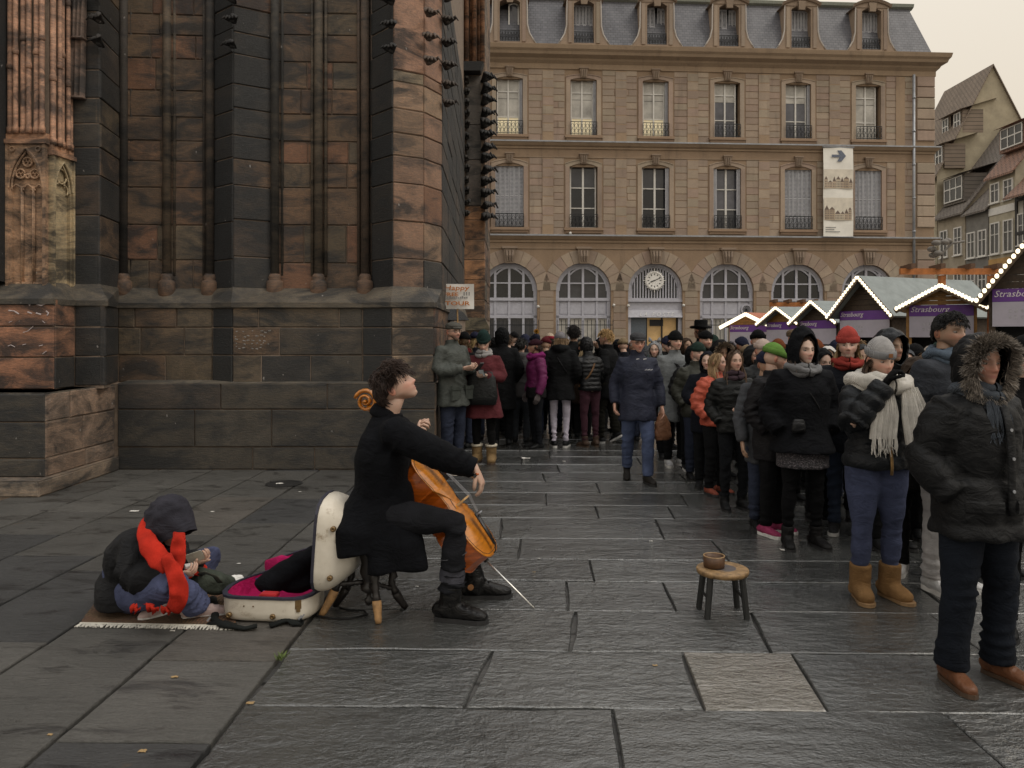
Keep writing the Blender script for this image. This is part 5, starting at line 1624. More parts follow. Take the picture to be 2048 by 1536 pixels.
def hand_mesh(mb, wrist, d, pn, s, curl=.5, thumb=1, col=(.5, .32, .24), spread=.12, thick=1.0, point=False):
    """palm, four unequal bent fingers and a thumb leaving the side of the palm; d: along the hand, pn: palm normal"""
    d = nrm(d); pn = nrm(pn - d * np.dot(pn, d)); lat = np.cross(d, pn) * thumb          # thumb side
    w = np.asarray(wrist, float)
    mb.tube([w - d*.03*s, w, w + d*.035*s, w + d*.075*s, w + d*.092*s], [(.026*s*thick, .020*s*thick), (.028*s*thick, .019*s*thick), (.039*s*thick, .017*s*thick), (.042*s*thick, .014*s*thick), (.036*s*thick, .010*s*thick)], 12, lat, col=col)
    L = [.074, .082, .076, .060]
    for k in range(4):
        o = (1.5 - k) * .0205
        base = w + d * (.082 - .004 * abs(k - 1.2)) * s + lat * o * s
        dd = nrm(d + lat * spread * (1.5 - k) * .5); c_ = 0.15 * curl; p = base - dd*.01*s
        pts = [p]; p = base
        cu = 0.0 if (point and k == 0) else curl
        for q, fr in enumerate((.45, .32, .23)):
            c_ += cu * (.75, 1.0, .7)[q]
            dirn = dd * math.cos(c_) + pn * math.sin(c_)
            pts.append(p); p = p + dirn * L[k] * fr * s
        pts.append(p)
        r = .0092 * s * thick * (1 if k < 3 else .88)
        mb.tube(pts, [r, r * 1.03, r * .96, r * .86, r * .55], 8, lat, col=col)
    t0 = w + d*.02*s + lat*.028*s; t1 = t0 + (lat*.8 + d*.75 + pn*.35) * .030*s; t2 = t1 + nrm(lat*.25 + d + pn*(.3 + curl*.5)) * .032*s; t3 = t2 + nrm(d - lat*.1 + pn*(.3 + curl*.6)) * .025*s
    mb.tube([t0 - lat*.01*s, t0, t1, t2, t3], [.012*s*thick, .0135*s*thick, .0115*s*thick, .0105*s*thick, .006*s*thick], 8, col=col)

ARMS = {'down': ((.262, .03, 1.13), (.275, -.06, .885), .35), 'pocket': ((.268, .075, 1.14), (.212, -.07, .975), None), 'phone': ((.27, .01, 1.16), (.09, -.26, 1.20), .8),
        'fold': ((.28, -.03, 1.16), (.02, -.21, 1.12), .5), 'mouth': ((.26, -.15, 1.20), (.065, -.205, 1.495), .95), 'back': ((.28, .09, 1.15), (.16, .16, .97), None),
        'hold': ((.27, .02, 1.15), (.15, -.22, 1.28), .9), 'sign': ((.26, -.12, 1.25), (.12, -.28, 1.42), 1.1), 'front': ((.27, -.02, 1.14), (.08, -.20, 1.02), .5), 'swing': ((.26, .10, 1.15), (.27, .02, .92), .6)}
def stand(x, y, H, face=0.0, arms=('down', 'down'), stance=.10, stride=0.0, yaw=0.0, pitch=0.0, lean=0.0, sway=0.0, bow=0.0, z=0.0, nod=0.0):
    """joints of a standing figure; face: degrees turned from facing the camera (counter-clockwise seen from above)"""
    s = H / 1.75; M = rotz(R(face)); J = {'s': s, 'M': M, 'face': face}
    def T(p, l=True):
        p = np.array(p, float)
        if l: p = p + V3(sway * (p[2] - .9) if p[2] > .9 else 0, -lean * max(0, p[2] - .95), 0)
        return M @ (p * s) + V3(x, y, z)
    for sd, sg in (('R', -1), ('L', 1)):
        st = stride * sg
        J['hip'+sd] = T((sg*.088, 0, .93)); J['knee'+sd] = T((sg*(stance*.5+.055), -.015 - st*.55 - .02*abs(stride), .505)); J['ank'+sd] = T((sg*stance, .02 - st, .085 + (.06 if stride and sg < 0 and stride > 0 else 0)))
        J['toe'+sd] = M @ nrm(V3(sg*.22, -1, 0)); J['up'+sd] = stride and sg < 0 and stride > 0
        a = ARMS[arms[0 if sg < 0 else 1]]
        J['sh'+sd] = T((sg*.172, .012, 1.398)); J['elb'+sd] = T((sg*a[0][0], a[0][1], a[0][2])); J['wr'+sd] = T((sg*a[1][0], a[1][1], a[1][2])); J['curl'+sd] = a[2]
    J['pelvis'] = T((0, 0, .97)); J['chest'] = T((0, .005, 1.29)); J['neck'] = T((0, .012, 1.475)); J['head'] = T((0, -.02 - bow, 1.635 - nod))
    J['lat'] = M @ V3(1, 0, 0); J['fwd'] = M @ V3(0, -1, 0)
    J['Rh'] = rotz(R(face + yaw)) @ rotx(R(pitch))
    J['base'] = V3(x, y, z)
    return J

def garment(mb, J, hem, fit=.02, flare=.0, arm=.0, collar=.05, hips=1.0, short=False, waist=1.0):
    fit = fit*.62; arm = arm*.6
    s = J['s']; lat = J['lat']; p, c, n = J['pelvis'], J['chest'], J['neck']
    up = nrm(c - p); L = np.linalg.norm(c - p)
    def sp(t): return p + (c - p) * t                        # along pelvis -> chest
    hz = (hem - .97) / (1.29 - .97)
    pts, rad = [], []
    if hz < 0:
        for q in np.linspace(hz, 0, 4)[:-1]:
            f = q / hz
            pts.append(p + V3(0, 0, (q * .32) * s)); rad.append(((.178*hips + fit + flare*f)*s, (.132*hips + fit + flare*f)*s))
    pts += [sp(0), sp(.35), sp(.7), sp(1.0), c + (n - c)*.5, c + (n - c)*.78, n, n + (n - c)*.12]
    rad += [(.172*hips + fit, .128*hips + fit), (.158*waist + fit, .115*waist + fit), (.178 + fit, .125 + fit), (.190 + fit, .13 + fit), (.172 + fit*.9, .115 + fit*.7), (.115 + fit*.7, .092 + fit*.6), (.082 + fit*.4, .078 + fit*.4), (.062 + collar*.2, .062 + collar*.2)]
    rad = [r if i < len(pts) - 8 else (r[0]*s, r[1]*s) for i, r in enumerate(rad)]
    mb.tube(pts, rad, 22, lat, power=2.3)
    for sd in 'LR':
        sh, e, w_ = J['sh'+sd], J['elb'+sd], J['wr'+sd]
        ins = sh + (c + (n - c)*.45 - sh) * .45
        f = fit + arm
        if short: w_ = e
        pts = [ins, sh, sh + (e - sh)*.45, e + (sh - e)*.1, e + (w_ - e)*.12, e + (w_ - e)*.55, w_ - (w_ - e)*.02]
        mb.tube(pts, [(.060+f)*s, (.063+f)*s, (.056+f)*s, (.050+f)*s, (.049+f)*s, (.043+f)*s, (.037+f*.75)*s], 14)

def crease(V, N, J, amp, pts):
    d = np.zeros(len(V))
    for (c, ax, sig, fr, a) in pts:
        r = V - c; g = np.exp(-(r**2).sum(1) / (2*sig*sig))
        ph = r @ nrm(ax) * fr + 7.0*snoise(V, 7, 5) + 2.0*snoise(V, 22, 4, 9)
        d += a * g * (1 - 2*np.abs(np.sin(ph*.5))**.7) * np.clip(.55 + 1.3*snoise(V, 10, 5, 13), 0, 1.3)
    return V + N * (amp * d)[:, None]

def nearest_seg(V, segs):
    best = np.full(len(V), 1e9); tt = np.zeros(len(V)); idx = np.zeros(len(V), int)
    for i, (a, b_) in enumerate(segs):
        ab = b_ - a; L = np.linalg.norm(ab); t = np.clip((V - a) @ ab / L**2, 0, 1)
        d = np.linalg.norm(V - a - t[:, None]*ab, axis=1) * (1.0 if i else .62)
        m = d < best; best[m] = d[m]; tt[m] = t[m]*L; idx[m] = i
    return idx, tt

def top_wear(J, th, spec, voxel):
    s = J['s']; mb = MB()
    garment(mb, J, spec.get('hem', .78), spec.get('fit', .025), spec.get('flare', .0), spec.get('arm', .0), spec.get('collar', .05), spec.get('hips', 1.0), waist=spec.get('waist', 1.0))
    for ex in spec.get('extra', []): ex(mb)
    n, up = J['neck'], nrm(J['neck'] - J['chest'])
    if spec.get('collar', .05):
        ch = spec['collar'] if 'collar' in spec else .05
        mb.tube([n - up*.03*s, n + up*.01*s, n + up*(.01 + ch)*s], [(.088*s, .088*s), (.084*s, .086*s), (.082*s, .086*s)], 16, J['lat'])
    if spec.get('hood') == 'down':
        q = n - J['fwd']*.10*s; lat = J['lat']
        mb.tube([q + lat*k*.07*s + J['fwd']*(.07*abs(k)**1.5)*s + V3(0, 0, .015*s) for k in np.linspace(-1.7, 1.7, 9)], [(.05 + .02*(1 - abs(k)/1.7))*s for k in np.linspace(-1.7, 1.7, 9)], 10)
    V, F = mb.arrays()
    V, F, N = remesh(V, F, voxel, 3)
    segs = [(J['pelvis'] - V3(0, 0, .35*s), J['neck'])] + [(J['sh'+q], J['elb'+q]) for q in 'LR'] + [(J['elb'+q], J['wr'+q]) for q in 'LR']
    if spec.get('puff'):
        idx, t = nearest_seg(V, segs)
        sp_ = spec['puff'] * s
        bulge = np.abs(np.sin(PI * t / sp_ + np.where(idx > 2, .7, 0))) ** .55 - .6
        V = V + N * (bulge * .017 * s)[:, None] + N * (.006 * snoise(V, 38, 6))[:, None]
    pts = []
    for q in 'LR':
        a = nrm(J['wr'+q] - J['elb'+q]); u_ = nrm(J['elb'+q] - J['sh'+q])
        pts += [(J['elb'+q], a*.7 + u_*.7 + V3(0, 0, .3), .09*s, 95, 1.0), (J['wr'+q] + (J['elb'+q] - J['wr'+q])*.25, a, .07*s, 110, .7), (J['sh'+q] - V3(0, 0, .08*s), u_ + J['lat']*.5, .09*s, 70, .7)]
    pts += [(J['pelvis'] + V3(0, 0, .1*s), V3(.2, 0, 1), .14*s, 48, .7)]
    V = crease(V, N, J, .0105*s*spec.get('fold', 1.0), pts)
    V = V + N * (.009 * s * spec.get('fold', 1.0) * snoise(V, 11, 7, 3) + .004*s*snoise(V, 27, 6, 8))[:, None]
    # vertical drape below the waist
    zr = np.clip((J['pelvis'][2] + .05 - V[:, 2]) / .3, 0, 1)
    ang = np.arctan2((V - J['pelvis']) @ J['fwd'], (V - J['pelvis']) @ J['lat'])
    V = V + N * (zr * .007 * s * np.sin(ang * 7 + 2*snoise(V, 4, 3)))[:, None]
    if spec.get('cut') is not None:
        V = spec['cut'](V)
    o = mk(spec.get('name', 'coat'), V, F, fabric(spec['col'], spec.get('rough', .85), spec.get('kind', 'weave')), th, True)
    return o, (V, F, N)

def trousers(J, th, spec, voxel):
    s = J['s']; mb = MB(); f = spec.get('fit', .012)
    p = J['pelvis']
    mb.tube([p + V3(0, 0, .12*s), p, (J['hipL'] + J['hipR'])/2 - V3(0, 0, .03*s)], [((.15+f)*s, (.11+f)*s), ((.165+f)*s, (.125+f)*s), ((.155+f)*s, (.12+f)*s)], 18, J['lat'])
    cv = spec.get('curvy', 1.0); leg = spec.get('leg', 1.0); hem = spec.get('hemw', .052)
    for q in 'LR':
        h, k, a = J['hip'+q], J['knee'+q], J['ank'+q]
        h0 = h + (h - k)*.06
        e = a + (k - a)*spec.get('short', .0)
        mb.tube([h0, h + (k - h)*.3, h + (k - h)*.65, k, k + (a - k)*.3, k + (a - k)*.65, e], [(.098*leg*cv+f)*s, (.09*leg*cv+f)*s, (.074*leg*cv**.5+f)*s, (.062*leg/cv**.6+f)*s, (.06*leg+f)*s, (.05*leg/cv**.5+f*1.2)*s, (hem+f)*s], 16)
    V, F = mb.arrays(); V, F, N = remesh(V, F, voxel, 3)
    pts = []
    for q in 'LR':
        ax = nrm(J['ank'+q] - J['knee'+q])
        pts += [(J['knee'+q], ax + J['lat']*.3, .09*s, 80, 1.0), (J['ank'+q] - ax*.09*s, ax + J['lat']*.2, .09*s, 100, 1.5), (J['hip'+q] - V3(0, 0, .05*s), V3(.6, 0, 1), .08*s, 70, .8)]
    V = crease(V, N, J, .0105*s*spec.get('fold', 1.0), pts)
    V = V + N * (.006*s*snoise(V, 13, 6, 2) + .003*s*snoise(V, 30, 5, 6))[:, None]
    return mk(spec.get('name', 'trousers'), V, F, fabric(spec['col'], spec.get('rough', .9), spec.get('kind', 'denim')), th, True)

def footwear(J, th, spec):
    s = J['s'] * spec.get('big', 1.0); typ = spec.get('type', 'shoe')
    for q in 'LR':
        a = J['ank'+q]; d = nrm(J['toe'+q] * np.array([1, 1, 0])); up = V3(0, 0, 1); lat = np.cross(d, up)
        g = V3(a[0], a[1], a[2] - .085*s)
        if J.get('up'+q):
            d = nrm(d + V3(0, 0, -.55)); up = nrm(np.cross(lat, d)); g = a - up*.085*s - d*.0
        def P(f, h, l=0.0): return g + d*f*s + up*h*s + lat*l*s
        k = 1.12 if typ == 'ugg' else 1.0
        mb = MB()
        if typ == 'ugg':
            F_ = [(-.075, .045, .042, .045), (-.055, .058, .05, .058), (.0, .062, .054, .062), (.07, .055, .054, .055), (.13, .046, .053, .046), (.17, .038, .045, .036), (.19, .032, .02, .02)]
        else:
            F_ = [(-.078, .035, .03, .032), (-.06, .048, .037, .045), (-.01, .054, .037, .05), (.05, .050, .040, .044), (.11, .040, .045, .033), (.16, .033, .041, .026), (.19, .026, .022, .016)]
        mb.tube([P(f, h) for f, h, _, _ in F_], [(w_*k*s, hh*s) for _, _, w_, hh in F_], 14, lat, power=2.6)
        top = {'shoe': .085, 'sneaker': .10, 'boot': .18, 'ugg': .24, 'high': .30}[typ] * (1.0)
        rr = {'shoe': .046, 'sneaker': .05, 'boot': .052, 'ugg': .070, 'high': .058}[typ]
        kn = J['knee'+q]; ax = nrm(kn - a)
        mb.tube([P(-.02, .04), a, a + ax*(top - .085)*s], [(rr*1.05*s, rr*1.25*s), (rr*s, rr*1.08*s), (rr*1.04*s, rr*1.06*s)], 14, lat)
        V, F = mb.arrays(); V, F, N = remesh(V, F, spec.get('voxel', .011), 2)
        V = crease(V, N, J, .0035, [(P(.09, .06), d, .035*s, 190, 1.0), (a + ax*.04*s, ax, .05*s, 130, 1.2)])
        o = mk('boot' if typ in ('boot', 'ugg', 'high') else 'shoe', V, F, fabric(spec['col'], spec.get('rough', .6), 'fleece' if typ == 'ugg' else 'nylon'), th, True)
        sb = MB()
        out = [(-.082, 0), (-.07, .03), (-.03, .038), (.04, .037), (.10, .046), (.15, .045), (.185, .027), (.198, 0), (.185, -.027), (.15, -.045), (.10, -.044), (.04, -.036), (-.03, -.038), (-.07, -.03)]
        sb.prism([(f*k if f > 0 else f, l*k*(1.12 if typ == 'ugg' else 1.0)) for f, l in out], g, d*s, -lat*s, up, 0.0, (.03 if typ == 'sneaker' else .022)*s)
        sb.build('sole', spec.get('sole_mat') or plain('sole_%s' % spec.get('sole', 'black'), {'black': (.015, .015, .016), 'white': (.55, .54, .52), 'tan': (.20, .12, .055), 'brown': (.06, .035, .02)}[spec.get('sole', 'black')], .6), o)
        if spec.get('cuff'):
            cb = MB(); cpt = a + ax*(top - .085)*s; cb.tube([cpt - ax*.012*s, cpt + ax*.012*s], [rr*1.18*s]*2, 14); cb.build('fleece_cuff', fabric(spec['cuff'], .95, 'fleece'), o, True)
        if spec.get('laces'):
            lb = MB()
            for i in range(4): lb.bar(P(.04 + .02*i - .01, .105 - .013*i, -.022), P(.05 + .02*i, .10 - .013*i, .022), .005*s)
            lb.build('laces', fabric(spec['laces'], .9), o)

def hl(J, p): return J['Rh'] @ (np.asarray(p, float) * J['s']) + J['head']      # head-local point
def beanie(J, th, spec):
    s = J['s']; n = 40; m = 12; hgt = spec.get('h', .125); low = spec.get('low', .035); tilt = spec.get('tilt', .22)
    G = np.zeros((m, n, 3)); A = np.linspace(0, 2*PI, n, endpoint=False)
    for i in range(m):
        t = i/(m-1)
        r = (1 - t**2.6)**.62 if t < 1 else 0.0
        rib = 1 + .018*np.cos(A*20)*(1 - t)
        top = spec.get('point', 0.0) * t
        G[i, :, 0] = .089*r*rib*np.sin(A); G[i, :, 1] = -.108*r*rib*np.cos(A) + .012 + tilt*(.0) + spec.get('slouch', 0)*t; G[i, :, 2] = low + (hgt + top)*t - tilt*(G[i, :, 1])*(-.6)*(1 - t)
    mb = MB(); V = (G.reshape(-1, 3)*s) @ J['Rh'].T + J['head']
    mb.grid(V.reshape(m, n, 3), closed=True)
    V2 = (G*np.array([.96, .96, 1.0])).copy(); V2[:, :, 2] -= .004
    mb.grid(((V2.reshape(-1, 3)*s) @ J['Rh'].T + J['head']).reshape(m, n, 3)[:, ::-1], closed=True)
    o = mb.build('beanie', fabric(spec['col'], .95, 'knit'), th, True)
    if spec.get('cuff', True):
        cm = MB(); C = np.zeros((5, n, 3))
        for i, (k, dz) in enumerate(((1.02, 0), (1.07, .005), (1.08, .025), (1.07, .045), (1.0, .05))):
            rib = 1 + .02*np.cos(A*20)
            C[i, :, 0] = .089*k*rib*np.sin(A); C[i, :, 1] = -.108*k*rib*np.cos(A) + .012; C[i, :, 2] = low + dz + tilt*.6*C[i, :, 1]
        cm.grid(((C.reshape(-1, 3)*s) @ J['Rh'].T + J['head']).reshape(5, n, 3), closed=True)
        cm.build('beanie_cuff', fabric(spec.get('cuffcol', spec['col']), .95, 'knit'), o, True)
    if spec.get('pom'):
        pm = MB(); c = hl(J, (0, .03 + spec.get('slouch', 0), low + hgt + .03))
        r_ = np.random.default_rng(3)
        for _ in range(420):
            d = nrm(r_.normal(0, 1, 3)); b0 = c + d*.01; e = c + d*.058*s*r_.uniform(.8, 1.15); w_ = nrm(np.cross(d, r_.normal(0, 1, 3)))*.004
            pm.add([b0 - w_, b0 + w_, e], [(0, 1, 2)])
        pm.build('pompom', fabric(spec['pom'], .95, 'fleece'), o)
    return o
def flat_cap(J, th, col, tweed=True):
    s = J['s']; mb = MB()
    for (c, r) in (((0, .012, .072), (.093, .118, .052)), ((0, -.045, .068), (.085, .075, .034)), ((0, -.088, .045), (.068, .05, .012))): mb.ell(hl(J, c), V3(*r)*s, 20, 12, M=J['Rh'])
    A = np.linspace(0, 2*PI, 24); mb.tube([hl(J, (.084*math.sin(a), -.102*math.cos(a) + .01, .045)) for a in A], [.012*s]*24, 6)
    V, F = mb.arrays(); V, F, N = remesh(V, F, .008, 2)
    return mk('flat_cap', V, F, fabric(col, .95, 'weave'), th, True)
def fedora(J, th, col):
    s = J['s']; mb = MB(); n = 28; A = np.linspace(0, 2*PI, n, endpoint=False); prof = [(.96, .13, 0), (.965, .02, 0), (1.05, .012, 0), (1.5, .012, .012), (1.72, .022, .03), (1.72, .027, .03), (1.45, .02, .012), (1.06, .03, 0), (1.03, .12, 0), (.9, .148, -.0), (.5, .138, 0), (.05, .128, 0)]
    G = np.array([[hl(J, (.086*k*math.sin(a), -.104*k*math.cos(a) + .008, .03 + z + cv*abs(math.sin(a))**2)) for a in A] for k, z, cv in prof[1:]])
    mb.grid(G, closed=True); return mb.build('wide_brim_hat', fabric(col, .9, 'weave'), th, True)
def hood_up(J, th, spec):
    """hood shell round the head with an open face; optional fur trim"""
    s = J['s']; n, m = 44, 20; op = spec.get('open', .95); mb = MB(); sc = spec.get('size', 1.0); pk = spec.get('peak', .0)
    def shell(k, o0):
        G = np.zeros((m, n, 3))
        for i in range(m):
            th_ = o0 + (PI - o0)*i/(m-1)
            for j in range(n):
                a = 2*PI*j/n
                d = V3(math.sin(th_)*math.sin(a), -math.cos(th_), math.sin(th_)*math.cos(a))
                r = V3(.108, .125, .142)*k*sc
                p = d*r + V3(0, .015, -.004)
                p[2] += pk*max(0, d[2])**2*.05
                if d[2] < -.2: p[2] -= .05*(-d[2] - .2); p[0] *= 1 + .25*max(0, -d[2] - .2)
                p += d*(.004*math.sin(a*9 + i*.8) + .004*math.sin(i*1.9 + a*3))
                if i < 3: p[1] -= spec.get('visor', .012)*(3 - i)/3*max(0, d[2] + .3)
                G[i, j] = hl(J, p)
        return G
    A = shell(1.0, op); B = shell(.93, op)
    mb.grid(A[:, ::-1], closed=True); mb.grid(B, closed=True)
    mb.grid(np.array([A[0], B[0]]), closed=True)
    o = mb.build('hood', fabric(spec['col'], spec.get('rough', .85), spec.get('kind', 'weave')), th, True)
    if spec.get('fur'):
        fb = MB(); r_ = np.random.default_rng(11); cnt = spec.get('furn', 2600); L = spec.get('furl', .06)
        c = J['head']; cols = np.asarray(spec['fur'])
        rim = A[0]; rim2 = A[2]
        V, F, C = [], [], []
        for q in range(cnt):
            t = r_.uniform(0, n); j = int(t) % n; f = t - int(t)
            base = (rim[j]*(1-f) + rim[(j+1) % n]*f); back = (rim2[j]*(1-f) + rim2[(j+1) % n]*f)
            outw = nrm(base - c - J['Rh'] @ V3(0, -.08, 0)*s); fw = J['Rh'] @ V3(0, -1, 0)
            b0 = base + (back - base)*r_.uniform(-.15, 1.0)
            cl = np.sin(t*2.3 + V3(0, 2, 4))*.25 + np.sin(t*7.1 + V3(1, 3, 5))*.2
            d = nrm(outw*r_.uniform(.5, 1.0) + fw*r_.uniform(-.1, .8) + cl + r_.normal(0, .2, 3))
            e = b0 + d*L*s*r_.uniform(.45, 1.1) - V3(0, 0, .012)
            w_ = nrm(np.cross(d, r_.normal(0, 1, 3)))*.0014
            k = len(V); V += [b0 - w_, b0 + w_, (b0 + e)/2 + w_*.7 + r_.normal(0, .003, 3), e]; F += [(k, k+1, k+2), (k, k+2, k+3)]
            g = r_.uniform(.35, 1.5); C += [cols*g*.6]*2 + [cols*g] + [cols*g*1.35]
        fb.add(V, F, np.array(C)); fm = NTfur(); fb.build('fur_trim', fm, o, False, True)
    return o
def NTfur():
    if 'fur' in MATS: return MATS['fur']
    k = NT('fur'); k.color(k.attr()); k.setv('Roughness', .75); MATS['fur'] = k.m; return k.m
def hair(J, th, spec):
    """scalp cap and combed locks; long hair falls to the chest"""
    s = J['s']; r_ = np.random.default_rng(spec.get('seed', 5)); col = np.asarray(spec['col']); n = spec.get('n', 260); ln = spec.get('len', .05); curl = spec.get('curl', .3)
    V, F, C = [], [], []
    ell = V3(.079, .103, .121)
    mb = MB()
    # cap
    nu, nv = 28, 16; G = []
    for i in range(nv):
        row = []
        for j in range(nu):
            a = 2*PI*j/nu
            front = max(0, math.cos(a)); bk_ = .46 + .17*max(0, -math.cos(a))**.7; lim = PI*bk_ - front**.8*PI*(.46 - spec.get('line', .27))
            t = lim*i/(nv-1)
            d = V3(math.sin(t)*math.sin(a), -math.sin(t)*math.cos(a), math.cos(t)); row.append(hl(J, d*ell*(1.04 if not spec.get('under') else 1.0) + V3(0, .004, .002)))
        G.append(row)
    mb.grid(np.array(G), col*.8, closed=True)
    long_ = spec.get('long', 0.0)
    for _ in range(n):
        while True:
            d = nrm(r_.normal(0, 1, 3))
            if d[2] < (-.25 if d[1] > 0 else ((.45 if d[1] < -.45 else .02) if not spec.get('under') else -.2)): continue
            if spec.get('under') and d[1] < -.35: continue
            if spec.get('under') and d[2] > .12: continue
            if long_ and d[1] < -.55: continue
            if not long_ and not spec.get('under') and abs(d[0]) > .55 and d[1] < .55 and d[2] < .25: continue
            break
        p = d*ell*1.03; pts = [p.copy()]
        if not long_:
            comb = nrm(V3(d[0]*.8, -.25 if d[2] > .5 and d[1] < .2 else .4, -.55 if d[2] < .6 else .25) + r_.normal(0, curl, 3)); comb = comb - d*(comb @ d)
            q = p
            L = ln*r_.uniform(.6, 1.3)*(1.5 if d[1] < -.1 and d[2] > .5 else 1.0)
            for i in range(3):
                q = q + (nrm(comb + d*(.42 - .3*i))*L/3) + r_.normal(0, curl*.006, 3); pts.append(q.copy())
            w0 = spec.get('w', .009)
        else:
            side = 1 if d[0] >= 0 else -1
            q = p
            a0 = math.atan2(d[1], abs(d[0]))
            for i in range(3):
                tt = (i+1)/3; dd = nrm(V3(d[0]*(1 - tt) + side*tt*math.cos(a0)*.95, d[1]*(1 - tt*.3) + .25*tt, d[2]*(1 - tt) - .25*tt)); q = dd*ell*(1.08 + .03*tt); pts.append(q.copy())
            L = long_*r_.uniform(.75, 1.1); fl = spec.get('flow', 0.0)
            for i in range(4):
                q = q + V3(side*.012*(1 if i < 2 else -.3) + r_.normal(0, .006), -.012 + fl + r_.normal(0, .006), -L/4); pts.append(q.copy())
            w0 = spec.get('w', .012)
        W = [hl(J, q) for q in pts]
        m = len(W); lat = nrm(np.cross(W[1] - W[0], W[0] - J['head']) + r_.normal(0, .2, 3)*.1) * w0*s
        g = r_.uniform(.55, 1.5); k = len(V)
        nrmv = nrm(W[0] - J['head'])*.004
        for i, q in enumerate(W):
            t = i/(m-1); ww = lat*(1 - .75*t)
            V += [q - ww, q + nrmv, q + ww]; C += [col*g*(.8 + .4*t)]*3
        for i in range(m-1):
            a = k + 3*i; F += [(a, a+3, a+4, a+1), (a+1, a+4, a+5, a+2)]
    mb.add(V, F, np.array(C))
    if 'hair' not in MATS:
        k = NT('hair'); k.color(k.attr()); k.setv('Roughness', .55); k.setv('Specular IOR Level', .25); k.bump(k.noise(1.0, 3, .6, k.pos((220, 220, 30), True)), .5, .004); MATS['hair'] = k.m
    return mb.build('hair', MATS['hair'], th, True, True)
def scarf(J, th, spec):
    s = J['s']; mb = MB(); n = J['neck']; up = nrm(J['neck'] - J['chest']); lat, fw = J['lat'], J['fwd']; big = spec.get('big', 1.0)
    for k, (dz, r, th_) in enumerate(((.005, .092, .034), (.045, .086, .031), (.025, .108, .030))[:spec.get('loops', 2)]):
        pts = []
        for i in range(22):
            a = 2*PI*i/21
            pts.append(n + lat*math.sin(a)*r*s*big + fw*(math.cos(a)*r*1.02*big + .012)*s + up*(dz + .012*math.sin(a*2 + k*2) - .022*max(0, math.cos(a)))*s)
        mb.tube(pts, [((.030 + .008*math.sin(i*1.7 + k))*s*big, th_*s*big) for i in range(22)], 10, up, cap=False)
    V, F = mb.arrays()
    Nn = V - n; V = V + nrm_rows(Nn) * (.007*big*snoise(V, 30, 6))[:, None]
    o = mk('scarf', V, F, fabric(spec['col'], .95, spec.get('kind', 'knit')), th, True)
    for (x0, L, w_, tilt) in spec.get('ends', []):
        G = []; base = n + fw*(.115*big)*s + lat*x0*s - up*.01
        fold = spec.get('foldn', 5)
        for i in range(12):
            t = i/11; row = []
            for j in range(15):
                q = (j/14 - .5); wv = .014*math.sin(q*fold*6.28 + t*1.5)
                p = base + lat*(q*w_*(.55 + .45*min(1, t*2)) + tilt*t)*s - V3(0, 0, t*L*s) + fw*(wv + .045*math.sin(min(1, t*1.6)*PI*.5))*s
                row.append(p)
            G.append(row)
        G = np.array(G); e = MB(); e.grid(G); e.grid((G - fw*.012)[:, ::-1]); eo = e.build('scarf_end', fabric(spec['col'], .95, spec.get('kind', 'knit')), o, True)
        if spec.get('fringe'):
            fb = MB(); r_ = np.random.default_rng(2)
            for q in range(46):
                j = r_.uniform(0, 13.9); jj = int(j); p = G[-1, jj]*(1 - (j - jj)) + G[-1, jj+1]*(j - jj); l = spec['fringe']*s*r_.uniform(.7, 1.2)
                fb.tube([p + V3(0, 0, .01), p - V3(0, 0, l*.5) + r_.normal(0, .004, 3), p - V3(0, 0, l) + r_.normal(0, .008, 3)], [.003, .0035, .0015], 4)
            fb.build('fringe', fabric(spec['col'], .95, 'knit'), o)
    return o
def nrm_rows(A): return A / np.maximum(np.linalg.norm(A, axis=1, keepdims=True), 1e-6)

def under_body(mb, J, skin):
    """the figure under the clothes: trunk, arms and legs as one continuous surface"""
    s = J['s']; b = MB(); p, c, n = J['pelvis'], J['chest'], J['neck']
    b.tube([p - V3(0, 0, .08*s), p, p + (c - p)*.5, c, c + (n - c)*.6, n], [(.14*s, .10*s), (.15*s, .11*s), (.125*s, .09*s), (.165*s, .11*s), (.14*s, .09*s), (.055*s, .055*s)], 14, J['lat'])
    for q in 'LR':
        b.tube([J['sh'+q] + (c - J['sh'+q])*.3, J['sh'+q], J['elb'+q], J['wr'+q]], [.045*s, .042*s, .026*s, .024*s], 10)
        b.tube([J['hip'+q], J['knee'+q], J['ank'+q]], [.066*s, .040*s, .026*s], 10)
    V, F = b.arrays(); V, F, N = remesh(V, F, .026*s, 1)
    mb.add(V, F, np.asarray(skin))

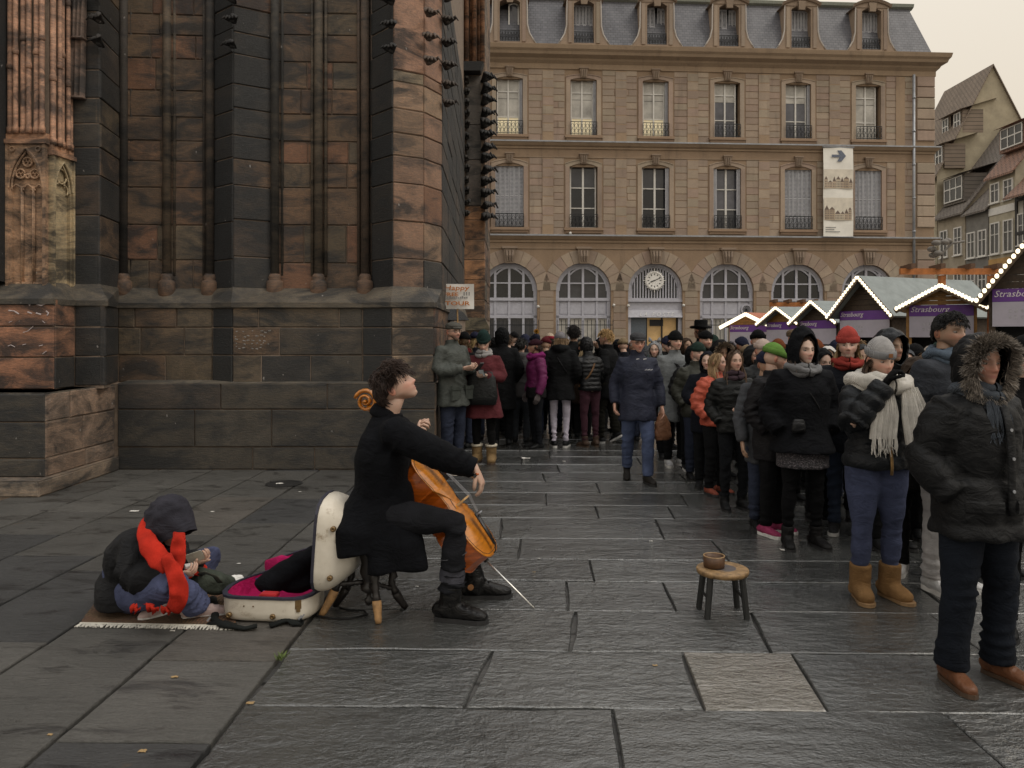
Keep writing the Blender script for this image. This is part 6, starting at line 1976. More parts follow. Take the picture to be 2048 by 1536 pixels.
SK = {'fair': (.47, .31, .235), 'pale': (.52, .37, .295), 'ruddy': (.46, .265, .195), 'tan': (.37, .23, .155), 'olive': (.32, .205, .14)}
NP_COUNT = [0]
def person(J, label, top, bottom=None, shoes=None, skin='fair', lod=1, hat=None, hairs=None, hood=None, scarfs=None, face={}, gloves=None, glasses=False, voxel=None, extra=None, group=None, nohead=False, second=None):
    voxel = voxel or {2: .0125, 1: .016, 0: .021}[lod]
    th = thing('person', J['base'], label, 'person', group)
    sk = SK[skin] if isinstance(skin, str) else skin
    body = MB()
    under_body(body, J, sk)
    head_mesh(body, J['head'], J['Rh'], J['s'], sk, lod, neck_to=J['neck'], **face)
    for q in 'LR':
        cu = J['curl'+q]
        if cu is None: continue
        d = nrm(J.get('hd'+q, J['wr'+q] - J['elb'+q])); fw = J['fwd']; lat = J['lat']*(1 if q == 'L' else -1)
        pn = J.get('pn'+q, -lat*.8 + fw*.2 - V3(0, 0, .1) if abs(d[2]) > .5 else V3(0, 0, 1)*.6 - lat*.6)
        tgt = body
        if gloves is not None: tgt = MB()
        hand_mesh(tgt, J['wr'+q] + d*.012, d, pn, J['s'], cu, J.get('thumb'+q, 1 if q == 'L' else -1), sk, thick=1.25 if gloves is not None else 1.0, point=J.get('point'+q, False))
        if gloves is not None: tgt.build('glove', fabric(gloves, .9, 'knit'), th, True)
    body.build('body', M_SKIN, th, True, True)
    coat, geo = top_wear(J, th, top, voxel)
    if second: top_wear(J, th, second, voxel)
    if bottom: trousers(J, th, bottom, voxel)
    if shoes: footwear(J, th, dict(shoes, voxel=.010 if lod == 2 else .013))
    if hairs: hair(J, th, dict(hairs, under=True) if hat else hairs)
    if hat:
        {'beanie': lambda: beanie(J, th, hat), 'cap': lambda: flat_cap(J, th, hat['col']), 'fedora': lambda: fedora(J, th, hat['col'])}[hat['t']]()
    if hood: hood_up(J, th, hood)
    if scarfs: scarf(J, th, scarfs)
    if glasses:
        g = MB()
        for sg in (-1, 1):
            g.tube([hl(J, (sg*.031 + .022*math.cos(a), -.101 - .0*abs(math.cos(a)), .008 + .017*math.sin(a))) for a in np.linspace(0, 2*PI, 15)], [.0022*J['s']]*15, 5)
            g.tube([hl(J, (sg*.053, -.10, .012)), hl(J, (sg*.078, -.05, .012)), hl(J, (sg*.083, .01, .006))], [.002*J['s']]*3, 5)
        g.tube([hl(J, (-.01, -.103, .01)), hl(J, (.01, -.103, .01))], [.002*J['s']]*2, 5)
        g.build('glasses', M_IRON, th, True)
    if extra: extra(J, th)
    NP_COUNT[0] += 1
    return th
# ------------------------------------------------------------------ the crowd
BLK = (.013, .014, .016); NAVY = (.014, .017, .028); CHAR = (.03, .032, .034); GRY = (.12, .125, .13); JEAN = (.04, .05, .09); DJEAN = (.022, .027, .045); MAROON = (.075, .017, .022)
def S_(u, vf, vt, face=0, hx=.0, d=None, **k):
    d = d or gd(vf)
    return stand(xat(u, d), d, zat(vt, d) - hx, face, **k)
def strap(J, th, col, side=1, name='shoulder_strap', w=.02, z1=.80, front=True):
    s = J['s']; f = J['fwd']*(1 if front else -1); a = J['neck'] + J['lat']*side*.10*s + V3(0, 0, -.02)*s
    b = MB(); n = 10; p0 = a; p3 = J['pelvis'] - J['lat']*side*.20*s
    pts = []
    for i in range(n):
        t = i/(n-1); pts.append(p0*(1-t) + p3*t + f*(.17*math.sin(min(1, t*1.15)*PI)**.55)*s)
    b.tube(pts, [(w/2*s, .004)]*n, 6, J['lat']); b.build(name, fabric(col, .6), th, True); return p3
def handbag(J, th, c, size, col, rz=0.0, name='handbag', kind='nylon'):
    b = MB(); w, dp, h = size
    b.tube([c + V3(0, 0, -h/2), c + V3(0, 0, -h/4), c + V3(0, 0, h/3), c + V3(0, 0, h/2)], [(w*.44, dp*.45), (w*.5, dp*.5), (w*.42, dp*.4), (w*.32, dp*.22)], 16, J['lat'], power=3)
    b.build(name, fabric(col, .5, kind), th, True)
Q = 'queue of people in winter clothes'
def up_mid(J): return J['s']
# 1 man in the flat cap
def ex1(J, th):
    s = J['s']; b = MB()
    for sg in (-1, 1):
        c = J['pelvis'] + J['lat']*sg*.12*s + J['fwd']*.165*s - V3(0, 0, .06)*s
        b.prism([(-.075, -.09), (.075, -.09), (.075, .05), (-.075, .05)], c, J['lat']*s, V3(0, 0, s), J['fwd'], -.02, .014); b.prism([(-.085, .03), (.085, .03), (.085, .085), (0, .065), (-.085, .085)], c, J['lat']*s, V3(0, 0, s), J['fwd'], -.01, .022)
    b.build('pocket', fabric((.05, .056, .05), .8), th)
    p = MB(); c = J['wrL'] + J['fwd']*.1*s + V3(0, 0, .02); p.box((-.035, -.006, -.06), (.035, .006, .06), M=mat4(rotz(R(J['face']))@rotx(.7), c)); p.build('phone', M_BLACK, th)
person(S_(905, 932, 642, 52, .02, arms=('phone', 'phone'), yaw=-18), 'bearded man in grey flat cap and olive waxed jacket leaning by the cathedral wall', dict(col=(.058, .064, .058), hem=.74, fit=.05, flare=.03, collar=.06, fold=1.5, name='waxed_jacket', kind='nylon', rough=.65),
       dict(col=DJEAN, fit=.02), dict(type='shoe', col=(.05, .03, .02)), 'fair', 1, dict(t='cap', col=(.07, .068, .06)), face=dict(beard=.75), glasses=True, extra=ex1, group=Q)
# 2 woman in the maroon coat
def ex2(J, th):
    s = J['s']; c = J['pelvis'] + J['fwd']*.20*s + J['lat']*.02*s + V3(0, 0, .06)*s
    handbag(J, th, c, (.42, .16, .42), (.03, .033, .034), name='shoulder_bag')
    b = MB(); b.tube([c + V3(0, 0, .18) - J['lat']*.12*s, J['chest'] + J['fwd']*.17*s - J['lat']*.08*s, J['neck'] + J['lat']*.13*s], [(.02, .006)]*3, 6); b.build('bag_strap', fabric(BLK), th)
    p = MB(); c = J['wrL'] + J['fwd']*.10*s - J['lat']*.03*s + V3(0, 0, .04); p.box((-.036, -.005, -.07), (.036, .005, .07), M=mat4(rotz(R(J['face']))@rotx(.9), c)); p.build('phone', M_BLACK, th)
    p = MB(); p.box((-.032, -.0065, -.066), (.032, -.0055, .066), M=mat4(rotz(R(J['face']))@rotx(.9), c)); p.build('phone_screen', plain('phone_glow', (.7, .75, .8), .2), th)
person(S_(968, 925, 664, -12, .03, arms=('pocket', 'phone'), pitch=26, yaw=8), 'woman in maroon coat and dark green beanie looking at her phone', dict(col=(.085, .02, .024), hem=.62, fit=.04, flare=.07, collar=.03, name='coat'),
       dict(col=(.012, .012, .013), fit=.0, kind='weave'), dict(type='ugg', col=(.19, .125, .06), cuff=(.5, .45, .36), sole='brown', rough=.95), 'pale', 1, dict(t='beanie', col=(.016, .035, .032), h=.16, cuff=True), dict(col=(.03, .02, .015), n=120, len=.05),
       scarfs=dict(col=(.34, .33, .33), loops=2, kind='knit'), face=dict(male=False), extra=ex2, group=Q)
# 3, 4 behind them: the sign holder and a capped head
def ex3(J, th): pass
sign_J = S_(928, 905, 664, 150, .03, d=11.3, arms=('sign', 'down'), yaw=10)
person(sign_J, 'person in black beanie holding up the paper tour sign', dict(col=BLK, hem=.8, fit=.04), dict(col=DJEAN), dict(col=BLK), 'fair', 0, dict(t='beanie', col=BLK), dict(col=(.1, .06, .03), n=90, long=.18), scarfs=dict(col=(.12, .02, .02), loops=2), face=dict(male=False), group=Q)
person(S_(950, 900, 664, 200, .03, d=12.2), 'person in navy knitted cap just behind the maroon coat', dict(col=NAVY, hem=.8, fit=.04), dict(col=DJEAN), dict(col=BLK), 'fair', 0, dict(t='beanie', col=(.02, .022, .045)), dict(col=(.35, .25, .12), n=90, long=.16), group=Q)
# 5 tall hooded back
person(S_(1004, 892, 652, 190, .04, arms=('pocket', 'pocket')), 'tall person in long black hooded coat seen from behind', dict(col=BLK, hem=.55, fit=.045, flare=.02), dict(col=BLK), dict(type='boot', col=BLK), 'fair', 1, hood=dict(col=BLK, open=.9), face=dict(), group=Q)
# 6 plaid hooded
person(S_(1042, 893, 676, 165, .03, arms=('pocket', 'hold'), d=11.9), 'black-haired person in grey plaid jacket with hood down', dict(col=(.06, .058, .06), hem=.78, fit=.04, hood='down', fold=1.6), dict(col=(.03, .034, .04)), dict(type='boot', col=BLK), 'fair', 0, hairs=dict(col=(.012, .011, .01), n=200, len=.07), gloves=(.2, .2, .2), group=Q)
# 7 ski jacket woman
def ex7(J, th):
    s = J['s']; b = MB(); sd = J['lat']
    b.lathe([(.032, 0), (.032, .004)], (J['shR'] + J['elbR'])/2*.6 + J['elbR']*.4 - J['lat']*.088*s + J['fwd']*.01, 12, -J['lat']); b.build('sleeve_badge', plain('badge_grey', (.45, .43, .45), .6), th)
    t = text_mesh('GETTIN', .075, plain('white_print', (.6, .6, .6), .6)); place_text(t, J['pelvis'] - J['lat']*.14*s - J['fwd']*.16*s + V3(0, 0, .10)*s, V3(0, 0, -1), np.cross(nrm(-J['lat']*.5 - J['fwd']*.85), V3(0, 0, -1)), th)
J7 = S_(1072, 897, 677, -72, .02, arms=('down', 'down'), yaw=-8, d=11.3)
person(J7, 'woman in magenta and black ski jacket with dark headband, facing left', dict(col=(.018, .017, .019), hem=.82, fit=.04, kind='nylon', rough=.6, name='ski_jacket'), dict(col=(.016, .018, .024), fit=.008), dict(type='boot', col=BLK), 'tan', 1,
       dict(t='beanie', col=(.035, .012, .018), h=.10, cuff=True), dict(col=(.03, .018, .012), n=160, len=.06), scarfs=dict(col=(.17, .018, .105), loops=3, kind='fleece', big=1.15), face=dict(male=False), gloves=(.14, .12, .12), extra=ex7, group=Q,
       second=dict(col=(.115, .014, .07), hem=1.22, fit=.041, arm=.004, collar=0, kind='nylon', rough=.6, name='magenta_sleeves', cut=lambda V: V))
# 8 grey beanie, pale jeans
def ex8(J, th): strap(J, th, BLK, 1, front=False); handbag(J, th, J['pelvis'] + J['lat']*.23*J['s'] + V3(0, 0, -.02), (.2, .1, .2), BLK)
person(S_(1120, 894, 657, 176, .04, arms=('pocket', 'pocket'), stance=.085), 'woman in grey beanie, black parka and pale lilac jeans seen from behind', dict(col=BLK, hem=.72, fit=.045, flare=.035, hood='down', name='parka'), dict(col=(.42, .39, .46), fit=.0, leg=.92, kind='denim', hemw=.045), dict(type='sneaker', col=BLK, sole='white'), 'fair', 1,
       dict(t='beanie', col=(.20, .19, .205), h=.12, cuff=False, low=.0), dict(col=(.22, .15, .09), n=240, long=.34), group=Q, extra=ex8)
# 9 dark curls, mustard pompom and other heads further in
person(S_(1148, 880, 652, 185, .03, d=12.6), 'tall person with big black curly hair in the queue', dict(col=CHAR, hem=.75, fit=.04), dict(col=BLK), dict(col=BLK), 'tan', 0, hairs=dict(col=(.012, .01, .009), n=900, len=.055, curl=1.0, w=.006), group=Q)
person(S_(1070, 880, 668, 200, .03, d=13.2), 'person in navy beanie with mustard pompom deep in the queue', dict(col=NAVY, hem=.8, fit=.04), dict(col=BLK), dict(col=BLK), 'fair', 0, dict(t='beanie', col=(.025, .028, .05), pom=(.42, .22, .035), slouch=.06), group=Q)
person(S_(1100, 880, 668, 170, .02, d=13.6), 'child-faced person in red and cream striped beanie in the queue', dict(col=GRY, hem=.8, fit=.04), dict(col=BLK), dict(col=BLK), 'fair', 0, dict(t='beanie', col=(.5, .4, .3), cuffcol=(.3, .03, .05)), dict(col=(.03, .02, .015), n=80, long=.15), group=Q)
person(S_(1028, 880, 664, 180, .03, d=13.4), 'person in black knitted cap beside the post office arches', dict(col=BLK, hem=.8, fit=.04), dict(col=BLK), dict(col=BLK), 'fair', 0, dict(t='beanie', col=(.02, .02, .022)), group=Q)
person(S_(1050, 880, 667, 150, .03, d=14.2), 'person in dark blue hood behind the mustard pompom', dict(col=NAVY, hem=.8, fit=.04), dict(col=BLK), dict(col=BLK), 'fair', 0, hood=dict(col=(.018, .02, .04)), group=Q)
# 11 hooded blond in leather jacket
def ex11(J, th): strap(J, th, (.11, .06, .03), -1, front=False, w=.03)
person(S_(1180, 891, 672, 205, .03, arms=('front', 'fold'), lean=.16, d=11.5), 'blond woman in shiny black quilted hooded jacket and plum leggings', dict(col=(.016, .017, .02), hem=.90, fit=.03, puff=.07, kind='nylon', rough=.42, name='quilted_jacket'), dict(col=(.045, .018, .026), fit=.002, kind='weave'), dict(type='boot', col=(.05, .03, .02), sole='brown'), 'pale', 1,
       hairs=dict(col=(.40, .31, .19), n=160, long=.36), hood=dict(col=(.016, .016, .019), kind='nylon', rough=.5, open=1.25), face=dict(male=False), group=Q, extra=ex11)
# 12 blond curls
person(S_(1215, 887, 662, -120, .0, arms=('mouth', 'pocket'), d=11.9, stride=.1), 'person with curly blond hair and black coat eating in the queue', dict(col=BLK, hem=.70, fit=.045, collar=.06), dict(col=(.033, .032, .024), fit=.02, kind='weave'), dict(type='sneaker', col=CHAR, sole='white'), 'fair', 1, hairs=dict(col=(.34, .22, .10), n=800, len=.045, curl=.8, w=.006), group=Q)
for u, vt, d, hc, lab in ((1160, 676, 13.0, (.03, .03, .032), 'hooded head between the quilted jacket and the grey beanie'), (1236, 676, 13.2, (.014, .015, .02), 'dark hooded person left of the walking man, deep in the queue'), (1252, 684, 14.4, (.02, .02, .03), 'navy-hooded person just behind the walking man'),
                         (990, 672, 13.0, (.02, .02, .02), 'person in plain black hood behind the maroon coat')):
    person(S_(u, 880, vt, 180, .04, d=d), lab, dict(col=hc, hem=.75, fit=.045), dict(col=BLK), dict(col=BLK), 'fair', 0, hood=dict(col=hc), group=Q)
# 14 walking man
def ex14(J, th):
    s = J['s']; c = J['wrL'] + V3(0, 0, -.24*s) + J['fwd']*.02
    b = MB(); b.tube([c + V3(0, 0, .17*s), c + V3(0, 0, .06), c - V3(0, 0, .10*s), c - V3(0, 0, .15*s)], [(.03*s, .03*s), (.085*s, .06*s), (.115*s, .07*s), (.08*s, .05*s)], 14); V, F = b.arrays(); V, F, N = remesh(V, F, .014, 2); V = V + N*(.010*snoise(V, 40, 6))[:, None]
    mk('carrier_bag', V, F, fabric((.16, .075, .04), .5, 'nylon'), th, True)
    t = text_mesh('Lafuma', .062, plain('white_print', (.6, .6, .6), .6), shear=.3) if False else None
    b = MB(); c = J['chest'] + J['lat']*.09*s + J['fwd']*.178*s + V3(0, 0, .03*s)
    for k in range(6): b.bar(c + J['lat']*(-.045 + .016*k)*s, c + J['lat']*(-.033 + .016*k)*s + V3(0, 0, .014*(1 if k % 2 else .5))*s, .006, .004)
    b.build('chest_lettering', plain('white_print', (.6, .6, .6), .6), th)
    b = MB()
    for q in (.28, .36): b.bar(J['neck'] + J['fwd']*.14*s + J['lat']*(.04 if q > .3 else -.045)*s - V3(0, 0, .03*s), J['neck'] + J['fwd']*.145*s + J['lat']*(.075 if q > .3 else -.012)*s - V3(0, 0, .022*s), .012, .008)
    b.build('collar_tabs', plain('white_print', (.6, .6, .6), .6), th)
    b = MB(); b.prism([(-.004, -.42), (.004, -.42), (.004, .42), (-.004, .42)], J['chest'] + J['fwd']*.172*s - V3(0, 0, .12*s), J['lat'], V3(0, 0, s), J['fwd'], 0, .004)
person(S_(1275, 963, 660, 4, .035, arms=('swing', 'down'), stride=.17, stance=.085, pitch=6), 'older man in navy coat, flat cap and blue jeans walking with a brown carrier bag', dict(col=(.017, .020, .036), hem=.72, fit=.036, flare=.03, collar=.07, fold=1.2, name='coat', kind='nylon', rough=.7), dict(col=(.055, .072, .13), fit=.014), dict(type='shoe', col=(.03, .025, .02)), 'ruddy', 1,
       dict(t='cap', col=(.04, .041, .044)), dict(col=(.3, .28, .26), n=60, len=.02), glasses=True, extra=ex14, face=dict(brow=(.25, .22, .2)), group='people walking past')
# 15 eared hat
def ex15(J, th):
    b = MB()
    for sg in (-1, 1): b.lathe([(.032*J['s'], 0), (.026*J['s'], .03), (.002, .065)], hl(J, (sg*.06, 0, .12)), 10, J['Rh'] @ V3(sg*.3, 0, 1))
    b.build('hat_ear', fabric((.23, .23, .24), .95, 'fleece'), th, True)
person(S_(1310, 915, 676, -18, .05, d=10.4, pitch=10), 'girl in grey hat with animal ears behind the walking man', dict(col=BLK, hem=.8, fit=.04), dict(col=BLK), dict(col=BLK), 'pale', 1, hood=dict(col=(.23, .23, .24), kind='fleece', open=.85, size=.96), hairs=dict(col=(.09, .13, .14), n=90, long=.2), face=dict(male=False), extra=ex15, group=Q)
# 16 young man in the grey coat
def ex16(J, th):
    s = J['s']; strap(J, th, BLK, -1, w=.05)
    b = MB()
    for k in range(4):
        for sg in (-1, 1): b.lathe([(.012, 0), (.012, .006)], J['chest'] + J['fwd']*(.178)*s + J['lat']*(sg*.0 - .055)*s + V3(0, 0, .05 - .13*k)*s, 8, J['fwd'])
    b.build('buttons', M_BLACK, th)
person(S_(1350, 932, 662, 12, .03, arms=('pocket', 'pocket'), stance=.09), 'young man in long grey coat, black beanie and white trainers', dict(col=(.155, .165, .17), hem=.60, fit=.04, flare=.03, name='coat'), dict(col=BLK, fit=.01), dict(type='sneaker', col=(.42, .42, .43), sole='white'), 'fair', 1, dict(t='beanie', col=(.013, .013, .015)), dict(col=(.012, .01, .01), n=120, len=.05), extra=ex16, group=Q, face=dict(iris=(.02, .015, .01)))
person(S_(1385, 930, 690, 10, .02, d=9.5, arms=('pocket', 'pocket')), 'person in black padded jacket beside the long grey coat', dict(col=BLK, hem=.78, fit=.05, puff=.1, kind='nylon', rough=.6), dict(col=BLK), dict(type='sneaker', col=CHAR, sole='white'), 'fair', 1, hood=dict(col=BLK, open=.8), group=Q)
# 17 fedora, 18 bearded man
person(S_(1403, 890, 640, 215, .06, d=12.2), 'tall man in black wide-brimmed hat above the crowd', dict(col=BLK, hem=.7, fit=.04), dict(col=BLK), dict(col=BLK), 'ruddy', 1, dict(t='fedora', col=(.012, .012, .013)), dict(col=(.03, .02, .015), n=100), group=Q)
person(S_(1411, 920, 660, 8, .03, d=10.2), 'young bearded man in black beanie and black coat', dict(col=BLK, hem=.7, fit=.04, collar=.06), dict(col=BLK), dict(col=BLK), 'fair', 1, dict(t='beanie', col=(.012, .012, .014), h=.11), face=dict(beard=.55), group=Q)
# 19 brown fur hood
person(S_(1440, 950, 674, 14, .07, d=9.0, pitch=18), 'person lost in a big brown fur-rimmed hood', dict(col=BLK, hem=.68, fit=.05), dict(col=BLK), dict(col=BLK), 'tan', 1, hood=dict(col=(.014, .014, .016), open=.8, size=1.15, fur=(.15, .11, .075), furn=4500, furl=.06), group=Q)
# 20 orange puffer, 21 black puffer
def ex20(J, th): b = MB(); b.tube([J['chest'] - J['fwd']*.0 + J['lat']*.03, J['chest'] + J['lat']*.03], [.01, .01], 4)
person(S_(1432, 988, 704, 30, .02, arms=('pocket', 'pocket'), yaw=25), 'girl with blond hair in coral orange puffer jacket', dict(col=(.42, .085, .05), hem=.86, fit=.05, arm=.01, puff=.085, kind='nylon', rough=.5, name='puffer_jacket'), dict(col=BLK), dict(type='sneaker', col=(.2, .05, .03)), 'fair', 1, hairs=dict(col=(.26, .17, .09), n=260, long=.22), face=dict(male=False), group=Q)
person(S_(1468, 1018, 698, 8, .02, arms=('pocket', 'fold'), yaw=-4), 'girl with long brown hair in slim black puffer jacket', dict(col=(.014, .016, .016), hem=.86, fit=.03, puff=.07, kind='nylon', rough=.55, name='puffer_jacket'), dict(col=(.016, .018, .022), fit=.005), dict(type='boot', col=BLK), 'fair', 1, hairs=dict(col=(.075, .045, .028), n=320, long=.26), scarfs=dict(col=(.06, .04, .05), loops=2), face=dict(male=False), group=Q)
person(S_(1525, 1000, 676, 6, .03, d=7.9), 'man in pale pinkish beanie between the two puffer jackets and the hooded cape', dict(col=(.02, .022, .024), hem=.75, fit=.045, puff=.1, kind='nylon', rough=.6), dict(col=BLK), dict(col=BLK), 'fair', 1, dict(t='beanie', col=(.48, .38, .33), h=.11), face=dict(beard=.3), group=Q)
person(S_(1516, 960, 660, 170, .03, d=9.2), 'back of a head in plain black beanie before the purple stall sign', dict(col=BLK, hem=.75, fit=.045), dict(col=BLK), dict(col=BLK), 'fair', 0, dict(t='beanie', col=(.012, .012, .013)), group=Q)
person(S_(1494, 960, 690, 165, .03, d=9.6), 'person in tan ribbed beanie beneath the small stalls', dict(col=CHAR, hem=.75, fit=.045), dict(col=BLK), dict(col=BLK), 'fair', 0, dict(t='beanie', col=(.22, .16, .10)), group=Q)
person(S_(1546, 1068, 686, 40, .03, arms=('pocket', 'pocket'), yaw=50, pitch=12), 'person in lime green beanie and pink trainers looking down', dict(col=(.020, .018, .022), hem=.70, fit=.05, fold=1.6, kind='nylon', rough=.7), dict(col=(.012, .012, .014), fit=.01), dict(type='sneaker', col=(.26, .03, .09), sole='white'), 'fair', 1, dict(t='beanie', col=(.13, .26, .055), h=.12, slouch=.02), group=Q)
# 23 hooded woman in black cape coat
def ex23(J, th):
    s = J['s']; p = strap(J, th, (.03, .03, .03), -1, w=.014); handbag(J, th, J['pelvis'] - J['lat']*.10*s + J['fwd']*.165*s + V3(0, 0, .06*s), (.11, .045, .10), (.025, .025, .027))
    b = MB(); pts = [J['pelvis'] + V3(0, 0, z)*s for z in (.02, -.12, -.30)]
    b.tube(pts, [(.205*s, .16*s), (.215*s, .175*s), (.215*s, .18*s)], 28, J['lat']); V, F = b.arrays(); V, F, N = remesh(V, F, .014, 1); V = V + N*(.006*snoise(V, 60, 8))[:, None]
    k = NT('sequin_skirt'); vo = k.n('TexVoronoi'); vo.inputs['Scale'].default_value = 70; k.l(k.pos((1, 1, 1.8), True), vo.inputs['Vector'])
    k.color(k.ramp(vo.outputs['Distance'], [(.15, (.19, .165, .18)), (.5, (.02, .018, .022))])); k.setv('Roughness', .5); k.bump(vo.outputs['Distance'], .8, .01)
    mk('skirt', V, F, k.m, th, True)
person(S_(1605, 1094, 664, 2, .04, arms=('pocket', 'pocket'), stance=.12, yaw=8), 'woman in black hooded cape coat and speckled skirt with crossbody bag', dict(col=(.011, .012, .016), hem=.80, fit=.06, arm=.02, flare=.05, name='cape_coat'), dict(col=(.010, .010, .012), fit=.0, kind='weave'), dict(type='boot', col=(.012, .011, .012)), 'pale', 2,
       hairs=dict(col=(.04, .025, .018), n=140, long=.12), hood=dict(col=(.011, .012, .016), open=.82, size=1.12, peak=1.2), scarfs=dict(col=(.16, .16, .165), loops=3, kind='fleece', big=1.1), face=dict(male=False, lips=(.33, .07, .08)), extra=ex23, group=Q)
person(S_(1590, 980, 652, 20, .04, d=8.6), 'man in brown flat cap behind the black hooded cape', dict(col=CHAR, hem=.75, fit=.045), dict(col=BLK), dict(col=BLK), 'fair', 1, dict(t='cap', col=(.10, .07, .045)), group=Q)
person(S_(1656, 1000, 688, -20, .04, d=7.6), 'person in white hood between cape coat and red beanie', dict(col=(.35, .34, .33), hem=.75, fit=.045), dict(col=DJEAN), dict(col=CHAR, type='sneaker'), 'olive', 1, hood=dict(col=(.5, .48, .46), open=.9), face=dict(beard=.5), glasses=True, group=Q)
# 24 red beanie
person(S_(1694, 1066, 656, -14, .04, arms=('pocket', 'pocket'), yaw=-8, lean=.03), 'woman in coral red beanie and matching scarf with navy coat', dict(col=(.018, .021, .030), hem=.72, fit=.045, name='coat'), dict(col=(.022, .03, .05), fit=.006), dict(type='sneaker', col=(.03, .03, .032), sole='white'), 'pale', 2, dict(t='beanie', col=(.36, .055, .045), h=.135, point=.01), dict(col=(.22, .15, .08), n=200, long=.2),
       scarfs=dict(col=(.30, .045, .035), loops=3, kind='knit'), face=dict(male=False), group=Q)
person(S_(1722, 1030, 684, -10, .04, d=6.95), 'person in tight dark hood right behind the red beanie', dict(col=BLK, hem=.75, fit=.045), dict(col=BLK), dict(col=BLK), 'olive', 1, hood=dict(col=(.018, .019, .022), open=.8, kind='nylon', rough=.6), group=Q)
person(S_(1775, 1100, 655, 12, .05, d=6.0, bow=.02), 'tall person in large shiny navy-black hood above the grey beanie', dict(col=(.014, .016, .02), hem=.7, fit=.05, puff=.1, kind='nylon', rough=.5), dict(col=BLK), dict(col=BLK), 'olive', 1, hood=dict(col=(.016, .019, .024), kind='nylon', rough=.45, open=.7, size=1.2, visor=.03), group=Q)
# 28 girl with the grey beanie and white scarf
def ex28(J, th):
    s = J['s']
    b = MB(); top = J['neck'] + J['fwd']*.165*s - V3(0, 0, .12)*s
    G = [top + (J['pelvis'] + J['fwd']*.185*s - V3(0, 0, .09*s) - top)*t + J['fwd']*.012*math.sin(t*9) for t in np.linspace(0, 1, 10)]
    b.tube(G, [(.011*s, .006)]*10, 6, J['lat']); b.build('zip', plain('brass_zip', (.20, .12, .045), .4, .5), th, True)
    fb = MB(); r_ = np.random.default_rng(8); V, F, C = [], [], []
    for q in range(1100):
        a = r_.uniform(1.2, 5.1); c = J['neck'] + J['lat']*math.sin(a)*.15*s + J['fwd']*(math.cos(a)*.13)*s - V3(0, 0, .0)
        d = nrm(c - J['neck'] + r_.normal(0, .05, 3) + V3(0, 0, .02)); e = c + d*.05*r_.uniform(.5, 1.2); w_ = nrm(np.cross(d, r_.normal(0, 1, 3)))*.003; k = len(V); V += [c - w_, c + w_, e]; F.append((k, k+1, k+2)); g = r_.uniform(.5, 1.3); C += [V3(.3, .24, .17)*g]*3
    fb.add(V, F, np.array(C)); fb.build('fur_collar', NTfur(), th, False, True)
    lb = MB(); lb.box((-.012, -.004, -.012), (.012, 0, .012), M=mat4(J['Rh'], hl(J, (.0, -.118, .055)))); lb.build('hat_label', plain('leather_tag', (.25, .1, .03), .6), th)
person(S_(1752, 1196, 674, 4, .045, arms=('mouth', 'pocket'), stance=.105, pitch=8, sway=.03), 'young woman in grey beanie and big white scarf holding her glove to her mouth', dict(col=(.016, .020, .026), hem=.90, fit=.05, arm=.012, puff=.095, kind='nylon', rough=.5, hips=1.08, name='puffer_jacket'),
       dict(col=(.036, .043, .078), fit=.006, leg=1.08, curvy=1.18, kind='denim', hemw=.05), dict(type='ugg', col=(.165, .092, .038), sole='tan', rough=.95), 'fair', 2, dict(t='beanie', col=(.36, .35, .345), h=.125, cuffcol=(.24, .24, .245), point=.015), dict(col=(.05, .032, .022), n=200, long=.16),
       scarfs=dict(col=(.60, .57, .52), loops=3, kind='knit', big=1.6, ends=[(-.05, .34, .18, -.03), (.12, .38, .20, .06)], fringe=.10), face=dict(male=False), gloves=(.012, .012, .014), extra=ex28, group=Q)
# 29 brown hooded, others at the right
person(S_(1832, 1172, 706, -26, .05, arms=('pocket', 'pocket'), d=5.3, pitch=14), 'woman in brown hood with white trainers right of the white scarf', dict(col=(.022, .020, .018), hem=.72, fit=.045), dict(col=(.013, .013, .014), fit=.006, kind='weave'), dict(type='sneaker', col=(.5, .49, .48), sole='white'), 'olive', 2, hood=dict(col=(.045, .032, .024), open=.78, size=1.05, kind='fleece'), hairs=dict(col=(.03, .02, .015), n=100, long=.15), face=dict(male=False), group=Q)
person(S_(1829, 1030, 688, 0, .03, d=7.1), 'man in dark beanie and glasses beneath the wide stall', dict(col=BLK, hem=.75, fit=.045), dict(col=BLK), dict(col=BLK), 'fair', 1, dict(t='beanie', col=(.018, .018, .02)), glasses=True, group=Q)
person(S_(1862, 1030, 692, 160, .03, d=7.7), 'person in cream beanie beneath the wide stall', dict(col=GRY, hem=.75, fit=.045), dict(col=BLK), dict(col=BLK), 'fair', 0, dict(t='beanie', col=(.5, .42, .35)), group=Q)
person(S_(1893, 1150, 630, 25, .0, arms=('pocket', 'pocket'), d=5.0, yaw=-10), 'tall dark-haired man with blue-grey scarf and pale trousers behind the fur hood', dict(col=(.03, .033, .04), hem=.75, fit=.045), dict(col=(.34, .33, .33), fit=.02, kind='weave'), dict(type='sneaker', col=(.4, .4, .4), sole='white'), 'olive', 1, hairs=dict(col=(.013, .012, .012), n=1400, len=.03, w=.0035, curl=.12), scarfs=dict(col=(.10, .13, .17), loops=3, ends=[(.0, .3, .16, 0)], fringe=.05), face=dict(beard=.5), group=Q)
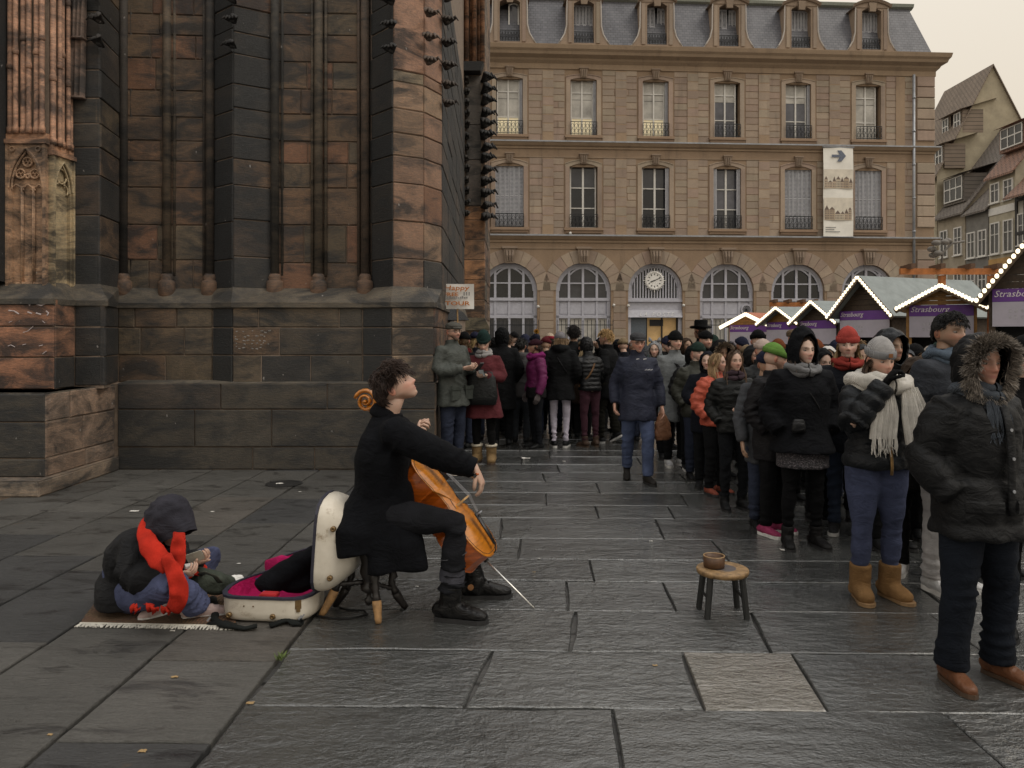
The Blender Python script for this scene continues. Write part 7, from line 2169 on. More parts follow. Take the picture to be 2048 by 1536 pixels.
# 33 big man in the grey fur hood
def ex33(J, th):
    s = J['s']; b = MB()
    for sg in (-1, 1):
        c = J['pelvis'] + J['lat']*sg*.115*s + J['fwd']*.16*s - V3(0, 0, .06)*s; nn = nrm(J['fwd'] + J['lat']*sg*.55); ll = np.cross(V3(0, 0, 1), nn)
        b.tube([c + ll*q*.085*s + V3(0, 0, (-.008 if abs(q) < .1 else 0) + .02)*s + nn*(.012 - .012*q*q) for q in np.linspace(-1, 1, 7)], [(.006, .03)]*7, 8, nn)
    b.build('pocket', fabric((.012, .013, .015), .6, 'nylon'), th)
    b = MB(); c0 = J['chest'] + J['lat']*.02*s
    b.tube([c0 + J['fwd']*f*s + V3(0, 0, z*s) for f, z in ((.145, .13), (.178, .03), (.19, -.1), (.19, -.24), (.195, -.34), (.195, -.40))], [(.024, .008)]*6, 8, J['lat']); b.build('storm_flap', fabric((.010, .011, .013), .6, 'nylon'), th, True)
    for f, z in ((.186, .02), (.2, -.12), (.202, -.28)):
        b = MB(); b.lathe([(.008, 0), (.008, .004)], c0 + J['fwd']*f*s + V3(0, 0, z*s), 8, J['fwd']); b.build('snap_button', M_ZINC, th)
person(S_(1955, 1362, 660, 14, .05, arms=('pocket', 'pocket'), stance=.145, yaw=-10, pitch=4), 'big man in black parka with grey fur-trimmed hood in the right foreground', dict(col=(.011, .012, .014), hem=.76, fit=.06, arm=.012, flare=.02, collar=.06, puff=.22, kind='nylon', rough=.62, name='parka'), dict(col=(.016, .021, .032), fit=.022, leg=1.02, kind='denim', hemw=.066),
       dict(type='shoe', col=(.115, .048, .023), sole='brown', rough=.4), 'ruddy', 2, hood=dict(col=(.012, .013, .016), kind='nylon', rough=.6, open=.82, size=1.12, fur=(.19, .165, .14), furn=22000, furl=.062, visor=.05), scarfs=dict(col=(.065, .075, .09), loops=3, ends=[(-.02, .18, .14, .02)], fringe=.04), face=dict(), extra=ex33, group=Q)
person(S_(2052, 1290, 668, -10, .04, arms=('pocket', 'hold'), d=4.25), 'long-haired woman in black coat cut off by the right picture edge', dict(col=(.012, .012, .013), hem=.6, fit=.05), dict(col=BLK), dict(type='boot', col=BLK), 'fair', 1, dict(t='beanie', col=(.012, .012, .013)), dict(col=(.09, .055, .03), n=240, long=.4), group=Q, extra=lambda J, th: handbag(J, th, J['pelvis'] - J['lat']*.2 + J['fwd']*.2 + V3(0, 0, .1), (.24, .1, .2), BLK))

# ---- the packed ranks behind the front row
FR = random.Random(21)
ranks = [(1332, 672, 11.2), (1372, 674, 11.6), (1426, 670, 11.4), (1456, 682, 10.3), (1482, 674, 10.9), (1502, 688, 8.5), (1556, 678, 9.7), (1577, 692, 7.7), (1628, 678, 8.3), (1640, 694, 6.9), (1672, 680, 9.2), (1708, 678, 8.3), (1746, 684, 7.7), (1806, 694, 6.5), (1792, 678, 8.7), (1858, 700, 6.3), (1880, 682, 6.9), (1925, 690, 5.9), (1992, 690, 5.3), (2030, 676, 6.2), (1395, 684, 8.9), (1415, 700, 8.4), (1530, 700, 6.6),
         (1016, 668, 12.7), (1092, 674, 12.3), (1200, 674, 13.2), (1166, 680, 12.4), (1130, 676, 13.4), (1248, 676, 12.6), (1285, 684, 12.0), (1268, 680, 13.6)]
cc_ = [('charcoal', (.03, .031, .034)), ('black', BLK), ('navy', NAVY), ('olive', (.035, .036, .028)), ('dark brown', (.04, .026, .018)), ('slate grey', (.06, .063, .07)), ('plum', (.04, .016, .024))]
hc_ = [('black', (.013, .013, .014)), ('grey', (.11, .11, .115)), ('wine red', (.10, .015, .02)), ('navy', (.018, .02, .04)), ('sand', (.24, .18, .11)), ('dark green', (.018, .035, .028)), ('rust', (.16, .05, .02))]
for i, (u, vt, d) in enumerate(ranks):
    cn_, cc = FR.choice(cc_); hn, hc = FR.choice(hc_); side = 'left' if u < 1300 else 'right'
    mode = i % 4; wh = 'right of image centre' if u > 1024 else ''
    kw = dict(hat=dict(t='beanie', col=hc)) if mode in (0, 2) else dict(hood=dict(col=cc, open=.85)) if mode == 1 else dict(hairs=dict(col=FR.choice([(.02, .014, .01), (.07, .04, .022), (.16, .10, .05)]), n=160, len=.05, seed=i))
    desc = {0: hn + ' beanie', 2: hn + ' knitted cap', 1: 'hood up', 3: 'bare head'}[mode]
    near = min(((abs(u - a), n_) for a, n_ in ((1275, 'the walking man'), (1350, 'the long grey coat'), (1432, 'the coral puffer jacket'), (1468, 'the slim black puffer'), (1546, 'the lime green beanie'), (1605, 'the hooded cape'), (1694, 'the coral red beanie'), (1752, 'the white scarf'), (1832, 'the brown hood'), (1955, 'the fur-hooded man'), (1120, 'the lilac jeans'), (1072, 'the magenta jacket'), (1180, 'the plum leggings'), (1004, 'the tall hooded coat'))))[1]
    face = FR.choice([180, 165, 200, 150]) if side == 'left' else FR.choice([0, 10, -15, 20, -8])
    person(S_(u, 900, vt, face, .03, d=d, arms=FR.choice([('pocket', 'pocket'), ('down', 'pocket'), ('fold', 'pocket')]), yaw=FR.uniform(-25, 25), pitch=FR.uniform(-2, 14), bow=FR.uniform(0, .03)), '%s coat, %s, %s behind %s' % (cn_, desc, ['', 'just', 'close', 'two rows', 'some way', 'far'][min(5, max(1, int((d - 5) / 1.8)))], near),
           dict(col=cc, hem=FR.uniform(.6, .82), fit=FR.uniform(.03, .055), puff=.1 if i % 5 == 0 else 0, kind='nylon' if i % 5 == 0 else 'weave', rough=.6 if i % 5 == 0 else .85), dict(col=FR.choice([BLK, DJEAN, CHAR])), dict(col=BLK, type=FR.choice(['shoe', 'boot', 'sneaker'])), FR.choice(['fair', 'pale', 'tan', 'olive']), 1 if d < 9 else 0, face=dict(male=FR.random() < .5, beard=.4 if FR.random() < .2 else 0), group=Q, **kw)

# ---- the tour sign held above the crowd
sp = at(914, 593, 11.0)
sg_t = thing('tour_sign', V3(sp[0], sp[1], .0), 'white paper sign with orange letters Happy FREE TOUR on a wooden stick', 'sign')
ORG[sg_t] = np.array(sg_t.location)
M_PAPER = plain('sign_paper', (.74, .72, .68), .7, 0, .05, 4, .05, 20); M_ORL = plain('orange_lettering', (.50, .16, .02), .6, 0, .08)
b = MB()
Gs = np.array([[at(880 + 68*i/6, 618 - 50*j/4, 11.0) + V3(0, .012*math.sin(i*1.1 + j), 0) for i in range(7)] for j in range(5)])
b.grid(Gs); b.grid((Gs + V3(0, .006, 0))[:, ::-1]); sh = b.build('sign_board', M_PAPER, sg_t, True)
b = MB(); b.tube([at(914, 618, 11.02) + V3(0, .01, .3), V3(*(at(916, 705, 11.03)))], [.011, .012], 8); b.build('stick', plain('raw_wood', (.36, .22, .09), .7), sg_t, True)
def st(txt, u, v, size, mat, shear=0.0, fs_=(1.2, 1)): place_text(text_mesh(txt, size, mat, shear=shear, font_scale=fs_, extrude=.002, bold=.0015), at(u, v, 10.97), (1, 0, 0), (0, 0, 1), sh)
st('Happy', 913, 576, .10, M_ORL, .1, (1.35, .9)); st('FREE', 902, 589, .085, M_ORL, 0, (1.2, .85)); st('TOUR', 915, 607, .085, M_ORL, 0, (1.5, .95))
b = MB()
for k in range(11): b.box((0, 0, 0), (.022, .002, .018 + .008*(k % 3)), M=mat4(None, at(890 + 4.2*k, 597, 10.968)))
for k in range(3): b.box((0, 0, 0), (.018, .002, .05), M=mat4(None, at(927 + 5*k, 591, 10.968)))
b.build('small_print', plain('grey_print', (.30, .29, .28), .6), sh)
# ---- folded dark umbrella seen above the flat cap
um = thing('umbrella', ground(893, 905), 'dark open umbrella behind the man in the flat cap', 'umbrella')
uc = at(896, 612, 11.9); b = MB(); n = 8; G = []
for r_, dz in ((.01, .0), (.12, -.03), (.24, -.10), (.33, -.22)):
    G.append([uc + V3(r_*math.cos(2*PI*k/n), r_*math.sin(2*PI*k/n), dz) for k in range(n)])
b.grid(np.array(G), closed=True); b.build('canopy', fabric((.02, .022, .026), .5, 'nylon'), um)
b = MB(); b.tube([uc + V3(0, 0, .05), uc + V3(0, 0, -.75)], [.007, .007], 6); b.build('shaft', M_IRON, um)
# ================================================================== THE CELLIST AND HIS THINGS
def varnish(name, col, var=.35):
    k = NT(name); p = k.pos((3, 3, 22), True); f = k.noise(3, 5, .6, p)
    k.color(k.ramp(f, [(.3, tuple(c*(1-var) for c in col)), (.7, tuple(min(1, c*(1+var)) for c in col))])); k.setv('Roughness', .28); k.setv('Coat Weight', .6); k.setv('Coat Roughness', .12); return k.m
M_RIB = varnish('rib_varnish', (.40, .085, .006)); M_TOP = varnish('spruce_varnish', (.46, .155, .009)); M_EBONY = plain('ebony', (.010, .010, .011), .3)
E_pin = ground(1070, 1218); E_pin[2] = .001
Bt = at(986, 1106, 4.66); Sc = at(727, 786, 4.82)
ca = nrm(Sc - Bt); cn = V3(.76, -.13, .62); cn = nrm(cn - ca*(cn @ ca)); cw = np.cross(ca, cn)
cello = thing('cello', E_pin, 'orange varnished cello leaning against the cellist, endpin on the paving', 'cello')
BL = .755
half = [(0, .0), (.002, .06), (.012, .105), (.05, .165), (.12, .205), (.2, .219), (.28, .213), (.35, .192), (.395, .172), (.415, .190), (.428, .182), (.455, .145), (.52, .119), (.60, .116), (.65, .130), (.675, .156), (.69, .150), (.73, .158), (.80, .170), (.87, .166), (.93, .144), (.975, .095), (.995, .045), (1.0, .0)]
def CP(t, x, z): return Bt + ca*(t*BL) + cw*x + cn*z
out = [(t, x) for t, x in half] + [(t, -x) for t, x in half[-2:0:-1]]
n_o = len(out); RD = .145
b = MB()
ring = lambda z: [CP(t, x, z) for t, x in out]
b.grid(np.array([ring(-RD), ring(-RD*.5), ring(0)]), closed=True); b.build('ribs', M_RIB, cello, False)
def plate(z0, sgn, name, mat):
    b = MB(); ctr = np.array([.45, 0.0]); rows_ = []
    O = np.array(out)
    def sc(k, z): 
        q = ctr + (O - ctr)*k
        return [CP(t, x, z) for t, x in q]
    rows_.append(sc(1.0, z0)); rows_.append(sc(1.022, z0 + sgn*.001)); rows_.append(sc(1.022, z0 + sgn*.006))
    for k, h in ((.98, .006), (.93, .007), (.82, .014), (.66, .021), (.45, .026), (.22, .028), (.01, .029)): rows_.append(sc(k, z0 + sgn*h))
    G = np.array(rows_); b.grid(G if sgn > 0 else G[:, ::-1], closed=True); return b.build(name, mat, cello, True)
top_o = plate(0, 1, 'top_plate', M_TOP); plate(-RD, -1, 'back_plate', M_RIB)
for sg in (-1, 1):                                   # f-holes, edge purfling
    b = MB(); pts = [(.40, .085), (.415, .075), (.45, .085), (.50, .075), (.55, .062), (.585, .064), (.60, .055)]
    b.tube([CP(t, sg*x, .0275 - .09*abs(x)) for t, x in pts], [.004, .005, .004, .004, .004, .005, .004], 5); b.build('f_hole', M_EBONY, top_o)
b = MB(); b.tube([CP(t*.965 + .016, x*.95, .0072) for t, x in out] + [CP(out[0][0] + .016, 0, .0072)], [.0018]*(n_o + 1), 4); b.build('purfling', M_EBONY, top_o)
b = MB(); b.prism([(-.045, 0), (-.03, .055), (0, .085), (.03, .055), (.045, 0), (.02, .0), (.012, .03), (-.012, .03), (-.02, 0)], CP(.47, 0, .026), cw, cn, ca, -.006, .006); b.build('bridge', plain('maple', (.42, .25, .09), .5), cello)
b = MB(); b.tube([CP(.045, 0, .045), CP(.16, 0, .058), CP(.33, 0, .075)], [(.016, .008), (.022, .010), (.030, .010)], 10, cw); tp = b.build('tailpiece', M_EBONY, cello, True)
for k in range(4):
    b = MB(); x = -.02 + .0135*k; b.lathe([(.004, 0), (.006, .012), (.002, .022)], CP(.31, x, .085), 8, cn); b.build('fine_tuner', M_ZINC, tp, True)
    b = MB(); b.tube([CP(.33, x*.8, .088), CP(.47, x*1.25, .112), CP(1.40, x*.45, .045)], [.0011]*3, 5); b.build('string', M_ZINC, cello)
b = MB(); b.tube([CP(.045, 0, .047), CP(.0, 0, .02), CP(-.012, 0, -.03)], [.004]*3, 6); b.build('tail_gut', M_EBONY, cello)
b = MB(); b.tube([CP(.68, 0, .075), CP(1.0, 0, .062), CP(1.36, 0, .038)], [(.031, .010), (.027, .010), (.016, .009)], 10, cw); b.build('fingerboard', M_EBONY, cello, True)
b = MB(); b.tube([CP(.97, 0, -.06), CP(1.0, 0, -.01), CP(1.05, 0, .015), CP(1.2, 0, .015), CP(1.36, 0, .014)], [(.028, .03), (.022, .035), (.018, .022), (.016, .018), (.015, .017)], 12, cw); b.build('neck', M_TOP, cello, True)
b = MB(); b.tube([CP(1.35, 0, .012), CP(1.42, 0, -.002), CP(1.50, 0, -.022), CP(1.56, 0, -.035)], [(.017, .020), (.019, .026), (.017, .024), (.014, .020)], 10, cw); pbx = b.build('pegbox', M_TOP, cello, True)
for k in range(4):
    sg = 1 if k % 2 else -1; c = CP(1.40 + .03*k, 0, -.004 - .006*k); b = MB(); b.tube([c, c + cw*sg*.05, c + cw*sg*.062, c + cw*sg*.085], [.006, .005, (.014, .005), (.011, .004)], 8, cn); b.build('peg', M_EBONY, pbx, True)
b = MB(); sc_c = CP(1.60, 0, -.020)
pts, rad = [], []
for i in range(38):
    t = i/37; a = -.6 + t*13.0; r = .062*(1 - t)**1.05 + .008
    pts.append(sc_c + ca*math.cos(a)*r*1.05 - cn*math.sin(a)*r*1.05*-1 + cw*0); rad.append((.018 + .014*t, .0105*(1 - t*.55) + .003))
b.tube(pts, rad, 8, cw); b.ell(sc_c, (.012, .04, .012), 10, 8, M=np.c_[ca, cw, cn]); b.build('scroll', M_TOP, cello, True)
b = MB(); b.tube([CP(-.02, 0, -.062), CP(.0, 0, -.062)], [.016, .016], 12); b.build('endpin_collar', M_EBONY, cello, True)
pb0 = CP(-.01, 0, -.062); b = MB(); b.tube([pb0, E_pin + (pb0 - E_pin)*.03, E_pin], [.0048, .0048, .0015], 8); b.build('endpin', plain('steel_pin', (.75, .74, .70), .25, .85), cello, True)
# bow lying across the strings, held in the right hand
bow = thing('cello_bow', at(958, 945, 4.40), 'wooden cello bow in the cellist right hand', 'bow')
fr0 = at(951, 948, 4.385); tip = CP(.53, -.26, .16) + V3(-.02, .28, .06)
bd_ = nrm(tip - fr0)
b = MB(); b.tube([fr0 - bd_*.05, fr0 + bd_*.2, fr0 + bd_*.45, fr0 + bd_*.66], [.0065, .006, .0055, .005], 8); b.build('stick', M_RIB, bow, True)
b = MB(); dn = nrm(-cn + bd_*(cn @ bd_)); b.tube([fr0 - bd_*.0 + dn*.024, fr0 + bd_*.64 + dn*.018], [(.006, .001)]*2, 6); b.build('bow_hair', plain('horsehair', (.75, .71, .60), .6), bow)
b = MB(); b.prism([(-.03, 0), (.04, 0), (.03, .026), (-.03, .026)], fr0, bd_, dn, np.cross(bd_, dn), -.007, .007); b.build('frog', M_EBONY, bow)

# ---- the cellist
def jointset(s, face, **k):
    M = rotz(R(face)); J = {'s': s, 'M': M, 'face': face, 'lat': M @ V3(1, 0, 0), 'fwd': M @ V3(0, -1, 0), 'upL': False, 'upR': False}
    J.update(k); return J
ankR = at(900, 1200, 4.47); ankR[2] = .098; ankL = at(952, 1165, 4.86); ankL[2] = .098
JC = jointset(1.04, 84, pelvis=at(762, 1022, 4.62), chest=at(768, 915, 4.62), neck=at(776, 834, 4.62), head=at(788, 775, 4.60),
    hipR=at(772, 1030, 4.51), hipL=at(772, 1026, 4.73), kneeR=at(912, 1046, 4.45), kneeL=at(905, 1012, 4.92), ankR=ankR, ankL=ankL, toeR=nrm(V3(1, -.22, 0)), toeL=nrm(V3(1, .05, 0)),
    shR=at(790, 866, 4.46), elbR=at(872, 908, 4.37), wrR=at(950, 936, 4.41), shL=at(795, 862, 4.79), elbL=at(838, 915, 4.99), wrL=at(836, 872, 4.86),
    curlR=.55, curlL=1.0, hdR=V3(.35, .0, -.75), pnR=V3(-.8, .2, -.4), thumbR=-1, hdL=V3(.12, -.45, .6), pnL=V3(.7, -.2, .2), thumbL=1, base=V3(-.75, 4.6, 0))
JC['Rh'] = rotz(R(94)) @ rotx(R(-31)) @ roty(R(-4))
def coat_skirt(mb):
    # near panel over the thigh and the hem, back tail over the stool
    mb.tube([at(770, 975, 4.60), at(775, 1030, 4.53), at(790, 1090, 4.45), at(794, 1145, 4.42)], [(.16, .13), (.165, .13), (.165, .075), (.175, .05)], 20, V3(1, 0, 0), power=2.6)
    mb.tube([at(760, 985, 4.62), at(735, 1035, 4.60), at(720, 1070, 4.56), at(722, 1108, 4.54)], [(.14, .17), (.16, .21), (.155, .22), (.135, .19)], 18, V3(1, 0, 0), power=2.4)
    mb.tube([at(765, 985, 4.66), at(790, 1020, 4.78), at(800, 1080, 4.84)], [(.13, .1), (.13, .08), (.12, .05)], 16, V3(1, 0, 0))
def exC(J, th):
    b = MB(); c = at(768, 972, 4.61)
    b.tube([c + V3(.158*math.cos(a)*1.0, .165*math.sin(a), .012*math.sin(a*2)) for a in np.linspace(0, 2*PI, 30)], [(.030, .007)]*30, 8, (0, 0, 1), cap=False); b.build('belt', fabric((.010, .011, .014), .9), th, True)
    b = MB(); c = J['neck'] + V3(-.005, 0, .015)
    b.tube([c + V3(.072*math.cos(a) - .012, .078*math.sin(a), .012 - .03*math.cos(a)) for a in np.linspace(.5, 2*PI - .5, 22)], [(.036, .010)]*22, 8, (0, 0, 1), cap=False); b.build('collar', fabric((.011, .012, .016), .9), th, True)
    # turn-ups and knee seams on the trousers
    for q, col in (('R', (.045, .045, .055)), ('L', (.07, .07, .08))):
        a = J['ank'+q]; ax = nrm(J['knee'+q] - a); b = MB(); b.tube([a + ax*.135, a + ax*.17, a + ax*.205], [(.072, .068), (.075, .07), (.07, .066)], 18, cap=False); b.tube([a + ax*.205, a + ax*.15], [(.064, .06), (.064, .058)], 18, cap=False)
        V, F = b.arrays(); V = V + (snoise(V, 40, 6)*.004)[:, None]*V3(1, 1, 0); mk('turn_up', V, F, fabric(col, .95, 'denim'), th, True)
        b = MB(); k = J['knee'+q]; ax2 = nrm(a - k); b.tube([k + ax2*.19 + V3(.075*math.cos(t), .068*math.sin(t), .02*math.cos(t)) for t in np.linspace(0, 2*PI, 20)], [.0022]*20, 4); b.build('seam', fabric((.10, .10, .11), .9), th)
    b = MB(); b.lathe([(.019, 0), (.019, .004)], J['ankL'] + V3(-.03, -.058, -.015), 12, (0, -1, 0)); b.build('boot_patch', plain('leather_patch', (.28, .13, .05), .6), th)
person(JC, 'dark-haired cellist in black belted coat seated on a stool, head thrown back', dict(col=(.0105, .0115, .0155), hem=.97, fit=.045, arm=.010, collar=.02, fold=1.0, extra=[coat_skirt], kind='weave', rough=.95, name='coat'), dict(col=(.026, .027, .033), fit=.014, leg=.92, hemw=.058, fold=1.7, short=.17, kind='denim'),
       dict(type='boot', col=(.011, .011, .012), rough=.32, laces=(.008, .008, .008), big=1.12), 'fair', 2, hairs=dict(col=(.026, .015, .011), n=1900, len=.05, curl=.16, w=.0038, line=.24), face=dict(iris=(.05, .04, .03), closed=True), extra=exC, voxel=.0115)

# ---- turned piano stool
M_STOOL = plain('worn_black_stool_paint', (.016, .013, .012), .4, 0, .4, 14, .2, 60); M_RAWLEG = plain('bare_worn_wood', (.30, .17, .07), .7, 0, .45, 22, .3, 60)
stc = at(738, 1180, 4.58); stc[2] = 0
stool = thing('piano_stool', stc, 'black turned-leg piano stool with bare wooden feet under the cellist', 'stool')
b = MB(); b.lathe([(.02, .475), (.13, .475), (.145, .49), (.145, .515), (.13, .53), (.0005, .535)], stc + V3(.03, 0, 0), 26); b.build('seat', M_STOOL, stool, True)
b = MB(); b.lathe([(.012, .05), (.022, .065), (.03, .085), (.013, .10), (.013, .12), (.045, .14), (.05, .165), (.03, .18), (.04, .21), (.055, .25), (.045, .30), (.06, .36), (.075, .45), (.075, .475)], stc, 16); b.build('pedestal', M_STOOL, stool, True)
feet = [ground(642, 1232), ground(757, 1247), ground(812, 1215), ground(670, 1212)]
tops = [at(690, 1085, 4.53), at(747, 1120, 4.50), at(782, 1125, 4.66), at(712, 1105, 4.68)]
for i, (f, t) in enumerate(zip(feet, tops)):
    f[2] = .0; b = MB(); out_d = nrm((f - stc)*V3(1, 1, 0)); P = []
    for k in np.linspace(0, 1, 15):
        p = t*(1-k) + f*k; bow_ = -.035*math.sin(k*PI)*(1 if k > .3 else .4) if i != 1 else .0
        P.append(p + out_d*bow_)
    prof = [.020, .024, .017, .022, .028, .018, .024, .017, .021, .026, .027, .025, .022, .021, .017]
    cut = 9
    b.tube(P[:cut+1], prof[:cut+1], 12); leg = b.build('leg', M_STOOL, stool, True)
    b = MB(); b.tube(P[cut:], prof[cut:], 12); b.build('leg_foot', M_RAWLEG if i in (0, 1) else M_STOOL, leg, True)
    b = MB(); q = P[8]; c = V3(stc[0], stc[1], .19); pts = [c + (q - c)*k for k in np.linspace(.15, 1, 9)]; b.tube(pts, [.010, .012, .018, .010, .016, .010, .018, .012, .010], 10); b.build('stretcher', M_STOOL, stool, True)
cord = thing('strap', ground(690, 1232), 'thin dark strap looped on the paving beneath the stool', 'strap')
b = MB(); cpts = [(632, 1234), (660, 1239), (700, 1240), (735, 1232), (728, 1224), (698, 1224), (680, 1218)]
b.tube([ground(u, v) + V3(0, 0, .008) for u, v in cpts], [(.009, .005)]*len(cpts), 6); b.build('strap_band', fabric((.03, .03, .03), .8), cord, True)

# ---- open white cello case
CA0 = ground(522, 1248); CA0[2] = 0
ax_y = nrm(V3(.10, 1, 0)); ax_x = V3(ax_y[1], -ax_y[0], 0)
case = thing('cello_case', CA0, 'open scuffed white hard cello case lined in magenta', 'cello case')
M_CASE = NT('case_shell'); _p = M_CASE.pos(obj=True)
_n = M_CASE.noise(9, 6, .7, _p); _c = M_CASE.ramp(_n, [(.30, (.30, .24, .17)), (.42, (.60, .55, .46)), (.7, (.68, .63, .54))])
_sc = M_CASE.noise(40, 4, .7, M_CASE.pos((1, 1, .35), True)); _c = M_CASE.mix(M_CASE.ramp(_sc, [(.68, 0.0), (.74, .6)]), _c, (.16, .10, .06)); M_CASE.color(_c); M_CASE.setv('Roughness', .38); M_CASE = M_CASE.m
M_LIN = fabric((.42, .012, .10), .9, 'fleece'); M_EDGE = plain('case_rubber_edge', (.02, .02, .035), .6)
ch = [(0, 0), (.0, .13), (.008, .19), (.035, .235), (.09, .265), (.18, .280), (.27, .275), (.36, .245), (.44, .200), (.52, .168), (.60, .160), (.68, .178), (.76, .200), (.84, .198), (.92, .165), (1.02, .115), (1.12, .095), (1.22, .09), (1.28, .075), (1.30, .04), (1.305, 0)]
co = [(t, x) for t, x in ch] + [(t, -x) for t, x in ch[-2:0:-1]]
CO = np.array(co); cctr = np.array([.55, 0.0])
def Cb(t, x, z): return CA0 + ax_y*t + ax_x*x + V3(0, 0, z)
def inset_out(k):
    q = CO.copy(); q[:, 1] = q[:, 1]*(1 - k/.24); q[:, 0] = .62 + (q[:, 0] - .62)*(1 - k/.62); return q
def shell(fn, depth, name, parent, wall=.016, prof=None):
    """tub: rounded outer shell, rim, lined inside"""
    b = MB()
    prof = prof or [(.10, 0.0), (.035, .003), (.014, .012), (.003, .03), (0.0, .06), (0.0, depth)]
    G = np.array([[fn(t, x, z) for t, x in inset_out(k)] for k, z in prof]); b.grid(G, closed=True)
    b.add(G[0], [tuple(range(len(co)-1, -1, -1))])
    o = b.build(name, M_CASE, parent, True)
    e = MB(); G = np.array([[fn(t, x, z) for t, x in inset_out(k)] for k, z in ((0.0, depth - .012), (-.006, depth - .01), (-.006, depth + .004), (wall, depth + .004), (wall, depth - .008))]); e.grid(G, closed=True); e.build('rim', M_EDGE, o)
    l = MB(); G = np.array([[fn(t, x, z) for t, x in inset_out(k)] for k, z in ((wall, depth - .004), (wall + .004, depth*.5), (wall + .03, .03), (.1, .022))]); l.grid(G[:, ::-1], closed=True); l.add(G[-1], [tuple(range(len(co)))]); l.build('lining', M_LIN, o, True)
    return o
base_o = shell(Cb, .148, 'case_base', case)
hx = .286                                            # hinge along the right side
def Cl(t, x, z):                                     # lid: opened a bit past upright about the hinge
    a = R(94); lx, lz = (x - hx), z
    # closed lid lies mirrored above the base: local height grows upwards from the rim
    X = lx*math.cos(a) + (.155 - lz)*-math.sin(a)*-1; Z = -lx*math.sin(a) + (.155 - lz)*math.cos(a)
    return CA0 + ax_y*t + ax_x*(hx + X) + V3(0, 0, .150 + Z)
lid_o = shell(Cl, .155, 'case_lid', case, prof=[(.135, -.055), (.11, -.045), (.08, -.02), (.055, .01), (.035, .035), (.018, .06), (.006, .085), (0.0, .115), (0.0, .155)])
M_BRASS = plain('dull_brass', (.20, .13, .06), .4, .7)
for (t, x, z, fn, par) in ((-.002, -.19, .045, Cb, base_o), (-.002, .07, .045, Cb, base_o), (.012, .16, .05, Cl, lid_o), (.012, -.12, .05, Cl, lid_o)):
    c = fn(t, x, z); nn = -ax_y; b = MB(); b.lathe([(.016, -.01), (.016, .008), (.011, .012), (.005, .012), (.005, .006)], c, 12, nn); b.build('brass_foot', M_BRASS, par, True)
b = MB(); lc = Cb(.03, .205, .13); nn = nrm(-ax_y*.85 + ax_x*.5); ex_ = np.cross(V3(0, 0, 1), nn)
b.prism([(-.018, -.045), (.018, -.045), (.018, .02), (-.018, .02)], lc, ex_, V3(0, 0, 1), nn, -.005, .012); b.prism([(-.011, -.06), (.011, -.06), (.011, -.03), (-.011, -.03)], lc, ex_, V3(0, 0, 1), nn, .0, .02); b.build('latch', M_BRASS, base_o)
for k in range(2):
    b = MB(); b.lathe([(.004, 0), (.004, .004)], Cb(-.003, -.10 + .055*k, .10), 8, -ax_y); b.build('rivet', M_BRASS, base_o)
# things in the case
bl = MB(); bl.tube([Cb(.30, .22, .33), Cb(.28, .15, .28), Cb(.22, .02, .2), Cb(.18, -.05, .14)], [(.05, .08), (.07, .09), (.08, .09), (.05, .06)], 14); bl.ell(Cb(.2, -.03, .17), (.09, .08, .06)); bl.ell(Cb(.3, .1, .16), (.12, .1, .08))
V, F = bl.arrays(); V, F, N = remesh(V, F, .012, 2); V = V + N*(.012*snoise(V, 30, 7))[:, None]
sc_t = thing('dark_cloth', Cb(.25, .08, .15), 'crumpled black cloth bundled inside the open cello case', 'cloth'); mk('cloth_folds', V, F, fabric((.012, .013, .018), .9, 'fleece'), sc_t, True)
bs = thing('blue_strap', Cb(.2, -.1, .15), 'blue strap arching over the magenta lining of the case', 'strap'); b = MB(); b.tube([Cb(.1, -.02, .10), Cb(.16, -.05, .17), Cb(.22, -.08, .185), Cb(.30, -.16, .16)], [(.010, .004)]*4, 8); b.build('strap_band', fabric((.05, .06, .25), .8), bs, True)
tr = thing('card_tray', Cb(.06, .02, .14), 'small red tray on the near edge of the magenta case lining', 'tray'); b = MB(); b.prism([(-.05, 0), (.05, 0), (.05, .018), (-.05, .018)], Cb(.07, .02, .135), ax_x, V3(0, 0, 1), ax_y, -.03, .03); b.prism([(-.044, .018), (.044, .018), (.044, .022), (-.044, .022)], Cb(.07, .02, .135), ax_x, V3(0, 0, 1), ax_y, -.026, .026); b.build('tray_body', plain('red_card', (.42, .02, .025), .6), tr)
mg = thing('folded_cloth', Cb(.5, -.05, .16), 'magenta folded cloth at the back of the open case', 'cloth'); b = MB(); b.tube([Cb(.55, -.2, .15), Cb(.5, -.08, .18), Cb(.48, .06, .17)], [(.05, .02), (.07, .03), (.06, .02)], 10, (0, 0, 1)); b.build('cloth_fold', M_LIN, mg, True)
# straps of the case lying on the ground
gs = thing('case_harness', ground(440, 1258), 'tangled black carrying straps lying before the cello case', 'strap')
for pts in ([(425, 1200), (432, 1225), (428, 1245), (445, 1258), (490, 1262), (515, 1260)], [(540, 1256), (575, 1248), (590, 1252), (605, 1254), (600, 1246)], [(418, 1252), (450, 1254), (470, 1257)]):
    b = MB(); m = len(pts); b.tube([ground(u, v) + V3(0, 0, .014 + .012*(i % 2)) for i, (u, v) in enumerate(pts)], [(.022, .012)]*m, 8); V, F = b.arrays(); V = V + (snoise(V, 60, 5)*.006)[:, None]; V[:, 2] = np.maximum(V[:, 2], .002); mk('harness_strap', V, F, fabric((.014, .018, .017), .8, 'nylon'), gs, True)
for u, v in ((597, 1250), (602, 1247), (414, 1253)):
    b = MB(); p = ground(u, v) + V3(0, 0, .03); b.bar(p, p + V3(.015, .01, .02), .008); b.build('buckle', M_ZINC, gs)

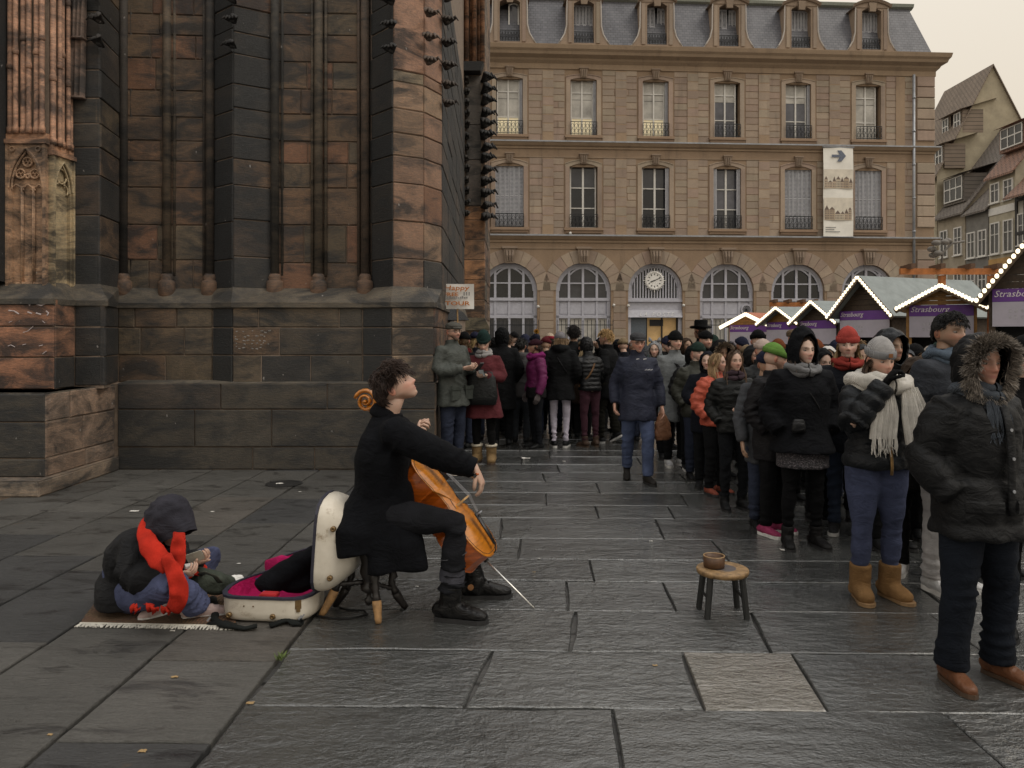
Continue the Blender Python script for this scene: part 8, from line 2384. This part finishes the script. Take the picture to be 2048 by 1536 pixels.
# ---- person sitting on the rug
JS = jointset(.98, 48, pelvis=at(268, 1188, 4.66), chest=at(285, 1110, 4.62), neck=at(312, 1068, 4.55), head=at(338, 1046, 4.46),
    hipR=at(268, 1195, 4.56), hipL=at(285, 1192, 4.74), kneeR=at(352, 1180, 4.27), kneeL=at(424, 1152, 4.74), ankR=at(392, 1203, 4.52), ankL=at(340, 1212, 4.60), toeR=nrm(V3(.9, .35, 0)), toeL=nrm(V3(-.6, -.8, 0)),
    shR=at(272, 1092, 4.47), elbR=at(258, 1158, 4.38), wrR=at(345, 1152, 4.36), shL=at(330, 1085, 4.73), elbL=at(372, 1140, 4.78), wrL=at(388, 1124, 4.58),
    curlR=.7, curlL=.75, hdR=V3(.8, .1, .1), hdL=V3(.75, -.3, .25), pnL=V3(-.3, -.3, .9), thumbL=1, pointL=True, base=V3(-2.2, 4.55, 0))
JS['Rh'] = rotz(R(62)) @ rotx(R(42)); JS['pelvis'][2] = .15; JS['hipR'][2] = .13; JS['hipL'][2] = .13; JS['ankR'][2] = .07; JS['ankL'][2] = .075; JS['kneeR'][2] = .27; JS['kneeL'][2] = .27
M_RED = fabric((.50, .030, .016), .95, 'knit')
def ribbon(th, name, P, W, mat, thick=.014, nseg=9, fold=.012):
    """knitted band: centre line P, side vectors W (half width)"""
    P = np.array(P); W = np.array(W); m = 18; t = np.linspace(0, len(P)-1, m)
    C = np.array([[np.interp(q, range(len(P)), P[:, k]) for k in range(3)] for q in t]); Wd = np.array([[np.interp(q, range(len(P)), W[:, k]) for k in range(3)] for q in t])
    for _ in range(2):
        C[1:-1] = (C[:-2] + 2*C[1:-1] + C[2:])/4; Wd[1:-1] = (Wd[:-2] + 2*Wd[1:-1] + Wd[2:])/4
    T = np.gradient(C, axis=0); Nn = nrm_rows(np.cross(T, Wd)); b = MB()
    xs = np.linspace(-1, 1, nseg)
    G = np.array([[C[i] + Wd[i]*x + Nn[i]*fold*math.sin(x*4 + i*.5) for x in xs] for i in range(m)]); G2 = G + Nn[:, None, :]*thick
    loop = np.concatenate([G, G2[:, ::-1]], axis=1); b.grid(loop, closed=True); b.add(loop[0], [tuple(range(2*nseg-1, -1, -1))]); b.add(loop[-1], [tuple(range(2*nseg))])
    return b.build(name, mat, th, True)
def exS(J, th):
    # broad red scarf: behind the neck, down the near side, long end over the knee; far end
    def band(par, name, pts, rad):
        P = np.array([at(*q) for q in pts]); t = np.linspace(0, len(P) - 1, 26); C = np.array([[np.interp(q, range(len(P)), P[:, k]) for k in range(3)] for q in t]); W = np.interp(t, range(len(rad)), rad)
        for _ in range(4): C[1:-1] = (C[:-2] + 2*C[1:-1] + C[2:])/4
        b = MB(); b.tube(C, [(x, .017 + .006*math.sin(i*.9)) for i, x in enumerate(W)], 16, (1, -.15, 0)); V, F = b.arrays()
        V = V + (snoise(V, 26, 6)*.008)[:, None]*V3(.5, -1, .3) + (.006*np.sin(V[:, 0]*95 + 2*snoise(V, 9, 4)))[:, None]*V3(0, -1, 0)
        return mk(name, V, F, M_RED, par, True)
    so = band(th, 'red_scarf', [(330, 1030, 4.60), (306, 1026, 4.52), (290, 1044, 4.42), (288, 1068, 4.34), (300, 1095, 4.28), (322, 1122, 4.25), (336, 1140, 4.24)], [.03, .032, .034, .042, .055, .058, .03])
    band(so, 'scarf_end', [(332, 1112, 4.24), (346, 1142, 4.20), (358, 1172, 4.175), (358, 1198, 4.175), (346, 1220, 4.20)], [.028, .045, .052, .05, .042])
    band(so, 'scarf_end', [(352, 1052, 4.42), (360, 1068, 4.33), (356, 1094, 4.30), (356, 1122, 4.28), (350, 1148, 4.25)], [.022, .032, .04, .038, .03])
    for (u0, v0, u1, v1) in ((298, 1208, 312, 1222), (326, 1216, 342, 1222), (268, 1216, 275, 1220)):
        ribbon(so, 'scarf_fold', [at(u0, v0, 4.24), at((u0+u1)/2, (v0+v1)/2 - 2, 4.20), at(u1, v1, 4.22)], [V3(.025, -.02, .01)]*3, M_RED, .014)
    ribbon(so, 'scarf_fold', [at(380, 1148, 4.55), at(398, 1143, 4.58), at(408, 1146, 4.62)], [V3(.01, .05, .01)]*3, M_RED, .012)
    b = MB(); a = J['ankR']; b.tube([a + V3(.0, 0, .0), a + V3(.06, .02, .02)], [.05, .045], 12)
person(JS, 'person in dark hooded jacket and red scarf sitting cross-legged on a rug', dict(col=(.022, .023, .027), hem=.86, fit=.05, hips=1.12, arm=.02, collar=.05, fold=2.0, kind='nylon', rough=.75, name='jacket'), dict(col=(.058, .068, .125), fit=.026, fold=1.2, kind='denim'),
       dict(type='sneaker', col=(.40, .30, .28), sole='white'), 'fair', 2, hood=dict(col=(.028, .027, .035), open=.78, size=1.14, peak=.4, visor=.07), face=dict(male=False), extra=exS, voxel=.012)
cd = thing('card', at(392, 1110, 4.52), 'small grey card held in the seated person raised hand', 'card'); b = MB()
b.box((-.048, -.002, -.035), (.048, .002, .035), M=mat4(rotz(.3) @ rotx(.5) @ roty(-.35), at(390, 1114, 4.50))); b.build('card_sheet', plain('grey_card', (.42, .40, .33), .8), cd)
bx_ = thing('small_packet', at(378, 1142, 4.42), 'small white and red packet in the seated person lap', 'packet'); b = MB()
b.box((-.022, -.018, -.032), (.022, .018, .032), M=mat4(rotz(.6) @ rotx(.2), at(378, 1140, 4.40))); pk = b.build('packet_body', plain('packet_white', (.62, .58, .56), .6), bx_); b = MB(); b.box((-.0225, -.0185, -.02), (.012, .0, .018), M=mat4(rotz(.6) @ rotx(.2), at(378, 1140, 4.40))); b.build('packet_print', plain('packet_red', (.30, .02, .03), .6), pk)

# ---- rug with white fringe
k = NT('rug'); _w = k.n('TexWave'); _w.wave_type = 'BANDS'; _w.bands_direction = 'X'; _w.inputs['Scale'].default_value = 16; _w.inputs['Distortion'].default_value = 3; _w.inputs['Detail'].default_value = 3; k.l(k.pos((1, 2.2, 1)), _w.inputs['Vector'])
_v = k.n('TexVoronoi'); _v.inputs['Scale'].default_value = 38; k.l(k.pos((1, 1.6, 1)), _v.inputs['Vector'])
_c = k.ramp(_w.outputs['Fac'], [(.2, (.035, .024, .016)), (.5, (.10, .058, .03)), (.8, (.15, .085, .035))]); _c = k.mix(k.ramp(k.noise(5, 3, .5, k.pos()), [(.45, 0.0), (.6, .7)]), _c, k.ramp(_v.outputs['Distance'], [(.2, (.16, .05, .02)), (.5, (.06, .035, .025))])); k.color(_c); k.setv('Roughness', .95); k.bump(_v.outputs['Distance'], .6, .01); M_RUG = k.m
rug = thing('rug', ground(300, 1240), 'worn patterned brown rug with white fringe under the seated person', 'rug')
c00, c10, c11, c01 = ground(160, 1250), ground(470, 1256), ground(478, 1182), ground(205, 1186)
G = np.array([[(c00*(1-x) + c10*x)*(1-y) + (c01*(1-x) + c11*x)*y + V3(0, 0, .010 + .003*math.sin(x*17 + y*7)) for x in np.linspace(0, 1, 22)] for y in np.linspace(0, 1, 8)])
b = MB(); b.grid(G); 
edge = [tuple(p) for p in list(G[0]) + list(G[:, -1]) + list(G[-1][::-1]) + list(G[::-1, 0])]
b.grid(np.array([[V3(p[0], p[1], .001) for p in edge], edge])); b.build('rug_sheet', M_RUG, rug, True)
b = MB()
for i in range(150):
    t = i/149; p = c00*(1-t) + c10*t; b.tube([p + V3(0, .008, .011), p + V3(random.uniform(-.006, .006), -.018, .010), p + V3(random.uniform(-.012, .012), -.034 - random.random()*.012, .004)], [.0035, .0035, .002], 4)
fr_o = b.build('fringe', fabric((.62, .60, .54), .95, 'fleece'), rug); b = MB(); b.tube([c00 + V3(0, 0, .012), c10 + V3(0, 0, .012)], [(.006, .004)]*2, 6); b.build('selvedge', fabric((.55, .52, .45), .95, 'fleece'), rug)
# ---- green bag and scrunched paper between the sitter and the case
bg_t = thing('canvas_bag', ground(430, 1178), 'grey-green canvas bag lying between the sitting person and the case', 'bag')
b = MB(); b.tube([at(378, 1172, 4.62), at(400, 1160, 4.60), at(430, 1165, 4.66), at(462, 1172, 4.78)], [(.05, .05), (.085, .07), (.075, .06), (.05, .035)], 14); b.ell(at(395, 1150, 4.66), (.07, .06, .05)); V, F = b.arrays(); V, F, N = remesh(V, F, .012, 2); V = V + N*(.012*snoise(V, 34, 7))[:, None]; V[:, 2] = np.maximum(V[:, 2], .003); mk('bag_body', V, F, fabric((.055, .065, .052), .9, 'weave'), bg_t, True)
b = MB(); b.tube([at(395, 1152, 4.55), at(410, 1145, 4.52), at(430, 1152, 4.55), at(440, 1165, 4.6)], [(.02, .004)]*4, 6); b.build('bag_strap', fabric((.10, .11, .09), .9), bg_t, True)
pp_ = thing('scrunched_paper', ground(470, 1170), 'scrunched white paper behind the cello case', 'paper'); b = MB(); b.ell(at(472, 1163, 4.95), (.055, .04, .045), 12, 9); V, F = b.arrays(); V = V + nrm_rows(V - V.mean(0))*(.014*snoise(V, 60, 6))[:, None]; mk('paper_ball', V, F, M_PAPER, pp_)
# ---- small round stool with the collecting bowl
M_MILK = plain('black_stool_legs', (.010, .011, .011), .55, 0, .3, 20, .2, 60)
k = NT('worn_stool_top'); _n = k.noise(7, 5, .65, k.pos((1, 3, 1), True)); k.color(k.ramp(_n, [(.36, (.06, .056, .066)), (.56, (.10, .08, .068)), (.66, (.30, .19, .085))])); k.setv('Roughness', .5); k.bump(_n, .3, .004); M_MTOP = k.m
mc = (ground(1445, 1226)); mc[2] = 0
ms = thing('milking_stool', mc, 'small round wooden stool standing alone on the paving', 'stool')
hz_ = .268; b = MB(); b.lathe([(.10, hz_ - .032), (.148, hz_ - .030), (.153, hz_ - .012), (.150, hz_ - .003), (.143, hz_)], mc, 30); b.build('seat_rim', plain('pale_worn_edge', (.22, .135, .06), .6, 0, .6, 26), ms, True)
b = MB(); b.lathe([(.1435, hz_ - .001), (.0005, hz_ + .0012)], mc, 30, cap=False); b.build('seat_top', M_MTOP, ms, True)
for sx_, sy_ in ((-1, -1), (1, -1), (1, 1), (-1, 1)):
    b = MB(); t_ = mc + V3(sx_*.092, sy_*.08, hz_ - .03); f_ = mc + V3(sx_*.115, sy_*.10, 0); b.tube([t_, f_], [(.020, .020), (.018, .018)], 10); b.build('leg', M_MILK, ms)
for sx_ in (-1, 1):
    b = MB(); b.tube([mc + V3(sx_*.105, -.09, .11), mc + V3(sx_*.105, .09, .11)], [.008, .008], 8); b.build('stretcher', M_MILK, ms)
bo_c = mc + V3(-.047, .012, hz_ + .002); bw = thing('bowl', bo_c, 'round brown wooden bowl on the small stool', 'bowl'); b = MB(); b.lathe([(.052, 0), (.061, .004), (.062, .03), (.063, .066), (.058, .067), (.057, .03), (.054, .008), (.0005, .007)], bo_c, 28); b.build('bowl_body', plain('brown_bowl', (.085, .042, .02), .5, 0, .35, 25), bw, True)
b = MB(); b.lathe([(.0575, .066), (.058, .0695), (.063, .0695), (.0635, .066)], bo_c, 28, cap=False); b.build('bowl_rim', plain('bowl_rim', (.30, .19, .09), .5), bw, True)
# ---- litter on the paving
def litter(u, v, s, col, lab, ang=0.0):
    s = s * .7
    p = ground(u, v); t = thing('paper_scrap', p, lab, 'litter', 'scraps and leaves on the paving'); r_ = random.Random(u*7 + v); b = MB()
    G = np.array([[p + rotz(ang) @ V3(s*(i/4 - .5), s*.5*(j/3 - .5) + r_.uniform(-.1, .1)*s, .004 + s*.10*r_.random()) for i in range(5)] for j in range(4)])
    b.grid(G); b.grid((G - V3(0, 0, .0015))[:, ::-1]); b.build('scrap_sheet', plain('scrap_%d' % int(col[0]*100), col, .8), t)
WH = (.62, .60, .56); TN = (.30, .20, .09)
for q in ((1572, 1101, .13, WH, 'torn white leaflet before the black boots'), (1052, 917, .16, WH, 'flat white scrap near the fur boots in the queue'), (1128, 923, .06, WH, 'small white scrap on the paving left of the walker'), (1302, 1083, .04, WH, 'tiny white scrap at mid paving'), (285, 1504, .045, TN, 'yellow leaf at the bottom left'),
          (100, 1471, .03, TN, 'small yellow leaf at the left edge'), (500, 1408, .05, TN, 'leaf caught in the gutter joint'), (1310, 1332, .035, TN, 'cigarette end before the pale slab'), (1078, 1118, .03, WH, 'pale crumb right of the endpin'), (834, 1174, .03, WH, 'white speck beneath the coat hem'), (350, 1355, .05, (.3, .32, .2), 'thin straw left of the gutter joint'), (1068, 1145, .03, TN, 'yellowish leaf above the endpin tip'),
          (270, 1023, .12, WH, 'flat white paper far behind the hooded sitter'), (560, 968, .12, WH, 'white paper below the cathedral plinth'), (98, 984, .05, WH, 'white crumb by the pier foot'), (345, 1263, .04, WH, 'white scrap before the rug'), (478, 1128, .04, WH, 'white speck behind the open case'), (425, 1024, .05, WH, 'pale smear of paper behind the hood'), (600, 984, .04, WH, 'speck right of the drain cover')): litter(*q[:4], q[4])
# drain cover by the wall, weed in the gutter joint
dc = ground(568, 968); dcv = thing('drain_cover', dc, 'round dark drain cover set in the paving by the wall', 'drain cover'); b = MB(); b.lathe([(.20, .004), (.20, .008), (.16, .009), (.16, .006), (.0005, .006)], dc, 26); b.build('cover_plate', plain('cast_iron', (.03, .03, .03), .45, .4), dcv)
wd = thing('weed', ground(562, 1319), 'tiny green weed growing in the gutter joint', 'plant'); b = MB()
for i in range(26):
    p = ground(562, 1319) + V3(random.uniform(-.02, .02), random.uniform(-.03, .03), 0); d = V3(random.uniform(-1, 1), random.uniform(-1, 1), 1.2)*.03; w_ = V3(random.uniform(-1, 1), random.uniform(-1, 1), 0)*.005; b.add([p, p + d*.5 + w_, p + d, p + d*.5 - w_], [(0, 1, 2, 3)])
b.build('blades', plain('weed_green', (.09, .13, .03), .7), wd)
bpy.data.scenes.remove(TS)
